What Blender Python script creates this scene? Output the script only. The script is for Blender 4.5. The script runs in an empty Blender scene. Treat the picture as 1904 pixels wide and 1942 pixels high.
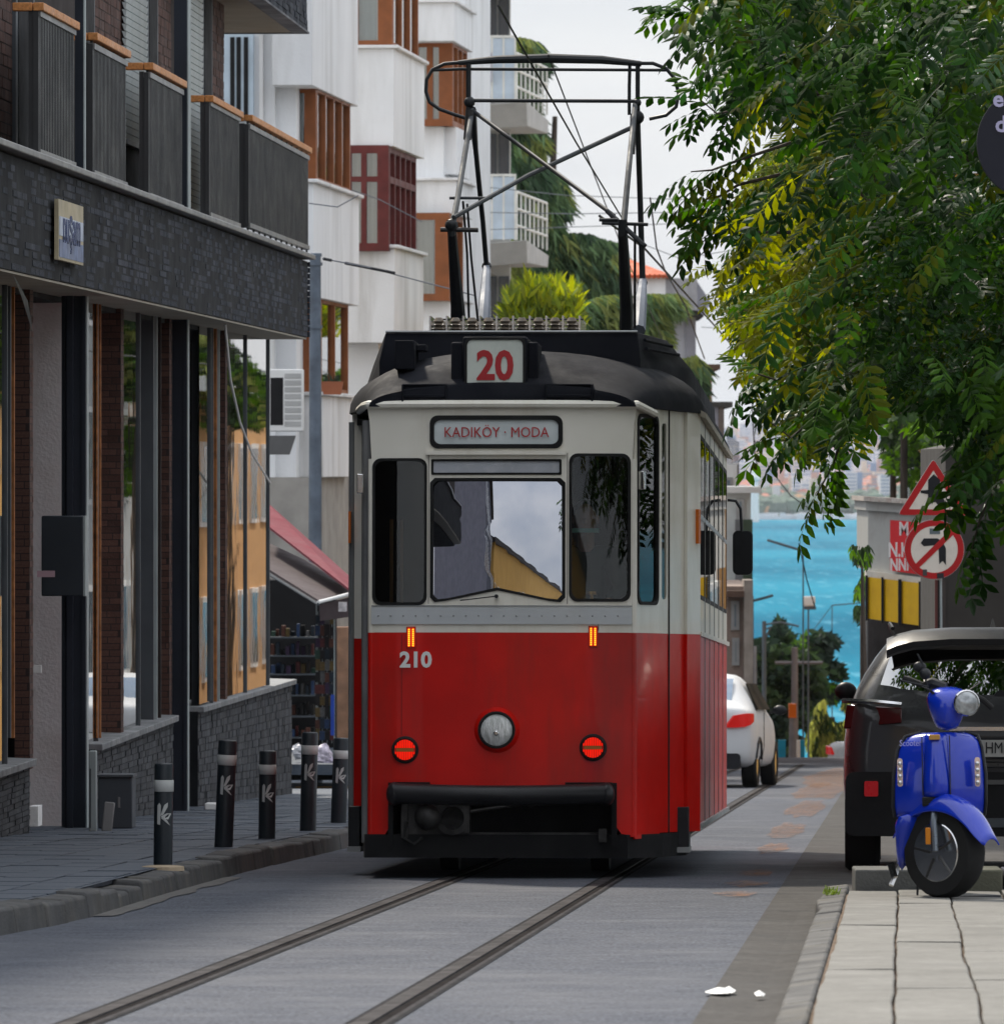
import bpy, bmesh, math, random
from mathutils import Vector, Matrix, geometry, noise
random.seed(7)
R = random.Random(11)
scene = bpy.context.scene
COL = scene.collection
# ---------------------------------------------------------------- camera
F = 15000.0        # focal length in picture units (picture is 1904 units wide)
CZ = 2.59          # eye height above the rails where the tram's front stands
HX, HY = 952.0, 890.0
cam_d = bpy.data.cameras.new('camera'); cam = bpy.data.objects.new('camera', cam_d); COL.objects.link(cam)
cam_d.sensor_fit = 'HORIZONTAL'; cam_d.sensor_width = 36.0
cam_d.lens = 36.0*F/1904.0
cam_d.shift_y = -(971.0-HY)/1904.0
cam_d.clip_start = 1.0; cam_d.clip_end = 60000
cam.location = (0, 0, CZ); cam.rotation_euler = (math.radians(90), 0, 0)
scene.camera = cam
cam_d.dof.use_dof = True; cam_d.dof.focus_distance = 50.5; cam_d.dof.aperture_fstop = 15.0
# ---------------------------------------------------------------- light
SUN_AZ, SUN_EL = math.radians(-24), math.radians(47)    # azimuth clockwise from +Y (down the street)
world = bpy.data.worlds.new('World'); scene.world = world; world.use_nodes = True
wn = world.node_tree.nodes; wl = world.node_tree.links
for n in list(wn): wn.remove(n)
wout = wn.new('ShaderNodeOutputWorld'); bg = wn.new('ShaderNodeBackground')
sky = wn.new('ShaderNodeTexSky'); sky.sky_type = 'NISHITA'; sky.sun_disc = False
sky.sun_elevation = SUN_EL; sky.sun_rotation = SUN_AZ; sky.air_density = 1.0; sky.dust_density = 1.5
tc = wn.new('ShaderNodeTexCoord'); mp = wn.new('ShaderNodeMapping'); mp.inputs['Scale'].default_value = (1, 1, 3.2)
nz = wn.new('ShaderNodeTexNoise'); nz.inputs['Scale'].default_value = 7.0; nz.inputs['Detail'].default_value = 7
nz.inputs['Roughness'].default_value = .5
rmp = wn.new('ShaderNodeValToRGB'); rmp.color_ramp.elements[0].position = .33; rmp.color_ramp.elements[1].position = .66
rmp.color_ramp.elements[0].color = (6.7, 7.2, 8.1, 1); rmp.color_ramp.elements[1].color = (9.8, 9.9, 10.1, 1)
mx = wn.new('ShaderNodeMix'); mx.data_type = 'RGBA'; mx.inputs[0].default_value = .86
wl.new(tc.outputs['Generated'], mp.inputs[0]); wl.new(mp.outputs[0], nz.inputs['Vector'])
wl.new(nz.outputs[0], rmp.inputs[0]); wl.new(sky.outputs[0], mx.inputs[6]); wl.new(rmp.outputs[0], mx.inputs[7])
sx = wn.new('ShaderNodeSeparateXYZ'); zr = wn.new('ShaderNodeMapRange'); zr.inputs[1].default_value = .1; zr.inputs[2].default_value = 1.0; zr.inputs[3].default_value = 1.0; zr.inputs[4].default_value = 2.1
wl.new(tc.outputs['Generated'], sx.inputs[0]); wl.new(sx.outputs[2], zr.inputs[0])          # an overcast sky is brighter overhead
vm = wn.new('ShaderNodeVectorMath'); vm.operation = 'SCALE'; wl.new(mx.outputs[2], vm.inputs[0]); wl.new(zr.outputs[0], vm.inputs['Scale'])
wl.new(vm.outputs[0], bg.inputs[0]); bg.inputs[1].default_value = .075
wl.new(bg.outputs[0], wout.inputs[0])
sun_d = bpy.data.lights.new('sun', 'SUN'); sun = bpy.data.objects.new('sun', sun_d); COL.objects.link(sun)
sun_d.energy = 3.8; sun_d.angle = math.radians(5); sun_d.color = (1, .91, .78)
sdir = Vector((math.sin(SUN_AZ)*math.cos(SUN_EL), math.cos(SUN_AZ)*math.cos(SUN_EL), math.sin(SUN_EL)))
sun.rotation_euler = sdir.to_track_quat('Z', 'Y').to_euler()
scene.view_settings.view_transform = 'Standard'; scene.view_settings.look = 'None'
scene.view_settings.gamma = 1; scene.view_settings.exposure = 0.42
# ---------------------------------------------------------------- placing helpers
def P(x, y, d): return Vector(((x-HX)/F*d, d, CZ+(HY-y)/F*d))
SL = .0298
def gz(d):            # road height along the street
    if d <= 165: return 1.49-SL*d
    z = 1.49-SL*165
    return max(z-.066*(d-165), -38.9)
# ---------------------------------------------------------------- object helpers
def tag(o, label=None, cat=None, group=None, kind=None):
    if label: o['label'] = label
    if cat: o['category'] = cat
    if group: o['group'] = group
    if kind: o['kind'] = kind
    return o
def thing(name, label, cat, loc=(0, 0, 0), rot=(0, 0, 0), group=None):
    o = bpy.data.objects.new(name, None); COL.objects.link(o)
    o.empty_display_size = .2; o.location = loc; o.rotation_euler = rot
    return tag(o, label, cat, group)
def wmat(o):
    m = o.matrix_basis.copy()
    while o.parent: o = o.parent; m = o.matrix_basis @ m
    return m
def copy_tree(o, parent=None):
    c = o.copy(); COL.objects.link(c)
    if parent: c.parent = parent
    for ch in [x for x in KIDS.get(o.name, [])]: copy_child(ch, c)
    return c
def copy_child(o, parent):
    c = o.copy(); COL.objects.link(c); c.parent = parent
    KIDS.setdefault(parent.name, []).append(c)
    for ch in list(KIDS.get(o.name, [])): copy_child(ch, c)
KIDS = {}
class MB:
    def __init__(s): s.v = []; s.f = []; s.m = []; s.cur = 0
    def add(s, vs, fs):
        b = len(s.v); s.v += [Vector(p) for p in vs]
        for f in fs: s.f.append([b+i for i in f]); s.m.append(s.cur)
        return s
    def box(s, x0, x1, y0, y1, z0, z1, M=None):
        vs = [Vector((x, y, z)) for z in (z0, z1) for x, y in ((x0, y0), (x1, y0), (x1, y1), (x0, y1))]
        if M is not None: vs = [M @ v for v in vs]
        return s.hexa(vs)
    def hexa(s, v):
        return s.add(v, [(3, 2, 1, 0), (4, 5, 6, 7), (0, 1, 5, 4), (1, 2, 6, 5), (2, 3, 7, 6), (3, 0, 4, 7)])
    def quad(s, *p): return s.add(p, [tuple(range(len(p)))])
    def tube(s, pts, r, n=6, closed=False):
        pts = [Vector(p) for p in pts]; k = len(pts); rs = r if isinstance(r, (list, tuple)) else [r]*k
        vs = []; up = None
        for i, p in enumerate(pts):
            a = pts[i-1] if (i or closed) else p; b = pts[(i+1) % k] if (i < k-1 or closed) else p
            t = (b-a).normalized()
            if up is None: up = Vector((0, 0, 1)) if abs(t.z) < .9 else Vector((1, 0, 0))
            x = t.cross(up).normalized(); up = x.cross(t).normalized()
            for j in range(n):
                q = 2*math.pi*j/n; vs.append(p+(x*math.cos(q)+up*math.sin(q))*rs[i])
        fs = []
        for i in range(k if closed else k-1):
            for j in range(n):
                a = i*n+j; b = i*n+(j+1) % n; i2 = (i+1) % k
                fs.append((a, b, i2*n+(j+1) % n, i2*n+j))
        if not closed: fs += [tuple(range(n))[::-1], tuple((k-1)*n+j for j in range(n))]
        return s.add(vs, fs)
    def cyl(s, a, b, r, r2=None, n=12): return s.tube([a, b], [r, r if r2 is None else r2], n)
    def lathe(s, prof, n=16, M=None):
        vs = []; k = len(prof)
        for r, z in prof:
            for j in range(n):
                q = 2*math.pi*j/n; v = Vector((r*math.cos(q), r*math.sin(q), z)); vs.append(M @ v if M is not None else v)
        fs = [(i*n+j, i*n+(j+1) % n, (i+1)*n+(j+1) % n, (i+1)*n+j) for i in range(k-1) for j in range(n)]
        fs += [tuple(range(n))[::-1], tuple((k-1)*n+j for j in range(n))]
        return s.add(vs, fs)
    def loft(s, rings, cap=True, closed=True):
        n = len(rings[0]); vs = [p for r in rings for p in r]; m = n if closed else n-1
        fs = [(i*n+j, i*n+(j+1) % n, (i+1)*n+(j+1) % n, (i+1)*n+j) for i in range(len(rings)-1) for j in range(m)]
        if cap: fs += [tuple(range(n))[::-1], tuple((len(rings)-1)*n+j for j in range(n))]
        return s.add(vs, fs)
    def ball(s, c, r, n=10, m=7):
        c = Vector(c); rr = (r, r, r) if not isinstance(r, (tuple, list)) else r; vs = []
        for i in range(m+1):
            t = math.pi*(i+.02)/(m+.04)
            for j in range(n):
                q = 2*math.pi*j/n
                vs.append(c+Vector((rr[0]*math.sin(t)*math.cos(q), rr[1]*math.sin(t)*math.sin(q), rr[2]*math.cos(t))))
        fs = [(i*n+j, (i+1)*n+j, (i+1)*n+(j+1) % n, i*n+(j+1) % n) for i in range(m) for j in range(n)]
        return s.add(vs, fs)
    def plate(s, outer, holes=(), th=.02, M=None):
        """polygon with holes in the local XZ plane, front at y=0 facing -y, back at y=th"""
        loops = [list(outer)]+[list(h) for h in holes]
        tris = geometry.tessellate_polygon([[Vector((p[0], p[1], 0)) for p in l] for l in loops])
        flat = [p for l in loops for p in l]; n = len(flat)
        vs = [Vector((p[0], 0, p[1])) for p in flat]+[Vector((p[0], th, p[1])) for p in flat]
        fs = []
        for t in tris:
            a, b, c = (flat[i] for i in t)
            cr = (b[0]-a[0])*(c[1]-a[1])-(b[1]-a[1])*(c[0]-a[0])
            if cr < 0: t = t[::-1]
            fs.append(tuple(t)); fs.append(tuple(i+n for i in t[::-1]))
        o = 0
        for k, l in enumerate(loops):
            ar = sum(l[i-1][0]*l[i][1]-l[i][0]*l[i-1][1] for i in range(len(l)))
            m = len(l)
            for i in range(m):
                a, b = o+i, o+(i+1) % m
                q = (a, a+n, b+n, b) if (ar > 0) == (k == 0) else (b, b+n, a+n, a)
                fs.append(q)
            o += m
        if M is not None: vs = [M @ v for v in vs]
        return s.add(vs, fs)
    def build(s, name, mats, parent=None, world=False, smooth=False, bevel=0, kind=None, label=None, fn=None, subsurf=0, ang=35, cuts=None, org=True):
        me = bpy.data.meshes.new(name)
        vs = s.v
        if world and parent is not None:
            W = wmat(parent).inverted(); vs = [W @ v for v in vs]
        off = Vector((0, 0, 0))
        if org and parent is None and len(vs):
            mn = Vector([min(v[i] for v in vs) for i in range(3)]); mxv = Vector([max(v[i] for v in vs) for i in range(3)])
            off = Vector(((mn.x+mxv.x)/2, (mn.y+mxv.y)/2, mn.z)); vs = [v-off for v in vs]
        me.from_pydata([tuple(v) for v in vs], [], s.f)
        mats = mats if isinstance(mats, (list, tuple)) else [mats]
        for m in mats: me.materials.append(m)
        if len(mats) > 1: me.polygons.foreach_set('material_index', s.m)
        if cuts or fn:
            bm = bmesh.new(); bm.from_mesh(me)
            for x in (cuts or []):
                bmesh.ops.bisect_plane(bm, geom=bm.verts[:]+bm.edges[:]+bm.faces[:], plane_co=(x, 0, 0), plane_no=(1, 0, 0))
            if fn:
                for v in bm.verts: v.co = fn(v.co)
            bm.to_mesh(me); bm.free()
        if smooth:
            me.polygons.foreach_set('use_smooth', [True]*len(me.polygons))
            me.set_sharp_from_angle(angle=math.radians(ang))
        me.update()
        o = bpy.data.objects.new(name, me); COL.objects.link(o); o.location = off
        if parent is not None: o.parent = parent; KIDS.setdefault(parent.name, []).append(o)
        if bevel:
            b = o.modifiers.new('bevel', 'BEVEL'); b.width = bevel; b.segments = 2; b.limit_method = 'ANGLE'; b.angle_limit = math.radians(40)
            if not smooth:
                me.polygons.foreach_set('use_smooth', [True]*len(me.polygons)); me.set_sharp_from_angle(angle=math.radians(35))
        if subsurf:
            b = o.modifiers.new('sub', 'SUBSURF'); b.levels = subsurf; b.render_levels = subsurf
            me.polygons.foreach_set('use_smooth', [True]*len(me.polygons))
        if kind: o['kind'] = kind
        if label: o['label'] = label
        return o
def rr(x0, x1, z0, z1, r=.03, n=4):
    pts = []
    for cx, cz, a in ((x1-r, z0+r, -90), (x1-r, z1-r, 0), (x0+r, z1-r, 90), (x0+r, z0+r, 180)):
        for i in range(n+1):
            q = math.radians(a+90*i/n); pts.append((cx+r*math.cos(q), cz+r*math.sin(q)))
    return pts
def text_part(name, txt, size, mat, parent, M, ext=.002, align='CENTER', squeeze=1.0, bold=.0, world=False):
    c = bpy.data.curves.new(name, 'FONT'); c.body = txt; c.size = size; c.align_x = align; c.align_y = 'CENTER'
    c.extrude = ext; c.offset = bold; c.resolution_u = 3
    o = bpy.data.objects.new(name, c)
    COL.objects.link(o)
    dg = bpy.context.evaluated_depsgraph_get(); me = bpy.data.meshes.new_from_object(o.evaluated_get(dg))
    bpy.data.objects.remove(o); bpy.data.curves.remove(c)
    # text stands in XY; turn it to face -y
    T = M @ Matrix(((squeeze, 0, 0, 0), (0, 0, -1, 0), (0, 1, 0, 0), (0, 0, 0, 1)))
    if world and parent is not None: T = wmat(parent).inverted() @ T
    me.transform(T); me.materials.clear(); me.materials.append(mat)
    ob = bpy.data.objects.new(name, me); COL.objects.link(ob)
    if parent is not None: ob.parent = parent; KIDS.setdefault(parent.name, []).append(ob)
    return ob
# ---------------------------------------------------------------- materials
MATS = {}
def mat(name, col, rough=.6, metal=0., var=.12, scale=3., bump=0., bscale=60., coat=0., isl=0., emit=0., stretch=(1, 1, 1), dirt=None, dirts=1.2, trans=0., spec=.28, streak=0.):
    m = bpy.data.materials.new(name); m.use_nodes = True; nt = m.node_tree; N = nt.nodes; L = nt.links
    b = N['Principled BSDF']; b.inputs['Roughness'].default_value = rough; b.inputs['Metallic'].default_value = metal
    b.inputs['Specular IOR Level'].default_value = spec
    if coat: b.inputs['Coat Weight'].default_value = coat; b.inputs['Coat Roughness'].default_value = .04
    tcn = N.new('ShaderNodeTexCoord'); mpn = N.new('ShaderNodeMapping'); mpn.inputs['Scale'].default_value = stretch
    L.new(tcn.outputs['Object'], mpn.inputs[0])
    n1 = N.new('ShaderNodeTexNoise'); n1.inputs['Scale'].default_value = scale; n1.inputs['Detail'].default_value = 5
    L.new(mpn.outputs[0], n1.inputs['Vector'])
    hi = [min(1, c*(1+var)) for c in col]; lo = [c*(1-var) for c in col]
    mixn = N.new('ShaderNodeMix'); mixn.data_type = 'RGBA'
    mixn.inputs[6].default_value = (*lo, 1); mixn.inputs[7].default_value = (*hi, 1)
    mr = N.new('ShaderNodeMapRange'); mr.inputs[1].default_value = .3; mr.inputs[2].default_value = .7
    L.new(n1.outputs[0], mr.inputs[0]); L.new(mr.outputs[0], mixn.inputs[0])
    out = mixn.outputs[2]
    if dirt:
        n3 = N.new('ShaderNodeTexNoise'); n3.inputs['Scale'].default_value = dirts; n3.inputs['Detail'].default_value = 8; n3.inputs['Roughness'].default_value = .65
        mp3 = N.new('ShaderNodeMapping'); mp3.inputs['Scale'].default_value = (1, 1, 1-streak); L.new(tcn.outputs['Object'], mp3.inputs[0]); L.new(mp3.outputs[0], n3.inputs['Vector'])
        m3 = N.new('ShaderNodeMapRange'); m3.inputs[1].default_value = .48; m3.inputs[2].default_value = .72; m3.inputs[4].default_value = .75
        L.new(n3.outputs[0], m3.inputs[0])
        x3 = N.new('ShaderNodeMix'); x3.data_type = 'RGBA'; x3.inputs[7].default_value = (*dirt, 1)
        L.new(m3.outputs[0], x3.inputs[0]); L.new(out, x3.inputs[6]); out = x3.outputs[2]
    if isl:
        g = N.new('ShaderNodeNewGeometry'); h = N.new('ShaderNodeHueSaturation')
        m2 = N.new('ShaderNodeMapRange'); m2.inputs[3].default_value = 1-isl; m2.inputs[4].default_value = 1+isl
        L.new(g.outputs['Random Per Island'], m2.inputs[0]); L.new(m2.outputs[0], h.inputs['Value']); L.new(out, h.inputs['Color'])
        oi = N.new('ShaderNodeObjectInfo'); m4 = N.new('ShaderNodeMapRange'); m4.inputs[3].default_value = 1-isl*.4; m4.inputs[4].default_value = 1+isl*.4
        L.new(oi.outputs['Random'], m4.inputs[0]); h2 = N.new('ShaderNodeHueSaturation'); L.new(m4.outputs[0], h2.inputs['Value']); L.new(h.outputs[0], h2.inputs['Color'])
        out = h2.outputs[0]
    L.new(out, b.inputs['Base Color'])
    rn = N.new('ShaderNodeTexNoise'); rn.inputs['Scale'].default_value = 2.3; rn.inputs['Detail'].default_value = 9; rn.inputs['Roughness'].default_value = .7; L.new(tcn.outputs['Object'], rn.inputs['Vector'])
    rm = N.new('ShaderNodeMapRange'); rm.inputs[1].default_value = .3; rm.inputs[2].default_value = .7; rm.inputs[3].default_value = rough*.75; rm.inputs[4].default_value = min(1, rough*1.35); L.new(rn.outputs[0], rm.inputs[0]); L.new(rm.outputs[0], b.inputs['Roughness'])
    if bump:
        n2 = N.new('ShaderNodeTexNoise'); n2.inputs['Scale'].default_value = bscale; n2.inputs['Detail'].default_value = 4
        L.new(mpn.outputs[0], n2.inputs['Vector'])
        bp = N.new('ShaderNodeBump'); bp.inputs['Strength'].default_value = bump; bp.inputs['Distance'].default_value = .02
        L.new(n2.outputs[0], bp.inputs['Height']); L.new(bp.outputs[0], b.inputs['Normal'])
    if emit: b.inputs['Emission Color'].default_value = (*col, 1); b.inputs['Emission Strength'].default_value = emit
    if trans:
        tr = N.new('ShaderNodeBsdfTranslucent'); ms = N.new('ShaderNodeMixShader'); ms.inputs[0].default_value = trans
        hs = N.new('ShaderNodeHueSaturation'); hs.inputs['Value'].default_value = 2.2; hs.inputs['Saturation'].default_value = 1.15
        L.new(out, hs.inputs['Color']); L.new(hs.outputs[0], tr.inputs[0])
        L.new(b.outputs[0], ms.inputs[1]); L.new(tr.outputs[0], ms.inputs[2]); L.new(ms.outputs[0], N['Material Output'].inputs[0])
    return m
def glass(name, tint=(.75, .8, .8), ior=1.5, base=0., rough=.01, wav=0., refl=(1, 1, 1)):
    m = bpy.data.materials.new(name); m.use_nodes = True; nt = m.node_tree; N = nt.nodes; L = nt.links
    N.remove(N['Principled BSDF'])
    g = N.new('ShaderNodeBsdfGlossy'); g.inputs['Roughness'].default_value = rough; g.inputs[0].default_value = (*refl, 1)
    t = N.new('ShaderNodeBsdfTransparent'); t.inputs[0].default_value = (*tint, 1)
    fr = N.new('ShaderNodeFresnel'); fr.inputs[0].default_value = ior
    mrn = N.new('ShaderNodeMapRange'); mrn.inputs[3].default_value = base
    L.new(fr.outputs[0], mrn.inputs[0]); ms = N.new('ShaderNodeMixShader')
    L.new(mrn.outputs[0], ms.inputs[0]); L.new(t.outputs[0], ms.inputs[1]); L.new(g.outputs[0], ms.inputs[2])
    L.new(ms.outputs[0], N['Material Output'].inputs[0])
    if wav:
        tcn = N.new('ShaderNodeTexCoord'); n2 = N.new('ShaderNodeTexNoise'); n2.inputs['Scale'].default_value = 1.3
        L.new(tcn.outputs['Object'], n2.inputs['Vector']); bp = N.new('ShaderNodeBump'); bp.inputs['Strength'].default_value = wav; bp.inputs['Distance'].default_value = .02
        L.new(n2.outputs[0], bp.inputs['Height']); L.new(bp.outputs[0], g.inputs['Normal']); L.new(bp.outputs[0], fr.inputs['Normal'])
    return m
K = dict(
 asphalt=mat('asphalt', (.078, .085, .103), .85, spec=.12, var=.5, scale=60, bump=.5, bscale=160, dirt=(.12, .124, .138), dirts=.35, stretch=(1, .5, 1)),
 gutter=mat('gutter_concrete', (.066, .063, .060), .9, spec=.1, var=.25, scale=30, bump=.4, bscale=90, dirt=(.05, .05, .05), dirts=1.5),
 kerb=mat('kerb_stone', (.06, .06, .06), .8, var=.25, scale=4, bump=.4, bscale=60, isl=.15, dirt=(.12, .11, .09), dirts=2.5),
 paving=mat('sidewalk_paving', (.045, .058, .078), .6, var=.35, scale=2.2, bump=.3, bscale=60, dirt=(.10, .11, .12), dirts=1.6, isl=.15),
 slab=mat('concrete_slab', (.15, .147, .135), .75, var=.15, scale=25, bump=.35, bscale=90, dirt=(.11, .108, .10), dirts=1.3, isl=.06),
 joint=mat('joint_earth', (.10, .065, .04), .95, var=.3, scale=6),
 steel=mat('rail_steel', (.034, .031, .032), .7, spec=.08, var=.3, scale=2),
 groove=mat('groove_dirt', (.012, .010, .010), .95, spec=.03, var=.3),
 black=mat('black_paint', (.012, .013, .016), .45, var=.3, scale=5, bump=.05, bscale=40),
 rubber=mat('rubber', (.012, .012, .012), .75, var=.3),
 under=mat('underframe_black', (.006, .006, .007), .8, var=.3),
 red=mat('tram_red', (.58, .006, .002), .36, var=.14, scale=2.5, coat=.12, spec=.22, dirt=(.27, .022, .015), dirts=2.6, streak=.82, bump=.12, bscale=2.2),
 cream=mat('tram_cream', (.80, .77, .68), .35, var=.05, scale=2, coat=.3, dirt=(.60, .55, .44), dirts=3.2, streak=.8, bump=.12, bscale=2.2),
 trim=mat('grey_trim', (.28, .29, .29), .35, metal=.4, var=.15),
 chrome=mat('chrome', (.6, .6, .6), .15, metal=1, var=.1),
 roof=mat('tram_roof', (.008, .009, .013), .8, spec=.12, var=.35, scale=1.6, bump=.08, bscale=25),
 white=mat('white_paint', (.75, .75, .73), .5, var=.05),
 lamp_red=mat('lamp_red', (.8, .012, .0), .2, emit=.55),
 lamp_or=mat('lamp_amber', (1, .22, .01), .3, emit=3.0),
 amber=mat('amber_plastic', (.7, .16, .01), .3, var=.1),
 rust=mat('rusty_iron', (.30, .12, .04), .85, var=.4, scale=12),
)
# ================================================================ setting: ground
def strip(name, rows, m, kind='structure', thick=0, smooth=False):
    """rows: list of lists of points across; makes one sheet"""
    mb = MB(); mb.loft(rows, cap=False, closed=False)
    o = mb.build(name, m, smooth=smooth); o['kind'] = kind; return o
def lkx(d):   # left kerb face
    pts = [(-5, -6.5), (18, -4.2), (30, -2.95), (37.7, -2.39), (40.4, -2.16), (46, -1.96), (52.9, -1.66), (60.4, -1.22), (75, -.42), (110, 1.2), (165, 3.9), (175, 4.4)]
    for (a, b), (c, e) in zip(pts, pts[1:]):
        if d <= c: return b+(e-b)*(d-a)/(c-a)
    return pts[-1][1]+(d-175)*.05
def gux(d): return .52+.0502*(d-24.5)           # road / gutter line
def kbx(d): return .836+.0494*(d-24.5)          # gutter / kerb line
def sbx(d): return .945+.0507*(d-24.3)          # kerb / slab line
ds = list(range(-6, 160, 2))+[160, 163, 165, 167, 170]
land = MB()
rows = []
for d in [-60, 0, 40, 80, 120, 165, 166, 240, 320, 400, 500, 600, 700, 760]:
    rows.append([Vector((x, d, gz(d)-.12)) for x in (-900, -100, -30, 0, 30, 100, 900)])
o = strip('ground', rows, mat('earth', (.12, .11, .09), .95, var=.3, scale=.4)); o['kind'] = 'structure'
rows = []
for d in ds+[180, 200, 240, 300, 400]:
    a, b = lkx(d)-.3, gux(d)+.05
    if d > 100: b += 3
    rows.append([Vector((a+(b-a)*t, d, gz(d)+.02*math.sin(t*math.pi)*0)) for t in (0, .25, .5, .75, 1)])
strip('road', rows, K['asphalt'])
# gutter along the right side (widens beyond the raised pavement)
rows = []
for d in ds:
    a, b = gux(d), kbx(d)+.05
    if d > 43: b = a+7
    rows.append([Vector((a+(b-a)*t, d, gz(d)+.006-.01*math.sin(t*math.pi))) for t in (0, .5, 1)])
strip('gutter', rows, K['gutter'])
# worn patches on the road
def patch(name, pts, m, h=.004):
    mb = MB(); c = Vector((sum(p[0] for p in pts)/len(pts), sum(p[1] for p in pts)/len(pts), 0))
    vs = [Vector((p[0], p[1], gz(p[1])+h)) for p in pts]
    mb.quad(*vs); o = mb.build(name, m); o['kind'] = 'structure'; return o
def gp(x, y, up=0.):   # picture point on the road plane
    d = (1.1-up)*F/(y-1337.0); return ((x-HX)/F*d, d)
rustm = mat('orange_road_stain', (.26, .11, .035), .9, var=.35, scale=5)
nt = rustm.node_tree; N = nt.nodes; L = nt.links; tr_ = N.new('ShaderNodeBsdfTransparent'); ms_ = N.new('ShaderNodeMixShader')
tcn = N.new('ShaderNodeTexCoord'); n4 = N.new('ShaderNodeTexNoise'); n4.inputs['Scale'].default_value = 9; n4.inputs['Detail'].default_value = 8; n4.inputs['Roughness'].default_value = .7; L.new(tcn.outputs['Object'], n4.inputs['Vector'])
mr_ = N.new('ShaderNodeMapRange'); mr_.inputs[1].default_value = .42; mr_.inputs[2].default_value = .62; L.new(n4.outputs[0], mr_.inputs[0]); mu_ = N.new('ShaderNodeMath'); mu_.operation = 'MULTIPLY'; mu_.inputs[1].default_value = .55; L.new(mr_.outputs[0], mu_.inputs[0])
L.new(mu_.outputs[0], ms_.inputs[0]); L.new(tr_.outputs[0], ms_.inputs[1]); L.new(N['Principled BSDF'].outputs[0], ms_.inputs[2]); L.new(ms_.outputs[0], N['Material Output'].inputs[0])
def blob(cx, cd, rx, rd, n=18):
    return [(cx+rx*math.cos(2*math.pi*i/n)*R.uniform(.7, 1.2), cd+rd*math.sin(2*math.pi*i/n)*R.uniform(.7, 1.2)) for i in range(n)]
for (x, y, rx, rd) in ((1393, 1699, .12, .7), (1415, 1679, .12, .9), (1435, 1659, .13, 1.0), (1465, 1612, .12, 2.5), (1492, 1576, .16, 4), (1528, 1535, .2, 7), (1556, 1502, .35, 10), (1580, 1475, .45, 15)):
    cx, cd = gp(x, y); patch('road_stain', [(a_+(b_-cd)*.05, b_) for a_, b_ in blob(cx, cd, rx, rd)], rustm, .010)
# paper litter
for i, (x, y, w) in enumerate(((1362, 1890, .05), (1383, 1888, .035), (1440, 1896, .02))):
    cx, cd = gp(x, y); mb = MB()
    pts = blob(cx, cd, w, w*3, 9); z = gz(cd)+.012
    mb.add([Vector((a, b, z+R.uniform(0, .012))) for a, b in pts]+[Vector((cx, cd, z+.022))], [(j, (j+1) % 9, 9) for j in range(9)])
    o = mb.build('litter', K['white']); tag(o, ('long white paper scrap lying in the right gutter', 'white paper scrap touching the long scrap in the gutter', 'small white scrap alone in the gutter near the kerb')[i], 'litter', 'scraps of paper in the gutter')
# left sidewalk
rows = []
for d in ds:
    x1 = lkx(d)-.14; x0 = -3.0+.05*(d-60)-7
    rows.append([Vector((x0+(x1-x0)*t, d, gz(d)+.125)) for t in (0, .5, .8, 1)])
side = strip('sidewalk', rows, K['paving'])
# sidewalk paving stones (near ones)
mbx = MB(); st = MB()
dd = 37.0; n = 0
pool = []
while dd < 84:
    x = lkx(dd)-.16; k = 0; w = .3
    while x > -3.75+.0487*(dd-58)+.05 and k < 12:
        pool.append((dd+R.uniform(-.01, .01)+(.25 if k % 2 else 0), x-w, w)); x -= w+.006; k += 1
    dd += .506
pm = MB(); pm.box(0, .294, 0, .5, -.03, .004)
pmesh = None
for i, (d0, x0, w) in enumerate(pool):
    up = R.uniform(-.002, .004)
    if i < 290:
        if pmesh is None:
            o = pm.build('paving_stone', K['paving'], side, bevel=.004); pmesh = o
        else:
            o = pmesh.copy(); COL.objects.link(o)
        o.location = Vector((x0, d0, gz(d0)+.127+up))-side.location
        o.rotation_euler = (-SL, 0, -.05)
    else:
        z = gz(d0)+.127+up; q = -.025*1
        st.hexa([Vector((x0+a+(.025 if b else 0), d0+b, z+c-SL*b)) for c in (-.03, .004) for a, b in ((0, 0), (.294, 0), (.294, .5), (0, .5))])
st.build('paving_stone', K['paving'], side, world=True, kind='stuff')
# left kerb: wavy stones
kb = thing('kerb', None, None, (lkx(60), 60, gz(60))); tag(kb, kind='structure')
d = 33.; i = 0
while d < 110:
    L = R.uniform(.75, 1.0) if d < 75 else 3.
    e = .008
    dip = -.05*math.exp(-((d-42.5)/1.6)**2)+.02*math.exp(-((d-41)/1.0)**2)-.02*math.exp(-((d-46.5)/1.)**2)
    mb = MB(); a0, a1 = lkx(d), lkx(d+L-e); t0 = .132+dip+R.uniform(-.008, .008); t1 = t0+R.uniform(-.012, .012)
    j0, j1 = R.uniform(-.012, .012), R.uniform(-.012, .012)
    mb.hexa([Vector((a0-.17+j0, d, gz(d)-.1)), Vector((a0+j0+.03, d, gz(d)-.1)), Vector((a1+j1+.03, d+L-e, gz(d+L)-.1)), Vector((a1-.17+j1, d+L-e, gz(d+L)-.1)),
             Vector((a0-.17+j0, d, gz(d)+t0)), Vector((a0+j0, d, gz(d)+t0-.01)), Vector((a1+j1, d+L-e, gz(d+L)+t1-.01)), Vector((a1-.17+j1, d+L-e, gz(d+L)+t1))])
    mb.build('kerb_stone', K['kerb'], kb, world=True, bevel=.018); d += L; i += 1
mb = MB()
mb.loft([[Vector((lkx(q)-.17, q, gz(q)+.13)), Vector((lkx(q), q, gz(q)+.12)), Vector((lkx(q)+.03, q, gz(q)-.1))] for q in [-6, 5, 15, 25, 33]], cap=False, closed=False)
mb.build('near_kerb', K['kerb'], kb, world=True)
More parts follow.
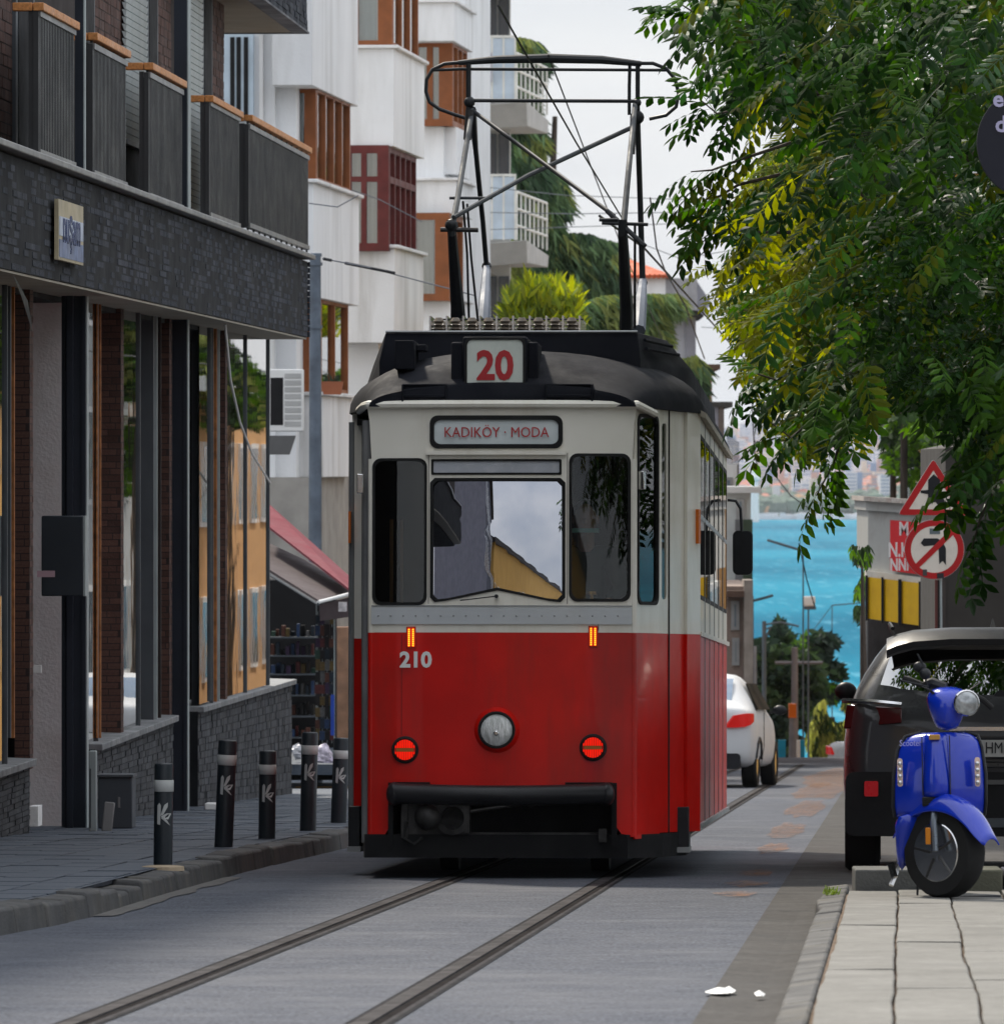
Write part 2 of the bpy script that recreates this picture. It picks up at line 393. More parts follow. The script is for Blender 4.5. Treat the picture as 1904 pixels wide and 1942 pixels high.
# dust line at foot of the kerb
rows = [[Vector((lkx(d)+.02, d, gz(d)+.006)), Vector((lkx(d)+.13+.06*noise.noise(Vector((d*.9, 0, 0))), d, gz(d)+.005))] for d in [41+i*.4 for i in range(24)]]
strip('kerb_dust', rows, mat('pale_dust', (.095, .09, .083), .95, var=.3, scale=9, dirt=(.09, .09, .09), dirts=6))
# right raised pavement: kerb stones + long slabs
PH = .12
pv = thing('pavement', None, None, (sbx(35)+.5, 35, gz(35))); tag(pv, kind='structure')
mb = MB()
D1 = 41.75
mb.hexa([Vector((sbx(q)-.02 if s_ == 0 else sbx(q)+4, q, gz(q)+h)) for h in (-.1, PH-.022) for q, s_ in ((5, 0), (5, 1), (D1, 1), (D1, 0))])
mb.build('joint_bed', K['joint'], pv, world=True)
lines = []
xj = [0, .262, .533, .80, 1.07, 1.34, 1.61, 1.88, 2.15]     # slab joints measured from the kerb
def wob(k, q): return .012*noise.noise(Vector((q*.35, k*7.3, 1.7)))+.006*noise.noise(Vector((q*1.4, k*3.3, 5)))
for k in range(8):
    q = 8.0+R.uniform(0, 2)
    while q < D1-.02:
        q1 = min(q+R.uniform(2.6, 3.4), D1-.01)
        if q1 > D1-.7: q1 = D1-.01
        rows = []
        nseg = max(2, int((q1-q)/.35))
        tilt = R.uniform(-.004, .004); up = R.uniform(-.003, .004)
        mb = MB()
        for j in range(nseg+1):
            w = q+(q1-.003-q)*j/nseg
            a = sbx(w)+xj[k]+wob(k, w)+.005+R.uniform(-.0012, .0012); b = sbx(w)+xj[k+1]+wob(k+1, w)-.005+R.uniform(-.0012, .0012)
            zt = gz(w)+PH+up
            rows.append([Vector((a, w, zt-.03)), Vector((a, w, zt-.004)), Vector((a+.006, w, zt)), Vector((b-.006, w, zt+tilt)), Vector((b, w, zt-.004+tilt)), Vector((b, w, zt-.03))])
        mb.loft(rows, cap=True, closed=False)
        mb.build('slab', K['slab'], pv, world=True)
        q = q1
q = 6.0
while q < 43.5:
    L = R.uniform(.9, 1.1); q1 = q+L-.006
    mb = MB(); t = R.uniform(-.004, .004)
    cu = .0 if q < 41 else .0
    def kx(w): return kbx(w)+(.02*math.sin((w-38)*2.0) if 38 < w < 41 else 0)
    mb.hexa([Vector((kx(q)-.02, q, gz(q)-.08)), Vector((sbx(q)-.01, q, gz(q)-.08)), Vector((sbx(q1)-.01, q1, gz(q1)-.08)), Vector((kx(q1)-.02, q1, gz(q1)-.08)),
             Vector((kx(q), q, gz(q)+.10+t)), Vector((sbx(q)-.01, q, gz(q)+PH-.005+t)), Vector((sbx(q1)-.01, q1, gz(q1)+PH-.005+t)), Vector((kx(q1), q1, gz(q1)+.10+t))])
    mb.build('kerb_stone', K['kerb'], pv, world=True, bevel=.015); q += L
# stone riser across the end of the slabs
rs = thing('stone_step', 'low stone step across the end of the right pavement behind the scooter', 'step', (2.8, D1+.2, gz(D1)+.12))
x = sbx(D1)+.03; 
for w in (.43, .36, .62, .55, .6, .6, .6):
    mb = MB(); mb.box(x+.005, x+w-.005, D1+R.uniform(0, .01), D1+.4, gz(D1)-.05, gz(D1)+PH+.105+R.uniform(-.004, .004))
    mb.build('step_stone', mat('step_stone_%d' % int(x*100), (R.uniform(.07, .12),)*2+(R.uniform(.065, .10),), .85, var=.2, scale=5, bump=.3), rs, world=True, bevel=.01); x += w
# small weed by the step
wd = MB()
for i in range(60):
    a = R.uniform(0, 6.28); r = R.uniform(.0, .05); b = Vector((1.86-.14+r*math.cos(a), D1-.35+r*math.sin(a)*3, gz(D1)+PH)); t = b+Vector((R.uniform(-.02, .02), R.uniform(-.05, .05), R.uniform(.01, .045)))
    w = Vector((.006, 0, .002)); wd.quad(b-w, b+w, t+w*.6, t)
o = wd.build('weed', mat('weed_green', (.10, .14, .03), .7, isl=.4, trans=.3)); tag(o, 'small green weed in the joint by the stone step', 'weed')
# manhole-like worn line in the left road
# ---------------------------------------------------------------- tram rails (set in the road)
def railpts(px0, slope):
    pts = []
    for y in [2400, 2200, 2050, 1942, 1880, 1820, 1760, 1710, 1670]:
        x = px0+slope*(1942-y); X, d = gp(x, y); pts.append((X, d))
    X, d = pts[-1]
    for dd in (10, 25, 45, 70, 95, 118): pts.append((X+dd*.0505, d+dd))
    return pts
for i, (px0, sl) in enumerate(((150, 2.574), (700, 1.667))):
    pts = railpts(px0, sl)
    rt = thing('tram_rail', ('grooved steel tram rail in the road, left of the two', 'grooved steel tram rail in the road, right of the two')[i], 'rail', (pts[4][0], pts[4][1], gz(pts[4][1])), group='rails of the tram line')
    a = MB(); b = MB(); c = MB()
    def sw(mb, o0, o1, h0, h1):
        mb.loft([[Vector((X+o0, d, gz(d)+h0)), Vector((X+o1, d, gz(d)+h1))] for X, d in pts], cap=False, closed=False)
    sw(a, -.06, -.045, .004, .006); sw(a, -.045, .012, .009, .009); sw(a, .055, .068, .008, .004)
    sw(b, .012, .055, .002, .002); sw(c, -.08, -.06, .003, .004); sw(c, .068, .088, .004, .003)
    sw(a, .012, .013, .009, .002)
    a.build('rail_head', K['steel'], rt, world=True); b.build('groove', K['groove'], rt, world=True)
    c.build('joint_filler', mat('tar_joint', (.022, .022, .024), .95, spec=.04, var=.3), rt, world=True)
# ---------------------------------------------------------------- sea and far shore
seam = bpy.data.materials.new('sea_water'); seam.use_nodes = True
nt = seam.node_tree; N = nt.nodes; L = nt.links; b = N['Principled BSDF']
tcn = N.new('ShaderNodeTexCoord'); mpn = N.new('ShaderNodeMapping'); mpn.inputs['Scale'].default_value = (.25, .02, 1)
n1 = N.new('ShaderNodeTexNoise'); n1.inputs['Scale'].default_value = 1; n1.inputs['Detail'].default_value = 6
L.new(tcn.outputs['Object'], mpn.inputs[0]); L.new(mpn.outputs[0], n1.inputs['Vector'])
mp2 = N.new('ShaderNodeMapping'); mp2.inputs['Scale'].default_value = (.006, .0016, 1); n2 = N.new('ShaderNodeTexNoise'); n2.inputs['Scale'].default_value = 1
L.new(tcn.outputs['Object'], mp2.inputs[0]); L.new(mp2.outputs[0], n2.inputs['Vector'])
m1 = N.new('ShaderNodeMix'); m1.data_type = 'RGBA'; m1.inputs[6].default_value = (.008, .10, .165, 1); m1.inputs[7].default_value = (.02, .185, .27, 1)
mr = N.new('ShaderNodeMapRange'); mr.inputs[1].default_value = .35; mr.inputs[2].default_value = .65; L.new(n2.outputs[0], mr.inputs[0]); L.new(mr.outputs[0], m1.inputs[0])
m2 = N.new('ShaderNodeMix'); m2.data_type = 'RGBA'; m2.inputs[7].default_value = (.12, .33, .42, 1)
mr2 = N.new('ShaderNodeMapRange'); mr2.inputs[1].default_value = .55; mr2.inputs[2].default_value = .75; mr2.inputs[4].default_value = .6; L.new(n1.outputs[0], mr2.inputs[0]); L.new(mr2.outputs[0], m2.inputs[0])
L.new(m1.outputs[2], m2.inputs[6]); L.new(m2.outputs[2], b.inputs['Base Color']); b.inputs['Roughness'].default_value = .5; b.inputs['Specular IOR Level'].default_value = .0
bp = N.new('ShaderNodeBump'); bp.inputs['Strength'].default_value = .8; bp.inputs['Distance'].default_value = 1.5; L.new(n1.outputs[0], bp.inputs['Height']); L.new(bp.outputs[0], b.inputs['Normal'])
SEA = -38.6
mb = MB(); mb.quad((-20000, 700, SEA), (20000, 700, SEA), (20000, 30000, SEA), (-20000, 30000, SEA)); o = mb.build('sea', seam, org=False); o['kind'] = 'structure'
# far hills: shoreline at 3200 m
hillm = mat('far_hill', (.16, .19, .16), .95, var=.3, scale=.01)
rows = []
FS = 6500.
def hz(x, y):
    t = (y-FS)/4500.0
    h = 78*max(0, min(1.3, t))**.75+16*noise.noise(Vector((x*.0007, y*.0006, 3)))*min(1, max(0, t*4))
    return SEA+max(h, 1.0 if t > 0 else 0)
for j in range(32):
    y = FS-5+j*160
    rows.append([Vector((x, y, hz(x, y) if j else SEA-1)) for x in [i*200-4500 for i in range(46)]])
o = strip('hills', rows, hillm, smooth=True)
city = MB(); gm = [mat('far_city_white', (.6, .6, .62), .8, var=.1), mat('far_city_cream', (.52, .46, .38), .8, var=.1), mat('far_city_rose', (.45, .26, .2), .8), mat('far_city_blue', (.16, .24, .38), .8), mat('far_city_roof', (.36, .13, .08), .9)]
rc = random.Random(5)
for i in range(13000):
    y = FS+160+4000*rc.random()**1.15; x = rc.uniform(-1500, 4200) if i % 3 == 0 else rc.uniform(.024*y, .056*y)
    if y < FS+420 and rc.random() < .75: continue
    z = hz(x, y); w = rc.uniform(2.5, 6); dp = rc.uniform(4, 9); h = rc.uniform(7, 15) if rc.random() < .93 else rc.uniform(18, 34)
    city.cur = rc.choice((0, 0, 0, 0, 1, 1, 2, 3))
    city.box(x-w, x+w, y-dp, y+dp, z-3, z+h)
    if h < 15 and rc.random() < .3:
        city.cur = 4; city.add([(x-w-.5, y-dp-.5, z+h), (x+w+.5, y-dp-.5, z+h), (x+w+.5, y+dp+.5, z+h), (x-w-.5, y+dp+.5, z+h), (x-w*.3, y, z+h+2.5), (x+w*.3, y, z+h+2.5)], [(0, 1, 5, 4), (1, 2, 5), (2, 3, 4, 5), (3, 0, 4)])
    elif w > 3:
        city.cur = 3
        for k in range(int(h/3)): city.box(x-w*.85, x+w*.85, y-dp-.15, y-dp+.1, z+1+k*3, z+2.2+k*3)
o = city.build('far_city', gm); tag(o, 'dense pale city covering the hills across the water', 'city', kind='stuff')
tb = MB(); tb.cur = 0
tm = [mat('far_tree_green', (.05, .09, .06), .9, isl=.35), mat('far_tree_orange', (.32, .17, .07), .9, isl=.3)]
for i in range(1500):
    x = rc.uniform(-800, 3000) if i % 3 == 0 else rc.uniform(120, 400); y = rc.uniform(FS+20, FS+420); z = hz(x, y); r = rc.uniform(5, 11)
    tb.cur = 1 if rc.random() < .06 else 0
    tb.ball((x, y, z+r*.6), (r, r, r*rc.uniform(.6, 1.1)), 7, 4)
o = tb.build('far_trees', tm); tag(o, 'belt of dark green trees along the far shore below the city', 'trees', kind='stuff')
sh = MB()
for i in range(160):
    x = rc.uniform(-500, 1500) if i % 2 else rc.uniform(150, 350); w = rc.uniform(2, 7); yy = FS-20-rc.random()*12; sh.box(x-w, x+w, yy, yy+rc.uniform(5, 9), SEA-1, SEA+rc.uniform(1.5, 6))
o = sh.build('far_waterfront', gm[0]); tag(o, 'low white buildings and boats along the far waterfront', 'waterfront', kind='stuff')
# white tower at the water
c = P(1431, 990, 6180.); zz_ = lambda y: P(1431, y, 6180).z
mb = MB(); mb.lathe([(3.6, zz_(994)), (3.0, zz_(912)), (4.4, zz_(910)), (4.4, zz_(903)), (2.2, zz_(902)), (1.8, zz_(888)), (.1, zz_(880))], 12, Matrix.Translation((c.x, c.y, 0)))
o = mb.build('light_tower', K['white'], smooth=True); tag(o, 'slim white light tower standing at the water beyond the street', 'tower')
# ================================================================ tram
YAW = .0492; X0 = -.02
tram = thing('tram', 'red and cream single tram with black roof coming up the street', 'tram', (X0, 50, 0), (-SL, 0, -YAW))
def TX(px, y=0.): return (px-HX)*(50+y)/F-X0-YAW*y
def TZ(py, y=0.): return CZ+(HY-py)*(50+y)/F+SL*y
def TP(px, py, y=0.): return Vector((TX(px, y), y, TZ(py, y)))
bulge = lambda k=.07, w=.83: (lambda v: Vector((v.x, v.y+k*(v.x/w)**2, v.z)))
fx0, fx1 = TX(701), TX(1198)
cuts = [i*.08 for i in range(-10, 11)]
bend = lambda v: Vector((v.x, v.y+.075*((v.x+.01)/.83)**2, v.z))
def fplate(name, outer, holes, th, m, y=0., parent=None, label=None, smooth=True):
    mb = MB(); mb.plate(outer, holes, th, Matrix.Translation((0, y, 0)))
    return mb.build(name, m, parent or tram, smooth=smooth, fn=bend, cuts=cuts, ang=25, label=label)
zr0, zr1, zt = TZ(1588), TZ(1200), TZ(764)
# lower red front with the opening for the coupling
bx0, bx1 = TX(744), TX(1160)
red = [(fx0, zr0), (bx0-.06, zr0), (bx0-.0, zr0+.10), (bx0, TZ(1490)), (bx1, TZ(1490)), (bx1, zr0+.10), (bx1+.06, zr0+.02), (fx1, zr0+.01), (fx1, zr1), (fx0, zr1)]
fplate('front_panel', red, [], .03, K['red'], label='red lower front panel')
wl_, wr_, ww = (TX(703), TX(808)), (TX(1078), TX(1195)), (TX(815), TX(1070))
def wsh(g=0.):   # windshield with raised middle
    x0, x1, zb, ztp = ww[0]-g, ww[1]+g, TZ(1141)-g, TZ(907)+g
    pts = [(x0+.03, zb), (x0+.10, zb+.008), ((x0+x1)/2, zb+.075), (x1-.10, zb+.008), (x1-.03, zb), (x1, zb+.03), (x1, ztp-.03), (x1-.03, ztp), (x0+.03, ztp), (x0, ztp-.03), (x0, zb+.03)]
    return pts
wl_o = rr(wl_[0], wl_[1], TZ(1148), TZ(868), .055, 5); wr_o = rr(wr_[0], wr_[1], TZ(1141), TZ(859), .055, 5)
dest_o = rr(TX(813), TX(1066), TZ(850), TZ(787), .05, 5); slot_o = rr(TX(816), TX(1064), TZ(900), TZ(870), .008, 2)
zc1 = zt
def shrink(pts, g):
    cx = sum(p[0] for p in pts)/len(pts); cz = sum(p[1] for p in pts)/len(pts)
    w = max(abs(p[0]-cx) for p in pts); h = max(abs(p[1]-cz) for p in pts)
    return [(cx+(p[0]-cx)*(1-g/w), cz+(p[1]-cz)*(1-g/h)) for p in pts]
up = [(fx0, zr1+.001), (fx1, zr1+.001), (fx1, zc1-.35), (fx1+.012, zc1-.12), (fx1+.03, zc1), (fx0-.03, zc1), (fx0-.012, zc1-.12), (fx0, zc1-.35)]
fplate('front_panel', up, [shrink(wl_o, .012), wsh(), shrink(wr_o, .012), shrink(dest_o, .012), shrink(slot_o, .006)], .03, K['cream'], label='cream upper front panel')
# belt moulding, lip
bm_ = MB(); bm_.box(fx0+.002, fx1-.002, -.014, .0, TZ(1184), TZ(1152)); bm_.build('belt_strip', mat('belt_grey', (.5, .52, .53), .35, var=.06, coat=.3), tram, fn=bend, cuts=cuts, smooth=True, ang=25)
bm_ = MB(); bm_.box(fx0+.002, fx1-.002, -.006, .0, TZ(1151), TZ(1148)); bm_.build('belt_edge', K['trim'], tram, fn=bend, cuts=cuts)
lip = []
for i in range(25):
    x = fx0-.02+(fx1-fx0+.05)*i/24; lip.append(Vector((x, -.02+.075*((x+.01)/.83)**2, zc1-.006)))
lip = [Vector((fx0-.1, .4, zc1-.03)), Vector((fx0-.05, .1, zc1-.012))]+lip+[Vector((fx1+.07, .12, zc1-.025)), Vector((fx1+.13, .4, zc1-.05))]
mb = MB(); mb.tube(lip, .026, 8); mb.build('eave_lip', K['cream'], tram, smooth=True)
# windows: rubber frames and panes
gl_dark = glass('tram_glass', (.8, .82, .82), 1.45, .0, refl=(.8, .8, .8))
gl_ws = glass('windscreen_glass', (.10, .11, .13), 1.5, .50, .006, refl=(.9, .92, 1.0))
def fwin(name, o, inset, gm_, y=-.004, fm=K['rubber']):
    fr = fplate('window_frame', o, [shrink(o, inset)], .02, fm, y-.004)
    mb = MB(); mb.plate(shrink(o, inset*.7), [], .004, Matrix.Translation((0, y+.012, 0)))
    g = mb.build(name, gm_, fr, fn=bend, cuts=cuts, smooth=True); return fr
fwin('pane', wl_o, .018, gl_dark); fwin('pane', wr_o, .018, gl_dark)
fr = fplate('windscreen_frame', wsh(.004), [wsh(-.014)], .02, K['rubber'], -.008)
# the windscreen leans back a little and is gently curved
zmid = TZ(1020)
wfn = lambda v: Vector((v.x, v.y+.075*((v.x+.01)/.83)**2+.030*(v.x+.05)**2+.028*(v.z-zmid)+.035*(v.z-zmid)**2, v.z))
mb = MB(); zz0, zz1 = TZ(1141), TZ(907)
nx, nzz = 20, 14
mbp = MB(); mbp.plate(wsh(-.01), [], .004, Matrix.Translation((0, .010, 0)))
me_ = mbp.build('pane', gl_ws, fr, smooth=True)
bm = bmesh.new(); bm.from_mesh(me_.data)
for i in range(-6, 7): bmesh.ops.bisect_plane(bm, geom=bm.verts[:]+bm.edges[:]+bm.faces[:], plane_co=(i*.07-.03, 0, 0), plane_no=(1, 0, 0))
for i in range(1, 12): bmesh.ops.bisect_plane(bm, geom=bm.verts[:]+bm.edges[:]+bm.faces[:], plane_co=(0, 0, zz0+(zz1-zz0)*i/12), plane_no=(0, 0, 1))
for v in bm.verts: v.co = wfn(v.co)
bm.to_mesh(me_.data); bm.free(); me_.data.polygons.foreach_set('use_smooth', [True]*len(me_.data.polygons))
for px, ya, yb in ((811, 858, 1145), (1075, 858, 1145), (760, 1204, 1395), (1134, 1152, 1196)):
    x = TX(px); yy = .075*((x+.01)/.83)**2; mb = MB(); mb.box(x-.0022, x+.0022, yy-.0025, yy+.01, TZ(yb), TZ(ya)); mb.build('panel_seam', mat('seam_dark', (.12, .10, .09), .8) if px != 760 else mat('seam_red', (.20, .01, .01), .6), tram)  # thin dark strips along the panel joints
for px in range(715, 1195, 24):
    x = TX(px); yy = .075*((x+.01)/.83)**2
    for py in (1168,):
        mb = MB(); mb.ball((x, yy-.015, TZ(py)), (.006, .004, .006), 6, 4); mb.build('rivet', K['trim'], tram)
# wiper hub
mb = MB(); mb.cyl((TX(941), -.05, TZ(1131)), (TX(941), .03, TZ(1131)), .012, n=10); mb.tube([(TX(941), -.045, TZ(1131)), (TX(872), -.03, TZ(1139))], .004, 5); mb.build('wiper', K['black'], tram)
# ventilation slot above the windscreen
fplate('slot_frame', slot_o, [shrink(slot_o, .014)], .02, K['rubber'], -.006)
fplate('slot_panel', shrink(slot_o, .01), [], .004, mat('slot_grey', (.42, .44, .48), .4, var=.1, dirt=(.6, .6, .62), dirts=9), .004)
mb = MB(); mb.box(TX(806), TX(1072), -.03, 0, TZ(862), TZ(855)); mb.build('rain_gutter', K['cream'], tram, fn=bend, cuts=cuts)
# destination sign
fr = fplate('sign_frame', dest_o, [shrink(dest_o, .028)], .025, K['rubber'], -.012)
pn = fplate('sign_panel', shrink(dest_o, .02), [], .004, mat('sign_white', (.62, .68, .68), .4, var=.08, scale=5), .002, parent=fr)
redp = mat('sign_red', (.42, .03, .035), .6)
text_part('lettering', 'KADIKÖY · MODA', .092, redp, fr, Matrix.Translation((TX(940), -.006, TZ(820))), squeeze=.88)
# route number box on the roof
nx0, nx1, nz0, nz1 = TX(881), TX(992), TZ(741), TZ(640)
mb = MB(); mb.box(nx0-.02, nx1+.02, .06, .7, nz0-.07, nz1+.012); mb.box(TX(852), nx0-.02, .10, .6, zc1, nz1-.02); mb.box(nx1+.02, TX(1018), .10, .6, zc1, nz1-.02)
nb = mb.build('number_box', K['roof'], tram, bevel=.012)
mb = MB(); mb.plate(rr(nx0-.008, nx1+.008, nz0-.008, nz1+.008, .04), [rr(nx0+.008, nx1-.008, nz0+.008, nz1-.008, .035)], .02, Matrix.Translation((0, .042, 0))); mb.build('number_frame', K['rubber'], nb, smooth=True)
mb = MB(); mb.plate(rr(nx0+.004, nx1-.004, nz0+.004, nz1-.004, .03), [], .01, Matrix.Translation((0, .05, 0))); mb.build('number_panel', mat('number_white', (.60, .64, .58), .45, var=.07, scale=4, dirt=(.45, .5, .45), dirts=5), nb, smooth=True)
text_part('route_number', '20', .255, redp, nb, Matrix.Translation(((nx0+nx1)/2, .046, (nz0+nz1)/2-.012)), bold=.008, squeeze=.92)
# fleet number, marker lights, lamps
text_part('fleet_number', '210', .135, K['white'], tram, Matrix.Translation((TX(787), .018, TZ(1253))), bold=.005, ext=.003)
for px, py in ((778, 1209), (1124, 1207)):
    x, z = TX(px), TZ(py); yy = .075*((x+.01)/.83)**2
    mb = MB(); mb.box(x-.03, x+.03, yy-.012, yy+.01, z-.068, z+.068); o = mb.build('marker_light', mat('marker_base', (.5, .04, .01), .4), tram, bevel=.005)
    mb = MB()
    for sx in (-.013, .013):
        for k in range(9): mb.box(x+sx-.005, x+sx+.005, yy-.017, yy-.012, z-.056+k*.0125, z-.047+k*.0125)
    mb.build('led_row', K['lamp_or'], o)
x, z = TX(942), TZ(1385)
MF = lambda x, y, z: Matrix.Translation((x, y, z)) @ Matrix.Rotation(math.radians(90), 4, 'X')
mb = MB(); mb.lathe([(.15, -.02), (.14, .015), (.125, .035), (.122, .045)], 28, MF(x, 0, z)); mb.build('lamp_hood', K['red'], tram, smooth=True)
mb = MB(); mb.lathe([(.118, .03), (.118, .062), (.108, .066), (.1, .05)], 28, MF(x, 0, z)); hl = mb.build('headlight', K['rubber'], tram, smooth=True)
mb = MB(); mb.lathe([(.10, .03), (.10, .052), (.08, .062), (.045, .069), (.01, .071)], 28, MF(x, 0, z))
mb.build('headlight_glass', mat('lamp_glass', (.78, .80, .74), .1, metal=.35, var=.35, scale=14, bump=.5, bscale=50, stretch=(3, 1, .6)), hl, smooth=True)
mb = MB(); mb.lathe([(.012, .06), (.016, .085), (.01, .09)], 12, MF(x, 0, z-.02)); mb.build('bulb', K['chrome'], hl, smooth=True)
for px, py in ((767, 1423), (1124, 1418)):
    x, z = TX(px), TZ(py); yy = .075*((x+.01)/.83)**2
    mb = MB(); mb.lathe([(.088, -.01), (.086, .02), (.074, .028), (.07, .02)], 24, MF(x, yy, z)); o = mb.build('tail_lamp', K['rubber'], tram, smooth=True)
    mb = MB()
    for k in range(-4, 5):
        xx = k*.0145; h = math.sqrt(max(.0001, .064**2-xx*xx))
        mb.box(x+xx-.0045, x+xx+.0045, yy-.038, yy-.02, z-h, z-.012); mb.box(x+xx-.0045, x+xx+.0045, yy-.038, yy-.02, z+.012, z+h)
    mb.build('lamp_lens', K['lamp_red'], o)
    mb = MB(); mb.lathe([(.068, .01), (.066, .024)], 20, MF(x, yy, z)); mb.build('lamp_back', mat('lamp_back', (.35, .005, .003), .3, emit=.15), o)
    mb = MB(); mb.box(x-.055, x+.055, yy-.036, yy-.02, z-.011, z+.011); mb.build('lamp_band', mat('amber_dark', (.35, .13, .02), .4), o)
# corner posts
def vtube(px, y, z0, z1, r, m, name, x=None):
    x = TX(px, y) if x is None else x
    mb = MB(); mb.cyl((x, y, z0), (x, y, z1), r, n=10); return mb.build(name, m, tram, smooth=True)
vtube(695, .17, TZ(1600), TZ(795), .034, mat('post_grey', (.17, .17, .17), .5, var=.25, scale=3), 'corner_post')
vtube(0, .105, zr0, zr1, .028, K['red'], 'corner_edge', x=fx1+.002); vtube(0, .105, zr1, zc1-.35, .028, K['cream'], 'corner_edge', x=fx1+.002)
vtube(702, .09, zr0, zr1, .022, K['red'], 'corner_edge', x=fx0); vtube(702, .09, zr1, zc1-.35, .022, K['cream'], 'corner_edge', x=fx0)
# left slanting door side (only its edge shows)
lx1 = TX(666, 1.25)
def slab_between(name, a, b, z0, z1, th, m, label=None, y=0):
    a = Vector((*a, 0)); b = Vector((*b, 0)); u = (b-a); L = u.length; u.normalize(); n = Vector((-u.y, u.x, 0))
    M = Matrix(((u.x, n.x, 0, a.x), (u.y, n.y, 0, a.y), (0, 0, 1, 0), (0, 0, 0, 1)))
    mb = MB(); mb.box(0, L, 0, th, z0, z1, M); return mb.build(name, m, tram, label=label)
vtube(665.5, 1.25, TZ(1590, 1.25), TZ(800, 1.25), .022, K['trim'], 'door_post')
slab_between('door_jamb', (TX(670, 1.2), 1.2), (TX(684, 1.15), 1.15), TZ(1575, 1.2), TZ(1212, 1.2), .04, K['red'], 'red part of the left door post')
slab_between('door_jamb', (TX(670, 1.2), 1.2), (TX(684, 1.15), 1.15), TZ(1211.5, 1.2), TZ(795, 1.2), .04, K['cream'], 'cream part of the left door post')
slab_between('door_leaf', (TX(684, 1.1), 1.1), (fx0-.01, .12), TZ(1590), TZ(790), .03, K['under'])
# right slanting side: plate along the diagonal
A = Vector((fx1+.018, .115, 0)); B = Vector((TX(1325, 1.25), 1.25, 0)); U = (B-A); LU = U.length; U.normalize(); Nn = Vector((-U.y, U.x, 0))
MD = Matrix(((U.x, Nn.x, 0, A.x), (U.y, Nn.y, 0, A.y), (0, 0, 1, 0), (0, 0, 0, 1)))
def DU(px):   # picture column to distance along the diagonal
    lo, hi = 0., LU
    for _ in range(30):
        m = (lo+hi)/2; p = A+U*m; q = HX+F*(X0+p.x+YAW*p.y)/(50+p.y)
        if q < px: lo = m
        else: hi = m
    return lo
def DZ(py, u): return TZ(py, (A+U*u).y)
def dplate(name, outer, holes, th, m, off=0., parent=None, label=None, smooth=False):
    mb = MB(); mb.plate(outer, holes, th, MD @ Matrix.Translation((0, off, 0))); return mb.build(name, m, parent or tram, smooth=smooth, label=label)
u1, u2, u3, u4 = DU(1247), DU(1252), DU(1268), DU(1300)
w1 = rr(.03, u1, DZ(1147, .2), DZ(785, .2), .06); w1 = [(x, z-(.0 if z < 2.5 else .0)) for x, z in w1]
dplate('side_panel', [(0, DZ(1590, .3)), (u2-.01, DZ(1588, .3)), (u2-.01, zr1), (0, zr1)], [], .03, K['red'], label='red slanting corner panel')
dplate('side_panel', [(0, zr1+.001), (u2-.01, zr1+.001), (u2-.01, zc1+.02), (0, zc1+.0)], [shrink(w1, .014)], .03, K['cream'], label='cream slanting corner panel')
fr = dplate('window_frame', w1, [shrink(w1, .02)], .03, K['rubber'], -.01, smooth=True)
dplate('pane', shrink(w1, .012), [], .004, gl_dark, .006, fr)
# folding door
zd0 = DZ(1578, .7)
dplate('door', [(u2, zd0), (u4-.0, zd0), (u4, zr1), (u2, zr1)], [], .03, K['red'], .012, label='red part of the folding door')
w2 = rr(u2+.05, u3, DZ(1140, .6), DZ(800, .6), .03)
dr = dplate('door', [(u2, zr1+.001), (u4, zr1+.001), (u4, zc1), (u2, zc1)], [shrink(w2, .01)], .03, K['cream'], .012, label='cream part of the folding door')
dplate('pane', w2, [], .004, gl_dark, .02, dr); dplate('door_seam', [(u3+.02, zd0), (u3+.035, zd0), (u3+.035, zc1), (u3+.02, zc1)], [], .01, K['rubber'], .006, dr)
dplate('door_post', [(u4+.002, zd0), (LU, zd0), (LU, zr1), (u4+.002, zr1)], [], .04, K['red'], -.01)
dplate('door_post', [(u4+.002, zr1+.001), (LU, zr1+.001), (LU, zc1-.02), (u4+.002, zc1-.02)], [], .04, K['cream'], -.01)
mb = MB(); mb.box(LU-.09, LU-.05, -.03, -.01, DZ(1030, 1), DZ(965, 1), MD); mb.build('side_marker', K['amber'], tram)
mb = MB(); mb.box(DU(1197)+.02, DU(1197)+.06, -.05, -.01, DZ(928, 0), DZ(893, 0), MD); mb.build('hinge_bracket', K['chrome'], tram, bevel=.005)
mb = MB(); x = TX(686, .3); mb.box(x-.02, x+.02, .04, .14, TZ(935), TZ(898)); mb.build('hinge_bracket', K['chrome'], tram, bevel=.005)
mb = MB(); mb.box(TX(664, 1.2)-.015, TX(664, 1.2), 1.15, 1.24, TZ(1030, 1.2), TZ(970, 1.2)); mb.build('side_marker', K['amber'], tram)
# body sides
ex = B.x; Y1, Y2 = 1.25, 9.95
zs0 = TZ(1565, 1.25)
def xs(m, x0, name, z0, z1, th=.03, label=None, y0=Y1, y1=Y2, par=None):
    mb = MB(); mb.box(x0-th, x0, y0, y1, z0, z1); return mb.build(name, m, par or tram, label=label)
xs(K['red'], ex, 'side_wall', .30, zr1, label='red lower side wall')
wins = [(Y1+.22+i*1.40, Y1+.22+i*1.40+1.28) for i in range(6)]
MS = Matrix(((0, -1, 0, ex), (1, 0, 0, 0), (0, 0, 1, 0), (0, 0, 0, 1)))      # plate x -> y, faces +x
sz0, sz1, szm = 1.80, 2.86, 2.33
mb = MB(); mb.plate([(Y1, zr1+.001), (Y2, zr1+.001), (Y2, zc1-.02), (Y1, zc1-.02)], [rr(a, b, sz0, sz1, .05) for a, b in wins], .03, MS); mb.build('side_wall', K['cream'], tram, label='cream upper side wall')
gls = glass('side_glass', (.25, .27, .27), 1.5, .0, .01)
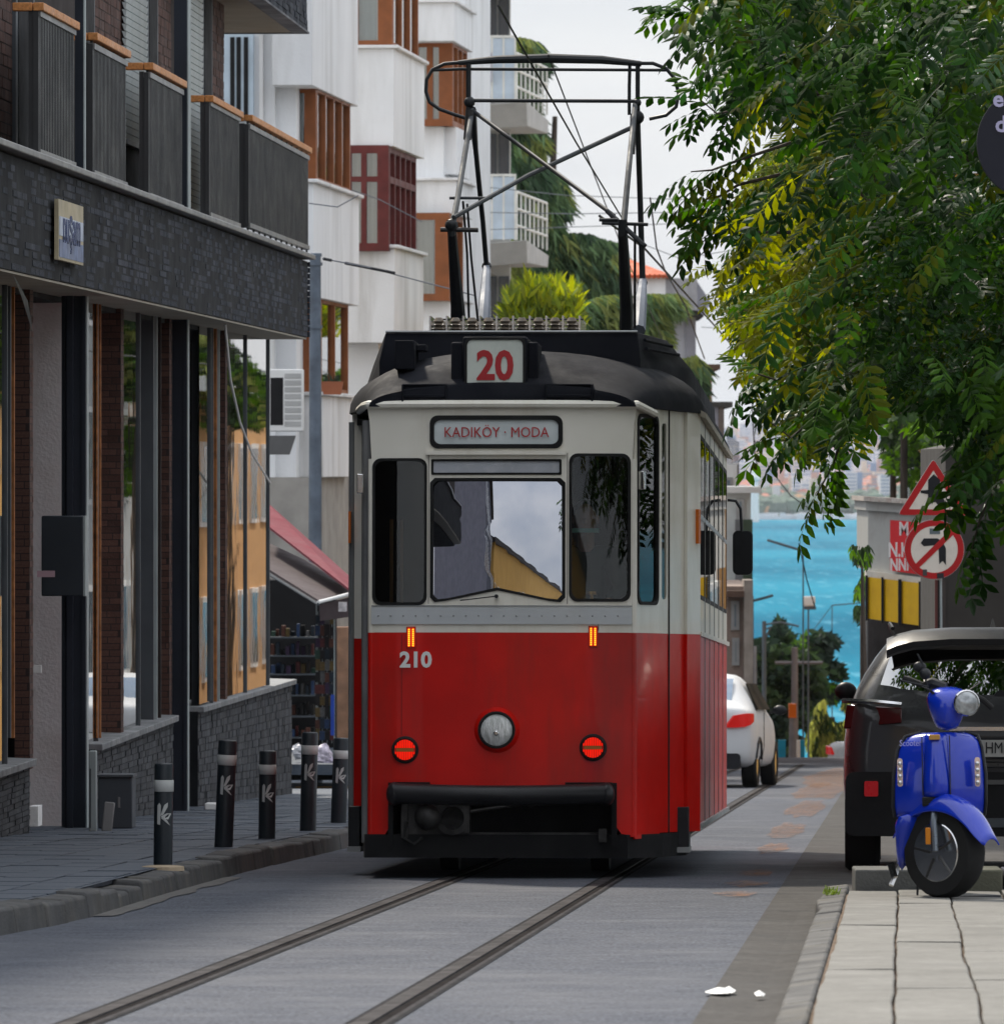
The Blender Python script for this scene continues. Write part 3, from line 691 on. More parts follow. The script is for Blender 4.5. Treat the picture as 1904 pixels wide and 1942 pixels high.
for a, b in wins:
    mb = MB(); mb.plate(rr(a-.01, b+.01, sz0-.01, sz1+.01, .055), [rr(a+.02, b-.02, sz0+.02, sz1-.02, .04)], .03, MS @ Matrix.Translation((0, -.003, 0))); fr = mb.build('window_frame', K['rubber'], tram)
    mb = MB(); mb.box(ex-.02, ex+.004, a, b, szm-.015, szm+.015); mb.build('transom', K['trim'], fr)
    mb = MB(); mb.plate(rr(a, b, sz0, szm, .02), [], .004, MS @ Matrix.Translation((0, -.001, 0))); mb.build('pane', gls, fr)
    for q in range(4):
        y0 = a+(b-a)*q/4; mb = MB(); mb.plate([(y0+.015, szm+.015), (y0+(b-a)/4-.015, szm+.015), (y0+(b-a)/4-.015, sz1), (y0+.015, sz1)], [], .004, MS @ Matrix.Translation((0, -.0005, 0))); mb.build('pane', gls, fr)
for a, b in wins[1:]:
    for q in (a-.06,):
        mb = MB(); mb.box(ex, ex+.005, q-.012, q+.012, .31, zc1-.03); mb.build('side_rib', K['trim'], tram)
mb = MB(); mb.box(ex, ex+.02, Y1, Y2, zr1-.01, zr1+.02); mb.build('side_strip', K['cream'], tram)
mb = MB(); mb.box(ex, ex+.02, Y1, Y2, .30, .33); mb.build('side_strip', K['trim'], tram)
mb = MB(); mb.loft([[Vector((ex-.02, y, zc1-.03)), Vector((ex+.045, y, zc1-.05)), Vector((ex+.05, y, zc1-.02)), Vector((ex-.02, y, zc1+.02))] for y in (Y1-.05, Y2)]); mb.build('eave_gutter', mat('gutter_beige', (.34, .31, .25), .6, var=.2, scale=4), tram)
xs(K['red'], lx1+.03, 'side_wall', .30, zr1, label='red lower wall of the far side'); xs(K['cream'], lx1+.03, 'side_wall', zr1, zc1-.02, label='cream upper wall of the far side', z1=zc1-.02) if 0 else xs(K['cream'], lx1+.03, 'side_wall', zr1+.001, zc1-.02, label='cream upper wall of the far side')
mb = MB(); mb.box(lx1, ex, Y2-.03, Y2, .3, zc1-.02); mb.build('rear_wall', K['red'], tram)
# floor, ceiling, inside
intm = mat('tram_inside', (.03, .028, .026), .8); mb = MB(); mb.box(lx1+.04, ex-.04, 1.3, Y2-.04, .62, .68); mb.box(fx0+.03, fx1-.03, .16, 1.3, .62, .68); mb.build('floor', intm, tram)
mb = MB(); mb.box(lx1+.04, ex-.04, 1.1, Y2-.04, zc1-.1, zc1-.06); mb.box(fx0+.03, fx1-.03, .14, 1.1, zc1-.1, zc1-.06); mb.build('ceiling', intm, tram)
mb = MB(); mb.box(fx0+.05, fx1-.05, .30, .34, .68, TZ(1150)); mb.build('dashboard', K['black'], tram)
mb = MB(); mb.box(lx1+.1, ex-.1, 1.7, 1.74, .68, zc1-.1); mb.build('cab_partition', mat('cab_wall', (.010, .008, .007), .9, spec=.05), tram)
mb = MB()
for px in (741, 760): mb.cyl((TX(px, .6), .6, .8), (TX(px, .6), .6, TZ(985, .6)), .012, n=8)
mb.build('grab_pole', mat('pole_brass', (.25, .13, .05), .4, metal=.6), tram, smooth=True)
# skirt and underframe
def zz(y): return SL*0
plan = [(TX(684), .25), (TX(690), .05), (TX(1190), .05), (TX(1255, .3), .5), (TX(1300, 1.), 1.1), (TX(1300, 1.), 2.0), (TX(684), 2.0)]
mb = MB(); n = len(plan)
mb.add([(x, y, .13) for x, y in plan]+[(x+(.0), y, zr0+.015) for x, y in plan], [tuple(range(n))[::-1], tuple(range(n, 2*n))]+[(i, (i+1) % n, n+(i+1) % n, n+i) for i in range(n)])
mb.build('skirt', K['under'], tram)
mb = MB(); mb.box(lx1+.15, ex-.12, 2.0, Y2-.1, .22, .6); mb.box(lx1+.05, ex-.05, 1.2, Y2-.2, .28, .62); mb.build('underframe', K['under'], tram)
for y in (2.6, 7.4):
    for x in (-.5, .5):
        mb = MB(); mb.cyl((x-.06+.05, y, .33), (x+.06+.05, y, .33), .33, n=24); mb.cyl((x-.09+.05, y, .33), (x+.09+.05, y, .33), .1, n=12); mb.build('wheel', K['steel'], tram, smooth=True)
# coupling recess and bumper
mb = MB(); mb.box(bx0-.02, bx1+.02, .45, .5, .2, TZ(1485)); mb.box(bx0-.03, bx0, .02, .45, .2, TZ(1485)); mb.box(bx1, bx1+.03, .02, .45, .2, TZ(1485)); mb.box(bx0, bx1, .02, .45, TZ(1490), TZ(1484)); mb.build('coupling_recess', K['under'], tram)
b0, b1 = TX(733), TX(1166)
pts = []
for i in range(21):
    t = i/20; x = b0+.05+(b1-b0-.1)*t; pts.append((x, -.13+.07*(2*t-1)**2, TZ(1505)-.012*math.sin(math.pi*t)))
mb = MB(); rings = []
for x, y, z in pts:
    r_ = []
    for k in range(12):
        q = 2*math.pi*k/12; r_.append(Vector((x, y+.06*math.cos(q), z+.06*math.sin(q)*(1.05 if math.sin(q) > 0 else 1.1))))
    rings.append(r_)
mb.loft(rings); 
for e in (0, -1): mb.ball((pts[e][0], pts[e][1]+.01, pts[e][2]-.005), (.052, .075, .075), 12, 8)
for x in (b0+.12, b1-.12): mb.box(x-.05, x+.05, -.06, .25, TZ(1520), TZ(1496))
mb.build('bumper', mat('bumper_black', (.014, .014, .016), .38, var=.4, scale=3, bump=.1, bscale=20), tram, smooth=True)
cm = mat('coupler_iron', (.045, .043, .042), .5, metal=.5, var=.5, scale=8, bump=.3, bscale=30)
x, z = TX(811), TZ(1550)
mb = MB(); mb.ball((x, -.02, z), (.085, .1, .085), 16, 10); mb.box(TX(766), TX(890), .06, .2, TZ(1588), TZ(1512)); mb.lathe([(.1, 0), (.11, .06), (.075, .07), (.07, .0)], 16, MF(TX(858), .05, TZ(1552)))
mb.box(TX(760), TX(772), .02, .1, TZ(1590), TZ(1510)); mb.box(TX(880), TX(890), -.0, .1, TZ(1580), TZ(1512)); cp = mb.build('coupler', cm, tram, smooth=True)
mb = MB(); mb.tube([(TX(892), .0, TZ(1540)), (TX(1000), -.02, TZ(1524))], .012, 6); mb.lathe([(.032, -.012), (.034, .012), (.018, .014), (.018, -.014)], 12, MF(TX(1008), -.02, TZ(1522))); mb.build('coupling_bar', cm, cp, smooth=True)
hose = [(TX(770), .02, TZ(1560)), (TX(765), -.03, TZ(1590)), (TX(785), -.03, TZ(1602)), (TX(800), .02, TZ(1590))]
mb = MB(); mb.tube(hose, .011, 6); mb.build('air_hose', K['rubber'], tram, smooth=True)
mb = MB(); mb.box(TX(1135), TX(1150), -.02, .06, TZ(1598), TZ(1572)); mb.build('hook', cm, tram, bevel=.004)
mb = MB(); mb.box(bx0+.05, bx1-.05, .12, .17, TZ(1600), TZ(1580)); mb.build('cross_beam', cm, tram)
for (pa, pb, y, nm) in ((662, 684, 1.1, 'left step'), (1253, 1307, 1.0, 'right step')):
    x0, x1 = TX(pa, y), TX(pb, y)
    mb = MB(); mb.box(x0, x1, y-.1, y+.3, TZ(1607, y), TZ(1530, y)); stp = mb.build('step_box', K['black'], tram, bevel=.006)
    mb = MB(); mb.box(x0-.006, x1+.006, y-.13, y+.3, TZ(1616, y), TZ(1607, y)+.004); mb.build('step_tread', K['trim'], stp)
# ---- roof
def roofsec(y):
    t = min(1, max(0, y/1.35)); e = math.sin(t*math.pi/2)
    xl = (fx0-.01)+(lx1-.02-(fx0-.01))*min(1, y/1.25); xr = (fx1+.01)+(ex+.03-(fx1+.01))*min(1, y/1.25)
    h = .10+.29*math.sin(min(1, (y+.02)/.85)*math.pi/2)**.8
    return xl, xr, h
rings = []
for y in (.02, .06, .12, .22, .35, .5, .7, .95, 1.25, 1.6, 3, 6, 9, 9.6, 9.9, 9.98):
    xl, xr, h = roofsec(y)
    if y > 9.5: h *= {9.6: .93, 9.9: .6, 9.98: .2}[y]
    zb = zc1-.02; r_ = []
    for k in range(25):
        q = math.pi*k/24; c_, s_ = math.cos(q), math.sin(q)
        x = (xl+xr)/2+(xr-xl)/2*math.copysign(abs(c_)**.85, c_); r_.append(Vector((x, y, zb+h*abs(s_)**.9)))
    rings.append(r_)
mb = MB(); mb.loft(rings, closed=True); rf = mb.build('roof', K['roof'], tram, smooth=True, ang=60)
for pa, pb in ((763, 842), (1035, 1120)):
    x0, x1 = TX(pa), TX(pb)
    mb = MB()
    for k in range(2):
        y = .03+k*.03; z = zc1+.035+k*.055
        mb.box(x0, x1, y-.02-.0, y+.25, z, z+.022)
    mb.box(x0-.012, x0, .0, .3, zc1+.01, zc1+.12); mb.box(x1, x1+.012, .0, .3, zc1+.01, zc1+.12); mb.box(x0-.012, x1+.012, .03, .3, zc1+.112, zc1+.125); mb.build('roof_vent', K['roof'], rf, bevel=.005)
mb = MB(); mb.box(TX(750, .5), TX(787, .5), .32, .75, TZ(700, .4), TZ(645, .4)); mb.box(TX(787, .5), TX(806, .5), .5, .75, TZ(664, .5), TZ(652, .5)); mb.build('roof_box', K['roof'], rf, bevel=.006)
# fairing
ztop = TZ(629, .9)
bt = [(TX(720, .9), .85), (TX(1212, .9), .85), (1.18, 2.1), (1.18, 9.0), (-1.08, 9.0), (-1.0, 1.6)]
tp = [(TX(729, .9), .9), (TX(1208, .9), .9), (1.00, 2.0), (1.0, 8.9), (-.86, 8.9), (-.8, 1.6)]
mb = MB(); n = 6
md = [(TX(718, .9), .85), (TX(1214, .9), .85), (1.16, 2.05), (1.16, 9.0), (-1.02, 9.0), (-.9, 1.5)]
mb.add([(x, y, zc1+.02) for x, y in bt]+[(x, y, ztop-.19) for x, y in md]+[(x, y, ztop) for x, y in tp],
       [tuple(range(n))[::-1], tuple(range(2*n, 3*n))]+[(r*n+i, r*n+(i+1) % n, r*n+n+(i+1) % n, r*n+n+i) for r in (0, 1) for i in range(n)])
fa = mb.build('roof_fairing', K['roof'], tram, bevel=.008)
mb = MB(); mb.tube([(tp[0][0], .89, ztop+.004), (tp[1][0], .89, ztop+.004)], .008, 5); mb.build('fairing_edge', K['trim'], fa)
for k in range(2):
    f0, f1 = .38+.3*k, .46+.3*k
    def q(t, w):
        a = Vector((*md[1], ztop-.19)).lerp(Vector((*md[2], ztop-.19)), t); b = Vector((*tp[1], ztop)).lerp(Vector((*tp[2], ztop)), t); return a.lerp(b, w)+Vector((.02, -.008, 0))
    mb = MB(); mb.tube([q(.1, f1), q(.9, f1)], .012, 6); mb.build('fairing_rib', K['roof'], fa)
# resistor bank: row of ceramic insulators
rk = MB(); rk.box(TX(826, 1.6), TX(1106, 1.6), 1.5, 2.6, ztop-.01, ztop+.01); rk.tube([(TX(828, 1.6), 1.55, ztop+.115), (TX(1106, 1.6), 1.55, ztop+.115)], .006, 5); rk = rk.build('resistor_rack', cm, tram)
ins = mat('ceramic', (.16, .13, .10), .3, var=.4, scale=20)
im = None
for i in range(9):
    for j in range(2):
        x = TX(832+i*31.5, 1.6)+.0; y = 1.5+j*.5
        if im is None:
            mb = MB(); mb.lathe([(.035, 0), (.035, .02), (.022, .03), (.04, .04), (.024, .055), (.042, .066), (.024, .08), (.036, .09), (.02, .115)], 10); im = mb.build('insulator', ins, rk, smooth=True); o = im
        else: o = im.copy(); COL.objects.link(o); KIDS[rk.name].append(o)
        o.location = (x, y, ztop+.01)
for i in range(10):
    x = TX(847+i*31.5-31, 1.6); mb = MB(); mb.box(x-.006, x+.006, 1.45, 2.4, ztop+.0, ztop+.135); mb.build('rack_plate', K['chrome'], rk)
# ---- pantograph
pg = MB(); pm_ = mat('pantograph_steel', (.055, .06, .065), .65, metal=.0, var=.3, scale=6); pk = mat('pantograph_black', (.018, .02, .022), .45, var=.3)
def tb(name, m, pts, r, n=8):
    mb = MB(); mb.tube([TP(*p) for p in pts], r, n); return mb.build(name, m, tram, smooth=True)
yf, yb, yt = 3.1, 6.3, 4.7
tb('lower_arm', pk, [(868, 622, yt-.6), (866, 580, 4.0), (855, 440, yf), (853, 415, yf)], [.055, .048, .03, .03])
tb('lower_arm', pk, [(1187, 622, yt-.6), (1187, 580, 4.0), (1180, 440, yf), (1180, 415, yf)], [.048, .045, .033, .03])
gm_ = mat('arm_grey', (.16, .18, .22), .6, metal=.0, var=.2)
tb('lower_arm', gm_, [(914, 622, yt+.4), (918, 560, 5.4), (921, 505, yb)], [.05, .04, .026])
tb('lower_arm', gm_, [(1210, 626, yt+.4), (1214, 570, 5.4), (1218, 530, yb)], [.05, .045, .028])
tb('upper_arm', pm_, [(855, 430, yf), (866, 372, 3.5), (893, 205, yt)], [.022, .02, .018])
tb('upper_arm', pm_, [(1181, 430, yf), (1190, 330, 3.5), (1203, 195, yt)], [.022, .02, .018])
tb('upper_arm', pk, [(921, 505, yb), (914, 420, 6.0), (900, 282, 5.3), (893, 205, yt)], [.018, .018, .018, .03])
tb('upper_arm', pm_, [(1218, 540, yb), (1213, 380, 5.8), (1207, 200, yt)], [.022, .02, .02])
tb('brace', pk, [(892, 205, yt), (1040, 315, 3.9), (1163, 407, yf+.1)], .015)
tb('brace', pk, [(1150, 398, yf+.1), (1222, 465, yf-.1)], .018)
tb('brace', pm_, [(858, 410, yf), (1000, 330, 3.9), (1195, 240, yt-.1)], .017)
tb('cross_bar', pm_, [(850, 373, 3.6), (932, 373, 3.6)], .01); tb('cross_bar', cm, [(833, 433, yf), (905, 434, yf)], .016)
tb('cross_bar', pk, [(1135, 415, yf), (1170, 415, yf)], .012); tb('cross_bar', pk, [(1140, 421, yf), (1228, 424, yf)], .012)
tb('pull_rod', pk, [(876, 380, 3.6), (884, 480, 4), (888, 620, 4.2)], .008); tb('pull_rod', pk, [(884, 385, 3.6), (892, 490, 4), (906, 620, 4.2)], .008)
tb('pull_rod', pk, [(1203, 425, 3.6), (1203, 620, 4.2)], .009)
tb('spring', cm, [(888, 205, yt-.1), (884, 262, yt-.1)], .028); tb('spring', cm, [(1200, 215, yt-.1), (1197, 290, yt-.1)], .022)
hr = lambda pts: [(a, b, yt) for a, b in pts]
tb('contact_strip', pk, [(867, 115, yt), (940, 109, yt), (1040, 107, yt), (1140, 110, yt), (1215, 118, yt)], [.018, .028, .034, .03, .02], 10)
tb('contact_horn', pk, hr([(1205, 117), (1237, 117), (1262, 127), (1279, 147), (1286, 175), (1281, 200), (1262, 216), (1230, 223)]), .013)
tb('contact_horn', pk, hr([(875, 114), (840, 117), (817, 128), (806, 147), (805, 170), (812, 190), (830, 203), (860, 214), (885, 222)]), .013)
tb('head_bar', pk, hr([(815, 129), (870, 127), (1262, 130)]), .011); tb('head_bar', pk, hr([(888, 187), (1205, 189)]), .013)
tb('head_post', pk, hr([(886, 112), (886, 205)]), .018); tb('head_post', pk, hr([(1208, 115), (1208, 200)]), .016); tb('head_post', pk, hr([(1193, 120), (1192, 160), (1192, 215)]), .012)
for p_, r_ in ((TP(888, 190, yt), .04), (TP(1207, 192, yt), .03), (TP(1207, 220, yt), (.05, .03, .05)), (TP(854, 425, yf), .045), (TP(921, 503, yb), .035), (TP(1218, 535, yb), .035)):
    mb = MB(); mb.ball(p_, r_, 8, 6); mb.build('pivot', pk, tram, smooth=True)

mb = MB(); mb.box(TX(860, 4), TX(1225, 4), 3.3, 5.6, ztop-.02, ztop+.03); mb.build('pantograph_base', K['roof'], tram)
# mirror near the rear
my = 8.9; mp_ = [TP(1379, 948, my), TP(1395, 950, my), TP(1404, 965, my), TP(1406, 1008, my)]
mb = MB(); mb.tube(mp_, .012, 6); mi = mb.build('mirror_arm', K['black'], tram, smooth=True)
a, b_ = TP(1389, 1090, my), TP(1427, 1006, my)
mb = MB(); mb.plate(rr(a.x, b_.x, a.z, b_.z, .04), [], .09, Matrix.Translation((0, my, 0))); mb.build('mirror', K['black'], mi, bevel=.012)
# ---- driver seen through the right front window
dm = mat('driver_jacket', (.02, .035, .03), .9, var=.3); skin = mat('skin', (.32, .17, .11), .6)
drv = thing('person', 'tram driver in dark clothes seated behind the right front window', 'person', tuple((tram.matrix_basis @ Vector((TX(1110, .8), .8, .68)))), (0, 0, -YAW))
def skinned(name, verts, edges, rad, m, parent, sub=1):
    me = bpy.data.meshes.new(name); me.from_pydata(verts, edges, []); me.materials.append(m)
    o = bpy.data.objects.new(name, me); COL.objects.link(o); o.parent = parent
    s = o.modifiers.new('skin', 'SKIN'); s.use_smooth_shade = True
    for i, r in enumerate(rad): me.skin_vertices[0].data[i].radius = r if isinstance(r, tuple) else (r, r)
    me.skin_vertices[0].data[0].use_root = True
    ss = o.modifiers.new('sub', 'SUBSURF'); ss.levels = sub+1; ss.render_levels = sub+1
    return o
hz_ = TZ(985, .8)-.68-.0
vs = [(0, .1, .42), (0, .12, .62), (0, .1, .82), (0, .08, hz_-.16), (.16, .1, hz_-.22), (.24, -.08, hz_-.45), (.16, -.3, hz_-.5), (-.16, .1, hz_-.22), (-.24, -.08, hz_-.45), (-.16, -.3, hz_-.5), (.1, -.3, .44), (-.1, -.3, .44), (.1, -.36, .08), (-.1, -.36, .08)]
ed = [(0, 1), (1, 2), (2, 3), (3, 4), (4, 5), (5, 6), (3, 7), (7, 8), (8, 9), (0, 10), (0, 11), (10, 12), (11, 13)]
try:
    m_ = bpy.data.meshes.new('body'); m_.from_pydata(vs, ed, []); m_.materials.append(dm)
    bo = bpy.data.objects.new('body', m_); COL.objects.link(bo); bo.parent = drv
    s = bo.modifiers.new('skin', 'SKIN'); s.use_smooth_shade = True
    rad = [.16, .15, .17, .1, .08, .055, .035, .08, .055, .035, .08, .08, .05, .05]
    for i, r in enumerate(rad): m_.skin_vertices[0].data[i].radius = (r, r)
    m_.skin_vertices[0].data[0].use_root = True
    ss = bo.modifiers.new('sub', 'SUBSURF'); ss.levels = 1; ss.render_levels = 1
except Exception as e: print('driver', e)
mb = MB(); mb.ball((0, .04, hz_), (.075, .095, .115), 16, 12); mb.ball((0, -.055, hz_-.01), (.014, .02, .02), 8, 6); mb.cyl((0, .07, hz_-.2), (0, .05, hz_-.08), .055); mb.ball((-.078, .05, hz_), (.01, .02, .03), 6, 5); mb.ball((.078, .05, hz_), (.01, .02, .03), 6, 5)
mb.build('head', skin, drv, smooth=True)
mb = MB(); mb.ball((0, .065, hz_+.035), (.082, .095, .1), 14, 9); mb.build('hair', K['black'], drv, smooth=True)
for sx in (-.16, .16):
    mb = MB(); mb.ball((sx, -.34, hz_-.52), (.035, .045, .022), 10, 6)
    for k in range(4): mb.tube([(sx-.027+k*.018, -.37, hz_-.52), (sx-.027+k*.018, -.405, hz_-.525), (sx-.026+k*.017, -.42, hz_-.545)], [.009, .008, .007], 6)
    mb.tube([(sx+.03, -.34, hz_-.52), (sx+.05, -.37, hz_-.525)], [.011, .008], 6); mb.build('hand', skin, drv, smooth=True)
mb = MB(); mb.box(TX(1084, .1), TX(1135, .1), .12, .135, TZ(1009), TZ(1001)); mb.build('cab_sticker', mat('green_plate', (.12, .30, .24), .5), tram)
mb = MB(); mb.lathe([(.03, 0), (.012, .01), (.012, .05), (.035, .055), (.03, .075)], 12, Matrix.Translation((TX(1121, .25), .25, TZ(1143)))); mb.build('brass_handle', mat('brass', (.5, .28, .08), .3, metal=.8), tram, smooth=True)
# ================================================================ left dark brick building
class Fac:
    """facade frame: x outward to the street, y along it; hits picture columns"""
    def __init__(s, X, d, sl): s.X, s.d, s.sl = X, d, sl; s.n = math.hypot(1, sl)
    def hit(s, px, off=0.):            # local y on the plane x=off, and depth
        k = (px-HX)/F; X0 = s.X+off*s.n      # plane: X = X0 + sl*(d-s.d)
        d = (X0-s.sl*s.d)/(k-s.sl); return ((d-s.d)*s.n-off*s.sl*0, d)
    def z(s, py, d): return CZ+(HY-py)*d/F
    def M(s): return Matrix.Translation((s.X, s.d, 0)) @ Matrix.Rotation(-math.atan(s.sl), 4, 'Z')
    def loc(s, px, py, off=0.):
        ly, d = s.hit(px, off); return (off, s.ly(px, off), s.z(py, d))
    def ly(s, px, off=0.):
        # exact: local point (off, ly) maps to world; solve for ly
        k = (px-HX)/F; c, n = 1/s.n, s.sl/s.n
        # X = s.X + off*c + ly*n ; d = s.d - off*n + ly*c ; X = k d
        return (k*(s.d-off*n)-s.X-off*c)/(n-k*c)
    def d_(s, px, off=0.):
        return s.d-off*s.sl/s.n+s.ly(px, off)/s.n
    def zz(s, px, py, off=0.): return s.z(py, s.d_(px, off))
LB = Fac(-3.69, 58., .0487)
lb = thing('brick_building', 'dark brick building with long cornice and metal balcony panels at left', 'building', (LB.X, LB.d, 0), (0, 0, -math.atan(LB.sl)))
M_ = dict(
 dbrick=mat('dark_split_brick', (.046, .051, .062), .8, spec=.12, var=.4, scale=2, bump=.4, bscale=50, isl=.25),
 dbrickg=mat('grey_brick', (.045, .047, .052), .8, var=.3, scale=3, bump=.4, bscale=50, isl=.3),
 bbrick=mat('brown_brick', (.085, .042, .032), .8, var=.25, scale=4, bump=.3, bscale=50, isl=.3),
 mortar=mat('dark_mortar', (.006, .007, .009), .95),
 bmortar=mat('brown_mortar', (.03, .022, .02), .95),
 navy=mat('navy_steel', (.018, .023, .034), .45, var=.15, metal=.2),
 edge=mat('pale_edge', (.30, .34, .34), .5, var=.15),
 panel=mat('balcony_panel_grey', (.042, .043, .045), .5, var=.12, metal=.2),
 cap=mat('panel_cap', (.19, .19, .19), .4, var=.2, metal=.3),
 wood=mat('orange_wood', (.52, .22, .07), .5, var=.25, scale=14, stretch=(4, 1, 4)),
 shutter=mat('shutter_silver', (.42, .46, .46), .45, var=.1, metal=.1),
 plaster=mat('pale_plaster', (.78, .78, .76), .9, var=.08, scale=1, bump=.3, bscale=40, dirt=(.62, .6, .56), dirts=2),
 stone=mat('sill_stone', (.16, .165, .17), .6, var=.25, scale=6, dirt=(.32, .32, .32), dirts=7),
 shopgl=glass('shop_glass', (.35, .40, .38), 1.9, .12, .012, wav=.02),
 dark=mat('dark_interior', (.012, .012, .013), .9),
 gtrim=mat('grey_metal', (.075, .085, .095), .5, var=.15, metal=.2),
 soffit=mat('beige_soffit', (.36, .33, .27), .8, var=.08),
)
class Bricks:
    """real bricks: the first ones are objects of their own, the rest one joined mesh"""
    def __init__(s, parent, name, m, cap=300): s.p, s.name, s.m, s.cap, s.n, s.rest = parent, name, m, cap, 0, MB(); s.meshes = {}; s.items = []
    def one(s, M, w, h, t, pri=0): s.items.append((pri, M, w, h, t))
    def wall(s, Mw, W, H, bw, bh, gap=.008, t=.025, jit=.008, rnd=R, pri=0):
        """fills W x H of the XZ plane of Mw, outward -y"""
        rows = max(1, round(H/bh)); bh = H/rows
        for j in range(rows):
            x = -(bw*.5 if j % 2 else 0)-rnd.uniform(0, .1)*bw
            while x < W-.004:
                w = bw*(rnd.uniform(.85, 1.15)); a = max(0, x); b = min(W, x+w)
                if b-a > bw*.18:
                    s.one(Mw @ Matrix.Translation((a+gap/2, -rnd.uniform(0, jit), j*bh+gap/2)), b-a-gap, bh-gap, t, pri)
                x += w
    def flush(s):
        s.items.sort(key=lambda i: i[0])
        for k, (pri, M, w, h, t) in enumerate(s.items):
            if k < s.cap:
                key = (round(w/.03), round(h, 3))
                if key not in s.meshes:
                    mb = MB(); mb.box(0, 1, 0, 1, 0, 1); o = mb.build(s.name, s.m, s.p); s.meshes[key] = o
                else:
                    o = s.meshes[key].copy(); COL.objects.link(o)
                o.matrix_basis = M @ Matrix.Diagonal((w, t, h, 1))
            else:
                s.rest.box(0, w, 0, t, 0, h, M)
        if s.rest.v: s.rest.build(s.name, s.m, s.p, kind='stuff')
ALONG = lambda off, ly, z: Matrix(((0, -1, 0, off), (1, 0, 0, ly), (0, 0, 1, z), (0, 0, 0, 1)))    # XZ plane -> along facade, front faces +x
def CAMF(xl, ly, z): return Matrix.Translation((xl, ly, z))                                          # XZ plane facing the camera (-y)
def lbx(name, m, x0, x1, y0, y1, z0, z1, par=lb, bev=0, label=None, kind=None):
    mb = MB(); mb.box(x0, x1, y0, y1, z0, z1); return mb.build(name, m, par, bevel=bev, label=label, kind=kind)
OFC = .45
zct = LB.zz(0, 278, OFC); zcb = LB.zz(0, 505, OFC); lyE = LB.ly(589, OFC); zgnd = gz(58)+.12
# shell of the building behind
lbx('cornice', M_['mortar'], -2.5, OFC-.03, -26, lyE-.03, zcb, zct-.02)
lbx('cornice_soffit', M_['soffit'], -2.5, OFC-.04, -26, lyE-.04, zcb-.02, zcb-.004)
lbx('cornice_cap', M_['cap'], OFC-.25, OFC+.05, -26, lyE+.04, zct, zct+.05, bev=.008)
br = Bricks(lb, 'brick', M_['dbrick'], 170)
br.wall(ALONG(OFC-.035, LB.ly(-60, OFC), zcb), lyE-LB.ly(-60, OFC), zct-zcb-.02, .30, .056, .014, .035, .010)
br.wall(CAMF(OFC-.6, lyE-.01, zcb) @ Matrix.Rotation(math.pi, 4, 'Z') @ Matrix.Translation((-.6, 0, 0)), .6, zct-zcb-.02, .34, .062)
# white street sign plate on the cornice
ya, yb_ = LB.ly(111, OFC+.03), LB.ly(158, OFC+.03); za, zb_ = LB.zz(130, 498, OFC), LB.zz(130, 385, OFC)
sp = lbx('sign_plate', mat('sign_tan', (.42, .36, .24), .5, var=.2, scale=5), OFC+.0, OFC+.03, ya, yb_, za, zb_)
lbx('sign_field', mat('sign_blue', (.16, .20, .32), .5, var=.4, scale=6), OFC+.03, OFC+.034, ya+.03, yb_-.03, za+.02, za+(zb_-za)*.34, sp)
lbx('sign_field', mat('sign_pale', (.45, .5, .6), .5, var=.3, scale=7), OFC+.03, OFC+.034, ya+.03, yb_-.03, za+(zb_-za)*.40, za+(zb_-za)*.72, sp)
text_part('lettering', 'nuşam', .36, mat('sign_navy', (.03, .05, .14), .5), sp, ALONG(OFC+.036, (ya+yb_)/2, za+(zb_-za)*.56), squeeze=1.3, bold=.006)
# upper wall
zu0, zu1 = zct+.03, zct+3.6
lyU = LB.ly(430, 0)
lbx('upper_wall', M_['bmortar'], -.3, -.03, -26, lyU-.03, zu0, zu1)
lbx('upper_wall', M_['bmortar'], -9, -.3, lyU-.33, lyU-.03, zu0, zu1)
bb = Bricks(lb, 'brick', M_['bbrick'], 120)
for xa, xb in ((-60, 30), (180, 240), (300, 330), (403, 430)):
    a, b = LB.ly(xa), LB.ly(xb); bb.wall(ALONG(-.03, a, zu0), b-a, 2.6, .26, .085, .010, .03, .006, pri=1)
def along(name, m, xa, xb, off, th, z0, z1, label=None, par=lb, kind=None):
    return lbx(name, m, off-th, off, LB.ly(xa, off), LB.ly(xb, off), z0, z1, par, label=label, kind=kind)
# dark windows on the upper floor
for xa, xb in ((30, 66), (158, 180), (280, 300), (385, 403)):
    w = along('window', M_['gtrim'], xa, xb, .0, .06, zu0, zu1)
    lbx('pane', M_['dark'], .0, .006, LB.ly(xa)+.12*(LB.ly(xb)-LB.ly(xa)), LB.ly(xb)-.12*(LB.ly(xb)-LB.ly(xa)), zu0, zu1, w)
# silver roller shutters: real slats
for xa, xb, yb0 in ((240, 281, 272), (362, 386, 397)):
    a, b = LB.ly(xa, .02), LB.ly(xb, .02); z0 = LB.zz((xa+xb)/2, yb0, .02)
    sh = lbx('roller_shutter', M_['cap'], -.02, .03, a, b, z0-.04, z0, label='half lowered silver roller shutter')
    z = z0; k = 0; slat = None
    while z < zu0+3.0:
        if slat is None: mb = MB(); mb.hexa([Vector(p) for p in ((-.0, a, 0), (.012, a, 0), (.012, b, 0), (0, b, 0), (-.02, a, .058), (.02, a, .050), (.02, b, .050), (-.02, b, .058))]); o = mb.build('slat', M_['shutter'], sh); slat = o
        else: o = slat.copy(); COL.objects.link(o)
        o.location = (0, 0, z); z += .062; k += 1
    lbx('pane', M_['dark'], -.04, -.03, a, b, zu0, zu1, sh)
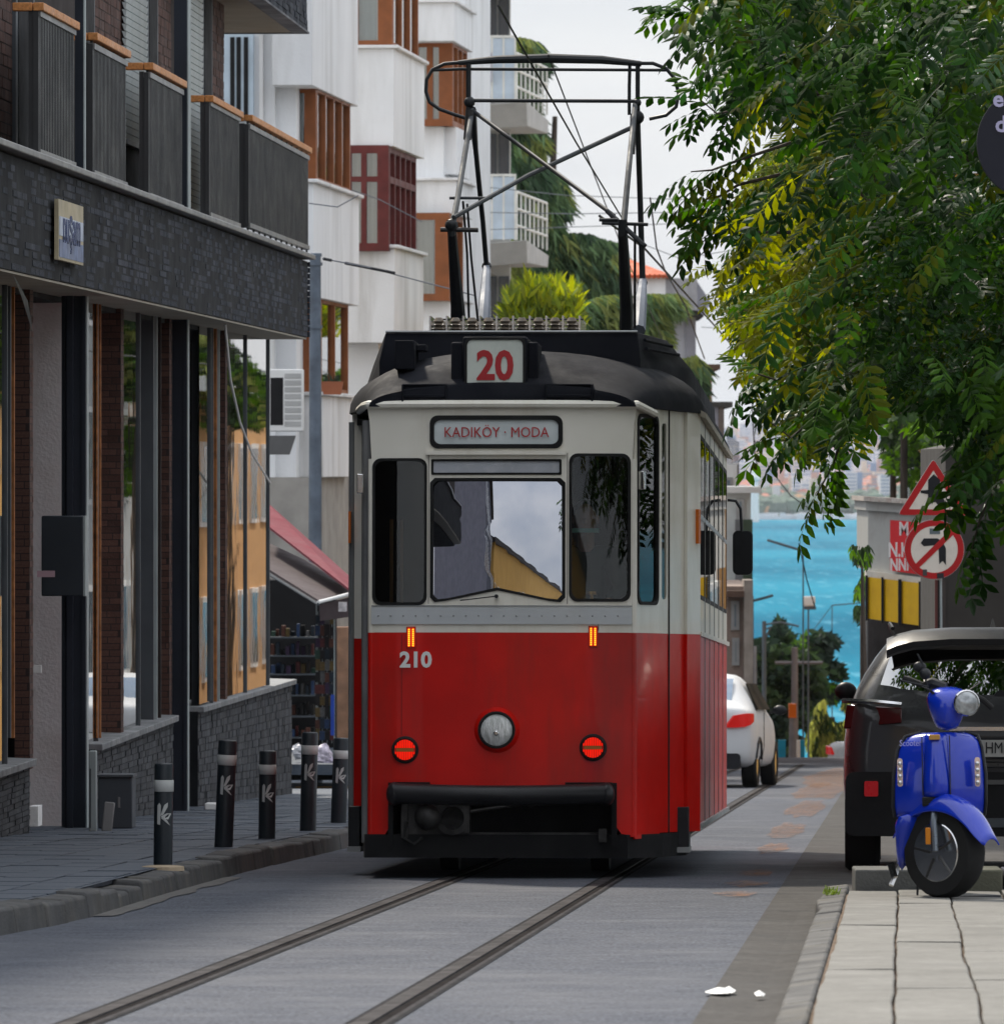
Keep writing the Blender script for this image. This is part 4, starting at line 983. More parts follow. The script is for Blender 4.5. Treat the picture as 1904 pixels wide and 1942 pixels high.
# navy columns full height of the upper floor
for xa, xb, xc in ((142, 158, 163), (330, 355, 362)):
    ly0 = LB.ly(xb, .40); s = F/LB.d_(xb, .40); w = (xb-xa)/s
    c = lbx('steel_column', M_['navy'], .40-w, .40, ly0, ly0+.2, zct+.05, zu1)
    lbx('column_edge', M_['edge'], .40, .41+.0, ly0, LB.ly(xc, .41), zct+.05, zu1, c)
# balcony panels: frame, slats, cap, wooden rail
def balcony(xl, xr, yt, ybm, ytr, dark_l):
    off = .36; a, b = LB.ly(xl, off), LB.ly(xr, off); z1 = LB.zz(xl, yt, off); z0 = LB.zz(xl, ybm, off)
    t = lbx('balcony_panel', M_['panel'], off-.03, off-.012, a, b, z0, z1)
    lbx('panel_cap', M_['cap'], off-.04, off+.02, a, b, z1, z1+.045, t); lbx('panel_cap', M_['cap'], off-.04, off+.02, a, b, z0-.045, z0, t)
    lbx('panel_stile', M_['panel'], off-.035, off+.005, a-.01, a+.07, z0-.04, z1+.04, t)
    mb = MB(); n = int((b-a)/.11)
    for k in range(n):
        y = a+.07+(b-a-.08)*k/n; mb.box(off-.012, off+.008, y, y+.05, z0, z1)
    mb.build('slat_infill', M_['panel'], t, kind='stuff')
    # dark side return toward the camera
    s = F/LB.d_(xl, off); w = dark_l/s
    lbx('side_return', M_['panel'], off-.035-w, off-.035, a, a+.02, z0-.05, z1+.05, t)
    zr = LB.zz(xl, ytr, off); 
    r = lbx('wood_rail', M_['wood'], off-.035, off+.045, a-.02, b+.02, zr-.06, zr, t, bev=.006)
    lbx('wood_rail', M_['wood'], off-.05-w-.1, off-.04, a-.02, a+.08, zr-.06, zr, t, bev=.006)
    n = max(2, int((b-a)/.7))
    for k in range(n+1):
        y = a+.05+(b-a-.1)*k/n
        lbx('rail_post', M_['panel'], off-.02, off+.0, y-.015, y+.015, z1+.04, zr-.06, t); lbx('rail_foot', M_['panel'], off-.02, off+.0, y-.015, y+.015, zct+.04, z0-.04, t)
balcony(72, 140, 30, 282, 4, 9); balcony(175, 238, 92, 322, 61, 12); balcony(281, 345, 146, 365, 118, 9); balcony(396, 453, 200, 402, 180, 9); balcony(471, 584, 243, 422, 217, 17)
# overhanging upper bay at the top right corner
zs = LB.zz(587, 60, .45)
lyB = LB.ly(587, .45)
lbx('upper_bay', M_['mortar'], -.8, .42, lyU-6, lyB, zs, zs+1.6); lbx('bay_soffit', M_['soffit'], -.75, .30, lyU-6, lyB-.12, zs-.012, zs-.002)
lbx('bay_trim', M_['navy'], .28, .45, lyU-6, lyB, zs-.02, zs); lbx('bay_trim', M_['navy'], -.8, .28, lyB-.1, lyB, zs-.02, zs)
br.wall(ALONG(.42, lyU-6, zs), lyB-lyU+6, 1.2, .34, .062, .007, .03, .012, pri=2)
# ---- ground floor: piers and glass, low walls, sills
GO = -.02
zf = gz(88)-.5
def camface(name, m, x0, x1, off1, depth, ya, yb, par=lb, label=None, bev=0):
    """box whose camera-facing side spans columns x0..x1 (right edge on plane off1) """
    ly = LB.ly(x1, off1); d = LB.d_(x1, off1); w = (x1-x0)*d/F; z0, z1 = LB.z(yb, d), LB.z(ya, d)
    return lbx(name, m, off1-w, off1, ly, ly+depth, z0, z1, par, label=label, bev=bev), (off1-w, ly, z0, w, z1-z0)
# glass shop fronts (one tall pane after another)
panes = [(-30, 9), (166, 182), (229, 262), (378, 397), (427, 465), (465, 508)]
for i, (xa, xb) in enumerate(panes):
    z1 = zcb-.01
    a, b = LB.ly(xa, GO), LB.ly(xb, GO)
    zb = LB.zz(xb, {508: 1300, 465: 1315, 397: 1330, 262: 1390, 182: 1420, 9: 1450}[xb], GO)
    lbx('shop_pane', M_['shopgl'], GO-.012, GO, a+.01, b-.01, zb, z1)
    lbx('pane_bar', M_['gtrim'], GO-.03, GO+.02, b-.02, b+.02, zb, z1)
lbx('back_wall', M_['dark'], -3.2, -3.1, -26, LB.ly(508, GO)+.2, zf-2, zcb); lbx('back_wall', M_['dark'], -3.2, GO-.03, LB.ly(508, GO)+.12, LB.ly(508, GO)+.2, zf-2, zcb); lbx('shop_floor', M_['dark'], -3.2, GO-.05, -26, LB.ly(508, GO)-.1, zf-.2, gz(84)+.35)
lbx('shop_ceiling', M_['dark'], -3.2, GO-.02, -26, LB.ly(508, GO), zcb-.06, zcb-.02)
# pale curtains and things inside so the glass is not empty
for xa, xb in ((230, 250), (430, 450)):
    lbx('curtain', M_['plaster'], -1.6, -1.55, LB.ly(xa, GO)-2, LB.ly(xb, GO)-1.2, zf+.6, zcb-.9)
# brick piers
for xa, xb, ybt in ((27, 56, 1460), (191, 229, 1405), (305, 321, 1380), (416, 427, 1340)):
    o, (x, ly, z, w, h) = camface('brick_pier', M_['bmortar'], xa, xb, .0, .25, 500, ybt)
    bb.wall(CAMF(x, ly, z), w, zcb-z, .16, .055, .008, .02, .004, pri=0)
    bb.wall(ALONG(0., ly, z), .25, zcb-z, .16, .055, .008, .02, .004, pri=3)
# rusty and white strips beside the piers
for xa, xb, m, off in ((9, 20, 'gtrim', -.02), (20, 27, 'rust', -.02), (182, 185, 'rust', -.0), (185, 191, 'rust', .0), (291, 298, 'edge', .0), (298, 305, 'bmortar', -.0), (397, 404, 'gtrim', .0), (404, 411, 'rust', .0), (411, 416, 'edge', .0), (262, 291, 'gtrim', -.02), (363, 378, 'gtrim', -.04)):
    mm = K['rust'] if m == 'rust' else M_[m]
    camface('frame_strip', mm, xa, xb, off, .05, 505, {262: 1385, 363: 1338}.get(xa, 1400 if xa < 340 else 1335), label='rusty window frame strip' if m == 'rust' else None)
# pale plaster alcove wall
camface('plaster_wall', M_['plaster'], 56, 119, -.05, .3, 505, 1568)
camface('plaster_block', M_['plaster'], 56, 72, .02, .3, 1530, 1568)
camface('plaster_wall', M_['plaster'], 363, 395, -.35, .3, 1335, 1475)
# navy street columns
for xa, xb, xc, yb, co in ((117, 163, 166, 1574, .2), (321, 355, 362, 1549, .13)):
    o, (x, ly, z, w, h) = camface('steel_column', M_['navy'], xa, xb, co, .18, 505, yb)
    lbx('column_edge', M_['edge'], co, co+.006, ly+.02, ly+.16, z, zcb, o)
    lbx('column_flange', M_['navy'], co-w-.0, co-w+.03, ly-.02, ly, z, zcb, o); lbx('column_flange', M_['navy'], co-.03, co, ly-.02, ly, z, zcb, o)
    if xa == 117: lbx('drain_pipe', M_['navy'], co-w*.75, co-w*.5, ly-.08, ly-.01, z, zcb, o)
# low brick walls with sloping stone sills
bg_ = Bricks(lb, 'brick', M_['dbrickg'], 10)
for xa, xb, ysa, ysb, yga, ygb, off in ((-40, 60, 1478, 1450, 1592, 1583, .05), (185, 331, 1422, 1366, 1560, 1545, .05), (379, 556, 1350, 1296, 1522, 1508, .0)):
    a, b = LB.ly(xa, off), LB.ly(xb, off)
    za, zb = LB.zz(xa, ysa, off), LB.zz(xb, ysb, off); ga, gb = LB.zz(xa, yga, off)-.1, LB.zz(xb, ygb, off)-.1
    if xa < 0: za = zb; ga = gb
    t = .28
    mb = MB(); mb.hexa([Vector((x, y, z)) for (y, z), x in (((a, ga), off-t), ((a, ga), off-.02), ((b, gb), off-.02), ((b, gb), off-t), ((a, za), off-t), ((a, za), off-.02), ((b, zb), off-.02), ((b, zb), off-t))])
    lw = mb.build('low_wall', M_['mortar'], lb)
    mb = MB(); n = 6
    for k in range(n):
        y0, y1 = a+(b-a)*k/n+.004, a+(b-a)*(k+1)/n-.004; q0, q1 = za+(zb-za)*k/n, za+(zb-za)*(k+1)/n
        m2 = MB(); m2.hexa([Vector(p) for p in ((off-t-.02, y0, q0), (off+.04, y0, q0-.01), (off+.04, y1, q1-.01), (off-t-.02, y1, q1), (off-t-.02, y0, q0+.055), (off+.04, y0, q0+.045), (off+.04, y1, q1+.045), (off-t-.02, y1, q1+.055))])
        m2.build('sill_stone', M_['stone'], lw, bevel=.006)
    rows = 15
    W = b-a; H0, H1 = za-ga, zb-gb
    for j in range(rows):
        x = -R.uniform(0, .3)
        while x < W:
            w = R.uniform(.22, .34); p, q = max(0, x), min(W, x+w); x += w
            if q-p < .06: continue
            f = (p+q)/2/W; zlo = ga+(gb-ga)*f; hh = (H0+(H1-H0)*f-.0)/rows
            bg_.one(ALONG(off-.02, a+p+.004, zlo+j*hh+.004) @ Matrix.Translation((0, -R.uniform(0, .012), 0)), q-p-.008, hh-.008, .03, 5)
    # far end return
    w = .28 
for b_ in (br, bb, bg_): b_.flush()
# hanging cable, black flap, small details
c = MB(); pts = [LB.loc(x, y, .3) for x, y in ((427, 615), (437, 720), (455, 800), (478, 860), (512, 915))]
c.tube([Vector(p) for p in pts], .012, 6); c.build('hanging_cable', K['white'], lb, smooth=True)
mb = MB(); p = [Vector(LB.loc(x, y, .5)) for x, y in ((25, 520), (52, 570), (62, 630), (40, 560))]; mb.quad(*p); mb.quad(*[v+Vector((.0, .02, 0)) for v in p][::-1]); mb.build('dark_flap', K['black'], lb)
o, (x, ly, z, w, h) = camface('door_handle', K['white'], 56, 78, -.02, .03, 1262, 1276)
# electric box on the column, cabinets at its foot
ly = LB.ly(162, .3)
eb = thing('junction_box', 'dark electric box fixed to the first navy column', 'electric box', tuple((lb.matrix_basis @ Vector((.2, ly, 0)))[:2])+(LB.zz(162, 1130, .3),), (0, 0, -math.atan(LB.sl)))
d = LB.d_(162, .3); s = d/F
mb = MB(); mb.box(-43*s*.6-.12, .10, -.16, 0, 0, 152*s); mb.build('box', mat('box_dark', (.02, .026, .034), .5, var=.1), eb, bevel=.01)
mb = MB(); mb.box(-.43*.6, -.12, -.166, -.16, 36*s, 48*s); mb.build('sticker', mat('sticker_pink', (.45, .3, .34), .5), eb)
mb = MB(); mb.box(.10, .115, -.15, -.02, 0, 152*s); mb.build('box_edge', M_['edge'], eb)
def ground_thing(name, label, cat, x0, x1, yt, yb, m, dep=.3, bev=.01, up=.13, parts=()):
    d = (1.1-up)*F/(yb-1337.); s = d/F; X = (x0-HX)*s
    t = thing(name, label, cat, (X, d, CZ+(HY-yb)*s), (0, 0, -.05))
    mb = MB(); mb.box(0, (x1-x0)*s, 0, dep, 0, (yb-yt)*s); mb.build('body', m, t, bevel=bev); return t, s
t, s = ground_thing('utility_cabinet', 'small grey metal cabinet on the sidewalk by the low brick wall', 'cabinet', 186, 251, 1474, 1572, mat('cabinet_grey', (.05, .06, .07), .6, var=.1))
mb = MB(); mb.box(-.01, 67*s, -.015, .3, 98*s, 100*s+.01); mb.build('lid', M_['gtrim'], t); mb = MB(); mb.box(38*s, 42*s, -.012, 0, 40*s, 60*s); mb.build('latch', M_['cap'], t)
t, s = ground_thing('cement_board', 'piece of grey board leaning on the small metal cabinet', 'board', 192, 212, 1520, 1577, mat('board_grey', (.2, .2, .2), .8), .03)
t.rotation_euler = (-.12, .1, -.05)
t, s = ground_thing('cable_duct', 'narrow pale pipe cover at the foot of the first navy column', 'pipe', 168, 183, 1424, 1578, M_['edge'], .06)
mb = MB(); mb.box(2*s, 5*s, -.01, 0, .03, 120*s); mb.build('seam', M_['gtrim'], t)
t, s = ground_thing('paving_block', 'small white block on the sidewalk by the second navy column', 'block', 388, 412, 1524, 1537, K['white'], .2)
# ---------------------------------------------------------------- bollards with the K leaf mark
kmat = mat('mark_grey', (.45, .46, .45), .5)
bol = mat('bollard_black', (.012, .017, .022), .45, var=.3, bump=.1, bscale=50); band = mat('bollard_band', (.45, .46, .45), .5, var=.12, scale=8)
def bollard(xb, yb, xt, yt, w, label):
    d = (1.1-.13)*F/(yb-1337.); s = d/F
    t = thing('bollard', label, 'bollard', ((xb-HX)*s, d, CZ+(HY-yb)*s), (R.uniform(-.01, .01), math.atan((xt-xb)/(yb-yt)), 0), 'black bollards along the left sidewalk')
    r = w*s/2; h = (yb-yt)*s
    mb = MB(); mb.lathe([(r, -.05), (r, h-.01), (r-.008, h), (.001, h+.002)], 24); mb.build('post', bol, t, smooth=True, ang=50)
    mb = MB(); mb.lathe([(r+.001, h-.17), (r+.003, h-.168), (r+.003, h-.102), (r+.001, h-.10)], 24); mb.build('reflective_band', band, t, smooth=True, ang=50)
    # the mark: a K made of a bar and three leaf blades, wrapped on the post
    def wrap(pts):
        mb.quad(*[Vector((r2*math.sin(x/r), -r2*math.cos(x/r), z)) for x, z in pts])
    r2 = r+.004; z0 = h-.37; k = .062
    mb = MB()
    wrap([(-.56*k, .1*k), (-.26*k, -.0*k), (-.20*k, 1.9*k), (-.36*k, 2.15*k), (-.54*k, 1.9*k)])
    wrap([(-.25*k, .9*k), (.02*k, 1.0*k), (.42*k, 1.75*k), (.45*k, 2.2*k), (.1*k, 1.95*k)])
    wrap([(-.2*k, .85*k), (.0*k, .62*k), (.5*k, .55*k), (.85*k, .75*k+.4*k), (.35*k, 1.15*k)])
    wrap([(-.2*k, .7*k), (.3*k, .25*k), (.72*k, -.05*k), (.4*k, .42*k), (.05*k, .8*k)])
    for v in mb.v: v.z += z0
    mb.build('mark', kmat, t)
bollard(309, 1643, 311, 1448, 36, 'black bollard nearest the camera standing on a pale round base')
bollard(424, 1608, 432, 1404, 35, 'black bollard second from the left, leaning slightly right')
bollard(506, 1592, 508, 1424, 32, 'shorter upright black bollard in the middle of the row of five')
bollard(584, 1577, 588, 1389, 31, 'black bollard fourth from the left in front of the plastic bags')
bollard(642, 1561, 648, 1400, 30, 'black bollard right beside the tram, last of the row')
d = .97*F/(1645-1337.); X = (309-HX)/F*d
mb = MB(); mb.lathe([(.13, -.02), (.125, .004), (.1, .008), (.01, .01)], 20, Matrix.Translation((X, d, gz(d)+.13))); mb.build('concrete_patch', mat('tan_concrete', (.33, .26, .18), .9, var=.3, scale=9), side, world=True)
# ================================================================ white apartment blocks
wallw = mat('white_render', (.76, .77, .78), .85, var=.06, scale=.8, bump=.15, bscale=30, dirt=(.52, .52, .51), dirts=1.4, streak=.85)
wallw2 = mat('white_render_worn', (.72, .72, .72), .85, var=.1, scale=.8, bump=.15, bscale=30, dirt=(.42, .40, .37), dirts=2.2, streak=.88)
orng = mat('orange_wood_frame', (.23, .075, .024), .5, var=.15, scale=5)
dkred = mat('dark_red_frame', (.11, .02, .018), .5, var=.2, scale=5)
curt = mat('curtain_blue', (.38, .48, .52), .8, var=.15, scale=3, stretch=(8, 8, .3)); curw = mat('curtain_cream', (.5, .47, .42), .8, var=.15, scale=3, stretch=(8, 8, .3))
wgl = glass('window_glass', (.75, .78, .78), 1.5, .06, .02)
drk = M_['dark']
def fthing(f, name, label, cat='building'):
    return thing(name, label, cat, (f.X, f.d, 0), (0, 0, -math.atan(f.sl)))
def bbox(par, name, m, x0, x1, y0, y1, z0, z1, bev=0, kind=None, label=None):
    mb = MB(); mb.box(x0, x1, y0, y1, z0, z1); return mb.build(name, m, par, bevel=bev, kind=kind, label=label)
def span(f, xl, xc, xe, yt, yb, off):
    d = f.d_(xc, off); w = (xc-xl)*d/F; return off-w, off, f.ly(xc, off), f.ly(xe, off), f.z(yb, d), f.z(yt, d)
def parapet(f, par, xl, xc, xe, yt, yb, off=0., m=None, cap=True, chamf=0):
    x0, x1, a, b, z0, z1 = span(f, xl, xc, xe, yt, yb, off)
    o = bbox(par, 'bay_parapet', m or wallw, x0, x1, a, b, z0, z1, bev=.01)
    if cap: bbox(par, 'bay_cap', wallw2, x0-.05, x1+.07, a-.07, b+.02, z1, z1+.05, bev=.01)
    return o
def wbay(f, par, xl, xc, xe, yt, yb, off, m, cam=((.3, .8),), nside=3, cm=curt, sm=None, mid=None, name='bay_window'):
    x0, x1, a, b, z0, z1 = span(f, xl, xc, xe, yt, yb, off)
    z0 -= .02; z1 += .02
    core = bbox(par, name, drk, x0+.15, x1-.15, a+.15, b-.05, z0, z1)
    mb = MB(); W = x1-x0; e = [0]+[q for p in cam for q in p]+[1]
    for k in range(0, len(e), 2): mb.box(x0+W*e[k], x0+W*e[k+1]-(.0 if e[k+1] < 1 else .0), a, a+.10, z0, z1)
    for p in cam:
        mb.box(x0+W*p[0], x0+W*p[1], a+.005, a+.09, z1-.12, z1); mb.box(x0+W*p[0], x0+W*p[1], a+.005, a+.09, z0, z0+.12)
    mb.build('frame', m, core)
    mb = MB(); L = b-a
    for k in range(nside+1):
        y = a+.10+(L-.2)*k/nside; mb.box(x1-.10, x1+.003, y-.0, y+.12, z0, z1)
    mb.box(x1-.09, x1, a+.1, b, z1-.1, z1-.003); mb.box(x1-.09, x1, a+.1, b, z0+.003, z0+.1)
    if mid: mb.box(x1-.09, x1+.001, a+.1, b, z0+(z1-z0)*mid-.05, z0+(z1-z0)*mid+.05)
    mb.build('frame', m, core)
    for p in cam:
        bbox(core, 'pane', wgl, x0+W*p[0], x0+W*p[1], a+.05, a+.056, z0+.1, z1-.1)
        bbox(core, 'curtain', cm, x0+W*p[0], x0+W*(p[0]+(p[1]-p[0])*.9), a+.12, a+.13, z0+.1, z1-.1)
        if mid: bbox(core, 'frame_bar', m, x0+W*p[0], x0+W*p[1], a+.0, a+.08, z0+(z1-z0)*mid-.04, z0+(z1-z0)*mid+.04)
    for k in range(nside):
        y0 = a+.22+(L-.2)*k/nside; y1 = a+.10+(L-.2)*(k+1)/nside
        bbox(core, 'pane', wgl, x1-.05, x1-.045, y0, y1, z0+.1, z1-.1)
        bbox(core, 'curtain', (sm or (curw if k % 2 else wallw)), x1-.13, x1-.12, y0, y0+(y1-y0)*(.7 if k % 2 else 1.), z0+.1, z1-.1)
    return core
# --- block A (nearest)
FA = Fac((592-HX)/F*105, 105., .08); A_ = fthing(FA, 'apartment_block', 'white apartment block with orange wood bay windows just beyond the dark brick building')
zlo, zhi = gz(105)-1, CZ+(HY+160)/F*105+.5
x0, x1, a, b, z0, z1 = span(FA, 515, 592, 679, 0, 900, 0)
bbox(A_, 'wall', wallw, -11, x0+.02, a+.2, b+1.5, zlo, zhi)
bbox(A_, 'wall', wallw, x0, -.25, a+.35, b, zlo, zhi)
parapet(FA, A_, 515, 592, 679, -80, 161, .02, cap=False)
wbay(FA, A_, 520, 599, 664, 161, 346, -.03, orng, cam=((.26, .72),), nside=4)
parapet(FA, A_, 500, 594, 681, 346, 562, .06, wallw)
wbay(FA, A_, 520, 607, 660, 562, 746, -.02, orng, cam=((.05, .62),), nside=2, cm=mat('navy_curtain', (.03, .05, .09), .8, var=.3, stretch=(8, 8, .3)), sm=curw)
parapet(FA, A_, 490, 612, 668, 750, 905, .06, wallw2)
bbox(A_, 'wall', mat('beige_render', (.34, .32, .29), .9, var=.15, dirt=(.2, .19, .18)), -11, -.05, a+.1, b+.2, zlo, FA.z(905, 105))
w = bbox(A_, 'window', mat('pale_blue_frame', (.5, .6, .68), .5), -4., (478-592)*105/F, a+.12, a+.2, FA.z(228, 105), FA.z(62, 105))
for xa in (434, 446, 460): bbox(w, 'pane', drk, (xa-592)*105/F, (xa+8-592)*105/F, a+.10, a+.12, FA.z(222, 105), FA.z(68, 105))
bbox(A_, 'down_pipe', wallw2, (490-592)*105/F, (497-592)*105/F, a+.08, a+.18, FA.z(330, 105), FA.z(0, 105))
bbox(A_, 'white_door_frame', K['white'], (509-592)*105/F, (517-592)*105/F, a+.1, a+.2, FA.z(745, 105), FA.z(630, 105))
# flower box and plant
fp = (628-HX)/F*104; 
t = thing('flower_pot', 'terracotta planter with a spiky plant on the white bay ledge', 'planter', (fp, 104, CZ+(HY-748)/F*104))
mb = MB(); mb.hexa([Vector(p) for p in ((-.1, -.08, 0), (.13, -.08, 0), (.13, .1, 0), (-.1, .1, 0), (-.14, -.1, .17), (.16, -.1, .17), (.16, .12, .17), (-.14, .12, .17))]); mb.build('pot', mat('terracotta', (.35, .12, .06), .8, var=.15), t)
mb = MB()
for k in range(26):
    x = R.uniform(-.1, .1); mb.quad((x-.008, 0, .16), (x+.008, 0, .16), (x+R.uniform(-.1, .1), R.uniform(-.05, .05), R.uniform(.25, .36)))
mb.build('leaf', mat('plant_dark', (.03, .05, .03), .7), t, kind='stuff')
# AC unit
def acunit():
    d = 100.; s = d/F; X = (510-HX)*s
    t = thing('air_conditioner', 'white air conditioner outdoor unit on a bracket above the awnings', 'air conditioner', (X, d, CZ+(HY-818)*s))
    W = 65*s; H = 118*s
    mb = MB(); mb.box(-.25, W, 0, .45, 0, H); b_ = mb.build('casing', K['white'], t, bevel=.012)
    mb = MB(); mb.box(3*s, 27*s, -.004, 0, 12*s, H-16*s); mb.build('fan_opening', drk, b_)
    for k in range(8):
        mb = MB(); mb.box(30*s, W-4*s, -.008, 0, (10+k*13)*s, (19+k*13)*s); mb.build('louver', mat('louver_%d' % k, (.42, .42, .41), .6), b_)
    mb = MB(); mb.hexa([Vector(p) for p in ((-.3, .0, -44*s), (38*s, .0, -44*s), (38*s, .4, -44*s), (-.3, .4, -44*s), (-.3, -.02, -8*s), (50*s, -.02, -8*s), (50*s, .4, -8*s), (-.3, .4, -8*s))]); mb.build('bracket', mat('bracket_grey', (.13, .13, .13), .7), t)
acunit()
# --- block B
FB = Fac((745-HX)/F*118, 118., .085); B_ = fthing(FB, 'apartment_block', 'white apartment block with dark red framed bay window, second along the street')
x0, x1, a, b, z0, z1 = span(FB, 640, 745, 801, 0, 900, 0)
bbox(B_, 'wall', wallw, -11, -.25, a+.35, b+.8, gz(118)-1, CZ+(HY+200)/F*118)
wbay(FB, B_, 672, 744, 793, -60, 88, -.03, orng, cam=((.1, .62),), nside=3)
parapet(FB, B_, 640, 747, 805, 91, 277, .04)
wbay(FB, B_, 660, 737, 789, 277, 473, -.03, dkred, cam=((.08, .32), (.45, .72)), nside=5, mid=.68, cm=curw, sm=dkred)
parapet(FB, B_, 640, 748, 803, 470, 650, .04, wallw2)
wbay(FB, B_, 655, 760, 800, 650, 760, -.02, dkred, cam=((.05, .2), (.27, .45)), nside=3, mid=.5, cm=curt)
parapet(FB, B_, 640, 755, 805, 760, 1000, .04, wallw2)
# --- block C
FC = Fac((860-HX)/F*133, 133., .085); C_ = fthing(FC, 'apartment_block', 'white apartment block with rounded bay corners right behind the pantograph left post')
x0, x1, a, b, z0, z1 = span(FC, 740, 860, 895, 0, 900, 0)
bbox(C_, 'wall', wallw, -11, -.2, a+.35, b+6, gz(133)-1, CZ+(HY+250)/F*133)
parapet(FC, C_, 740, 861, 897, 4, 77, .05); bbox(C_, 'wall', wallw, x0, -.06, a+.05, b, FC.z(2, 133), FC.z(-90, 133))
wbay(FC, C_, 790, 858, 886, 77, 236, -.03, orng, cam=((.05, .28), (.45, .62)), nside=3, cm=curw)
parapet(FC, C_, 740, 866, 890, 240, 330, -.0, cap=False); parapet(FC, C_, 740, 865, 897, 342, 405, .05)
wbay(FC, C_, 780, 852, 878, 405, 568, -.03, orng, cam=((.12, .62),), nside=2, cm=curw)
parapet(FC, C_, 740, 864, 893, 570, 760, .05)
# --- block D with balconies
dD = 165.; sD = dD/F; FD = Fac((967-HX)*sD, dD, .003); D_ = fthing(FD, 'apartment_block', 'pale apartment block with stacked balconies at the far end of the white row')
XD = lambda px: (px-967)*sD
ZD = lambda py: CZ+(HY-py)*sD
bbox(D_, 'wall', mat('cream_render', (.50, .49, .46), .85, var=.08, dirt=(.4, .38, .35)), -9, 0, 1.6, 9, gz(165)-2, ZD(-260))
bbox(D_, 'wall', wallw, -9, XD(925), 1.3, 1.6, gz(165)-2, ZD(-260))
for yt, yb in ((-20, 62), (247, 344), (520, 600), (660, 720)):
    for xa, xb in ((922, 941), (945, 965)):
        w = bbox(D_, 'window', M_['gtrim'], XD(xa), XD(xb), 1.54, 1.6, ZD(yb), ZD(yt))
        bbox(w, 'pane', mat('win_dark', (.07, .07, .075), .2), XD(xa)+.03, XD(xb)-.03, 1.52, 1.54, ZD(yb)+.05, ZD(yt)-.05)
balg = glass('balcony_glass', (.62, .72, .8), 1.5, .15, .05)
frost = mat('frosted_panel', (.50, .58, .66), .3, var=.1)
rail = mat('white_railing', (.72, .71, .66), .5)
for zt_, zb_ in ((192, 246), (455, 506), (-70, -20)):
    zt1, zb1 = ZD(zt_), ZD(zb_)
    mb = MB(); mb.hexa([Vector(p) for p in ((XD(905), .2, zb1), (XD(1000), 0, zb1+.08), (XD(1040), 4.2, zb1+.1), (XD(905), 4.2, zb1+.1), (XD(889), -.1, zt1-.1), (XD(999), -.3, zt1), (XD(1042), 4.4, zt1-.2), (XD(889), 4.4, zt1-.2))])
    sl = mb.build('balcony_slab', mat('balcony_render', (.40, .39, .37), .85, var=.1), D_, bevel=.02)
    z0 = zt1; H = 88*sD
    for k in range(4):
        xa = 890+k*22; bbox(sl, 'balcony_panel', frost, XD(xa), XD(xa+20), -.08, -.05, z0+.02, z0+1.02+.3)
    mb = MB()
    for k in range(5): mb.box(XD(889+k*22)-.02, XD(889+k*22)+.02, -.1, -.04, z0, z0+1.35)
    mb.box(XD(889), XD(979), -.1, -.03, z0+1.33, z0+1.38); mb.build('railing', rail, sl)
    mb = MB(); P0, P1 = Vector((XD(980), -.2, z0)), Vector((XD(1038), 4.0, z0-.1))
    for k in range(8):
        p = P0.lerp(P1, k/7); mb.box(p.x-.022, p.x+.022, p.y-.03, p.y+.03, p.z, p.z+1.0)
    for h in (.3, .65, 1.0):
        mb.tube([P0+Vector((0, 0, h)), P1+Vector((0, 0, h))], .03, 5)
    mb.build('railing', rail, sl)
# clothes hanging on the top balcony
for i, (px, w, h, c, nm) in enumerate(((905, 8, 24, (.4, .15, .1), 'orange'), (917, 6, 20, (.35, .08, .08), 'red'), (930, 7, 22, (.45, .45, .5), 'pale'))):
    X = (px-HX)*sD; mb = MB(); mb.box(X-w*sD/2, X+w*sD/2, dD-.2, dD-.17, CZ+(HY-120-h*1.6)*sD, CZ+(HY-100)*sD)
    o = mb.build('laundry', mat('cloth_'+nm, c, .9, var=.2)); tag(o, '%s garment hanging on the upper balcony of the far block' % nm, 'laundry', 'laundry on the upper balcony')
# ================================================================ steel street pole and wires
def spole(name, label, cat, px, d, y0, r0, r1, ytop, m, cap=True):
    X = (px-HX)/F*d; zb = gz(d)+.05
    t = thing(name, label, cat, (X, d, zb)); zt_ = CZ+(HY-ytop)/F*d-zb
    mb = MB(); mb.cyl((0, 0, 0), (.0, 0, zt_), r0, r1, 16); mb.build('pole', m, t, smooth=True)
    if cap: mb = MB(); mb.lathe([(r1+.012, zt_-.02), (r1+.012, zt_+.02), (.01, zt_+.03)], 14); mb.build('cap', m, t)
    return t, zt_
polem = mat('pole_paint', (.13, .16, .20), .45, var=.25, scale=4, metal=.3, dirt=(.07, .08, .1), dirts=3)
t, zt_ = spole('catenary_pole', 'grey steel tram wire pole at the corner of the dark brick building', 'pole', 598, 98.5, 0, .095, .07, 483, polem)
mb = MB()
for yy in (620, 500): z = CZ+(HY-yy)/F*98.5-t.location.z; mb.lathe([(.09, z-.02), (.09, z+.02)], 14)
mb.build('pole_band', polem, t)
def wire(name, label, pts, r, m=K['black'], cat='wire', group='overhead wires'):
    mb = MB(); P_ = []
    for (a, b) in zip(pts, pts[1:]):
        for k in range(8):
            P_.append(Vector(a).lerp(Vector(b), k/8))
    P_.append(Vector(pts[-1])); mb.tube(P_, r, 5); o = mb.build(name, m, smooth=True); tag(o, label, cat, group); return o
wg = mat('wire_grey', (.16, .17, .19), .6)
wire('span_wire', 'span wire with insulators from the grey pole across the street', [P(612, 490, 89), P(700, 507, 89.5), P(748, 520, 90), P(900, 560, 92)], .008, wg)
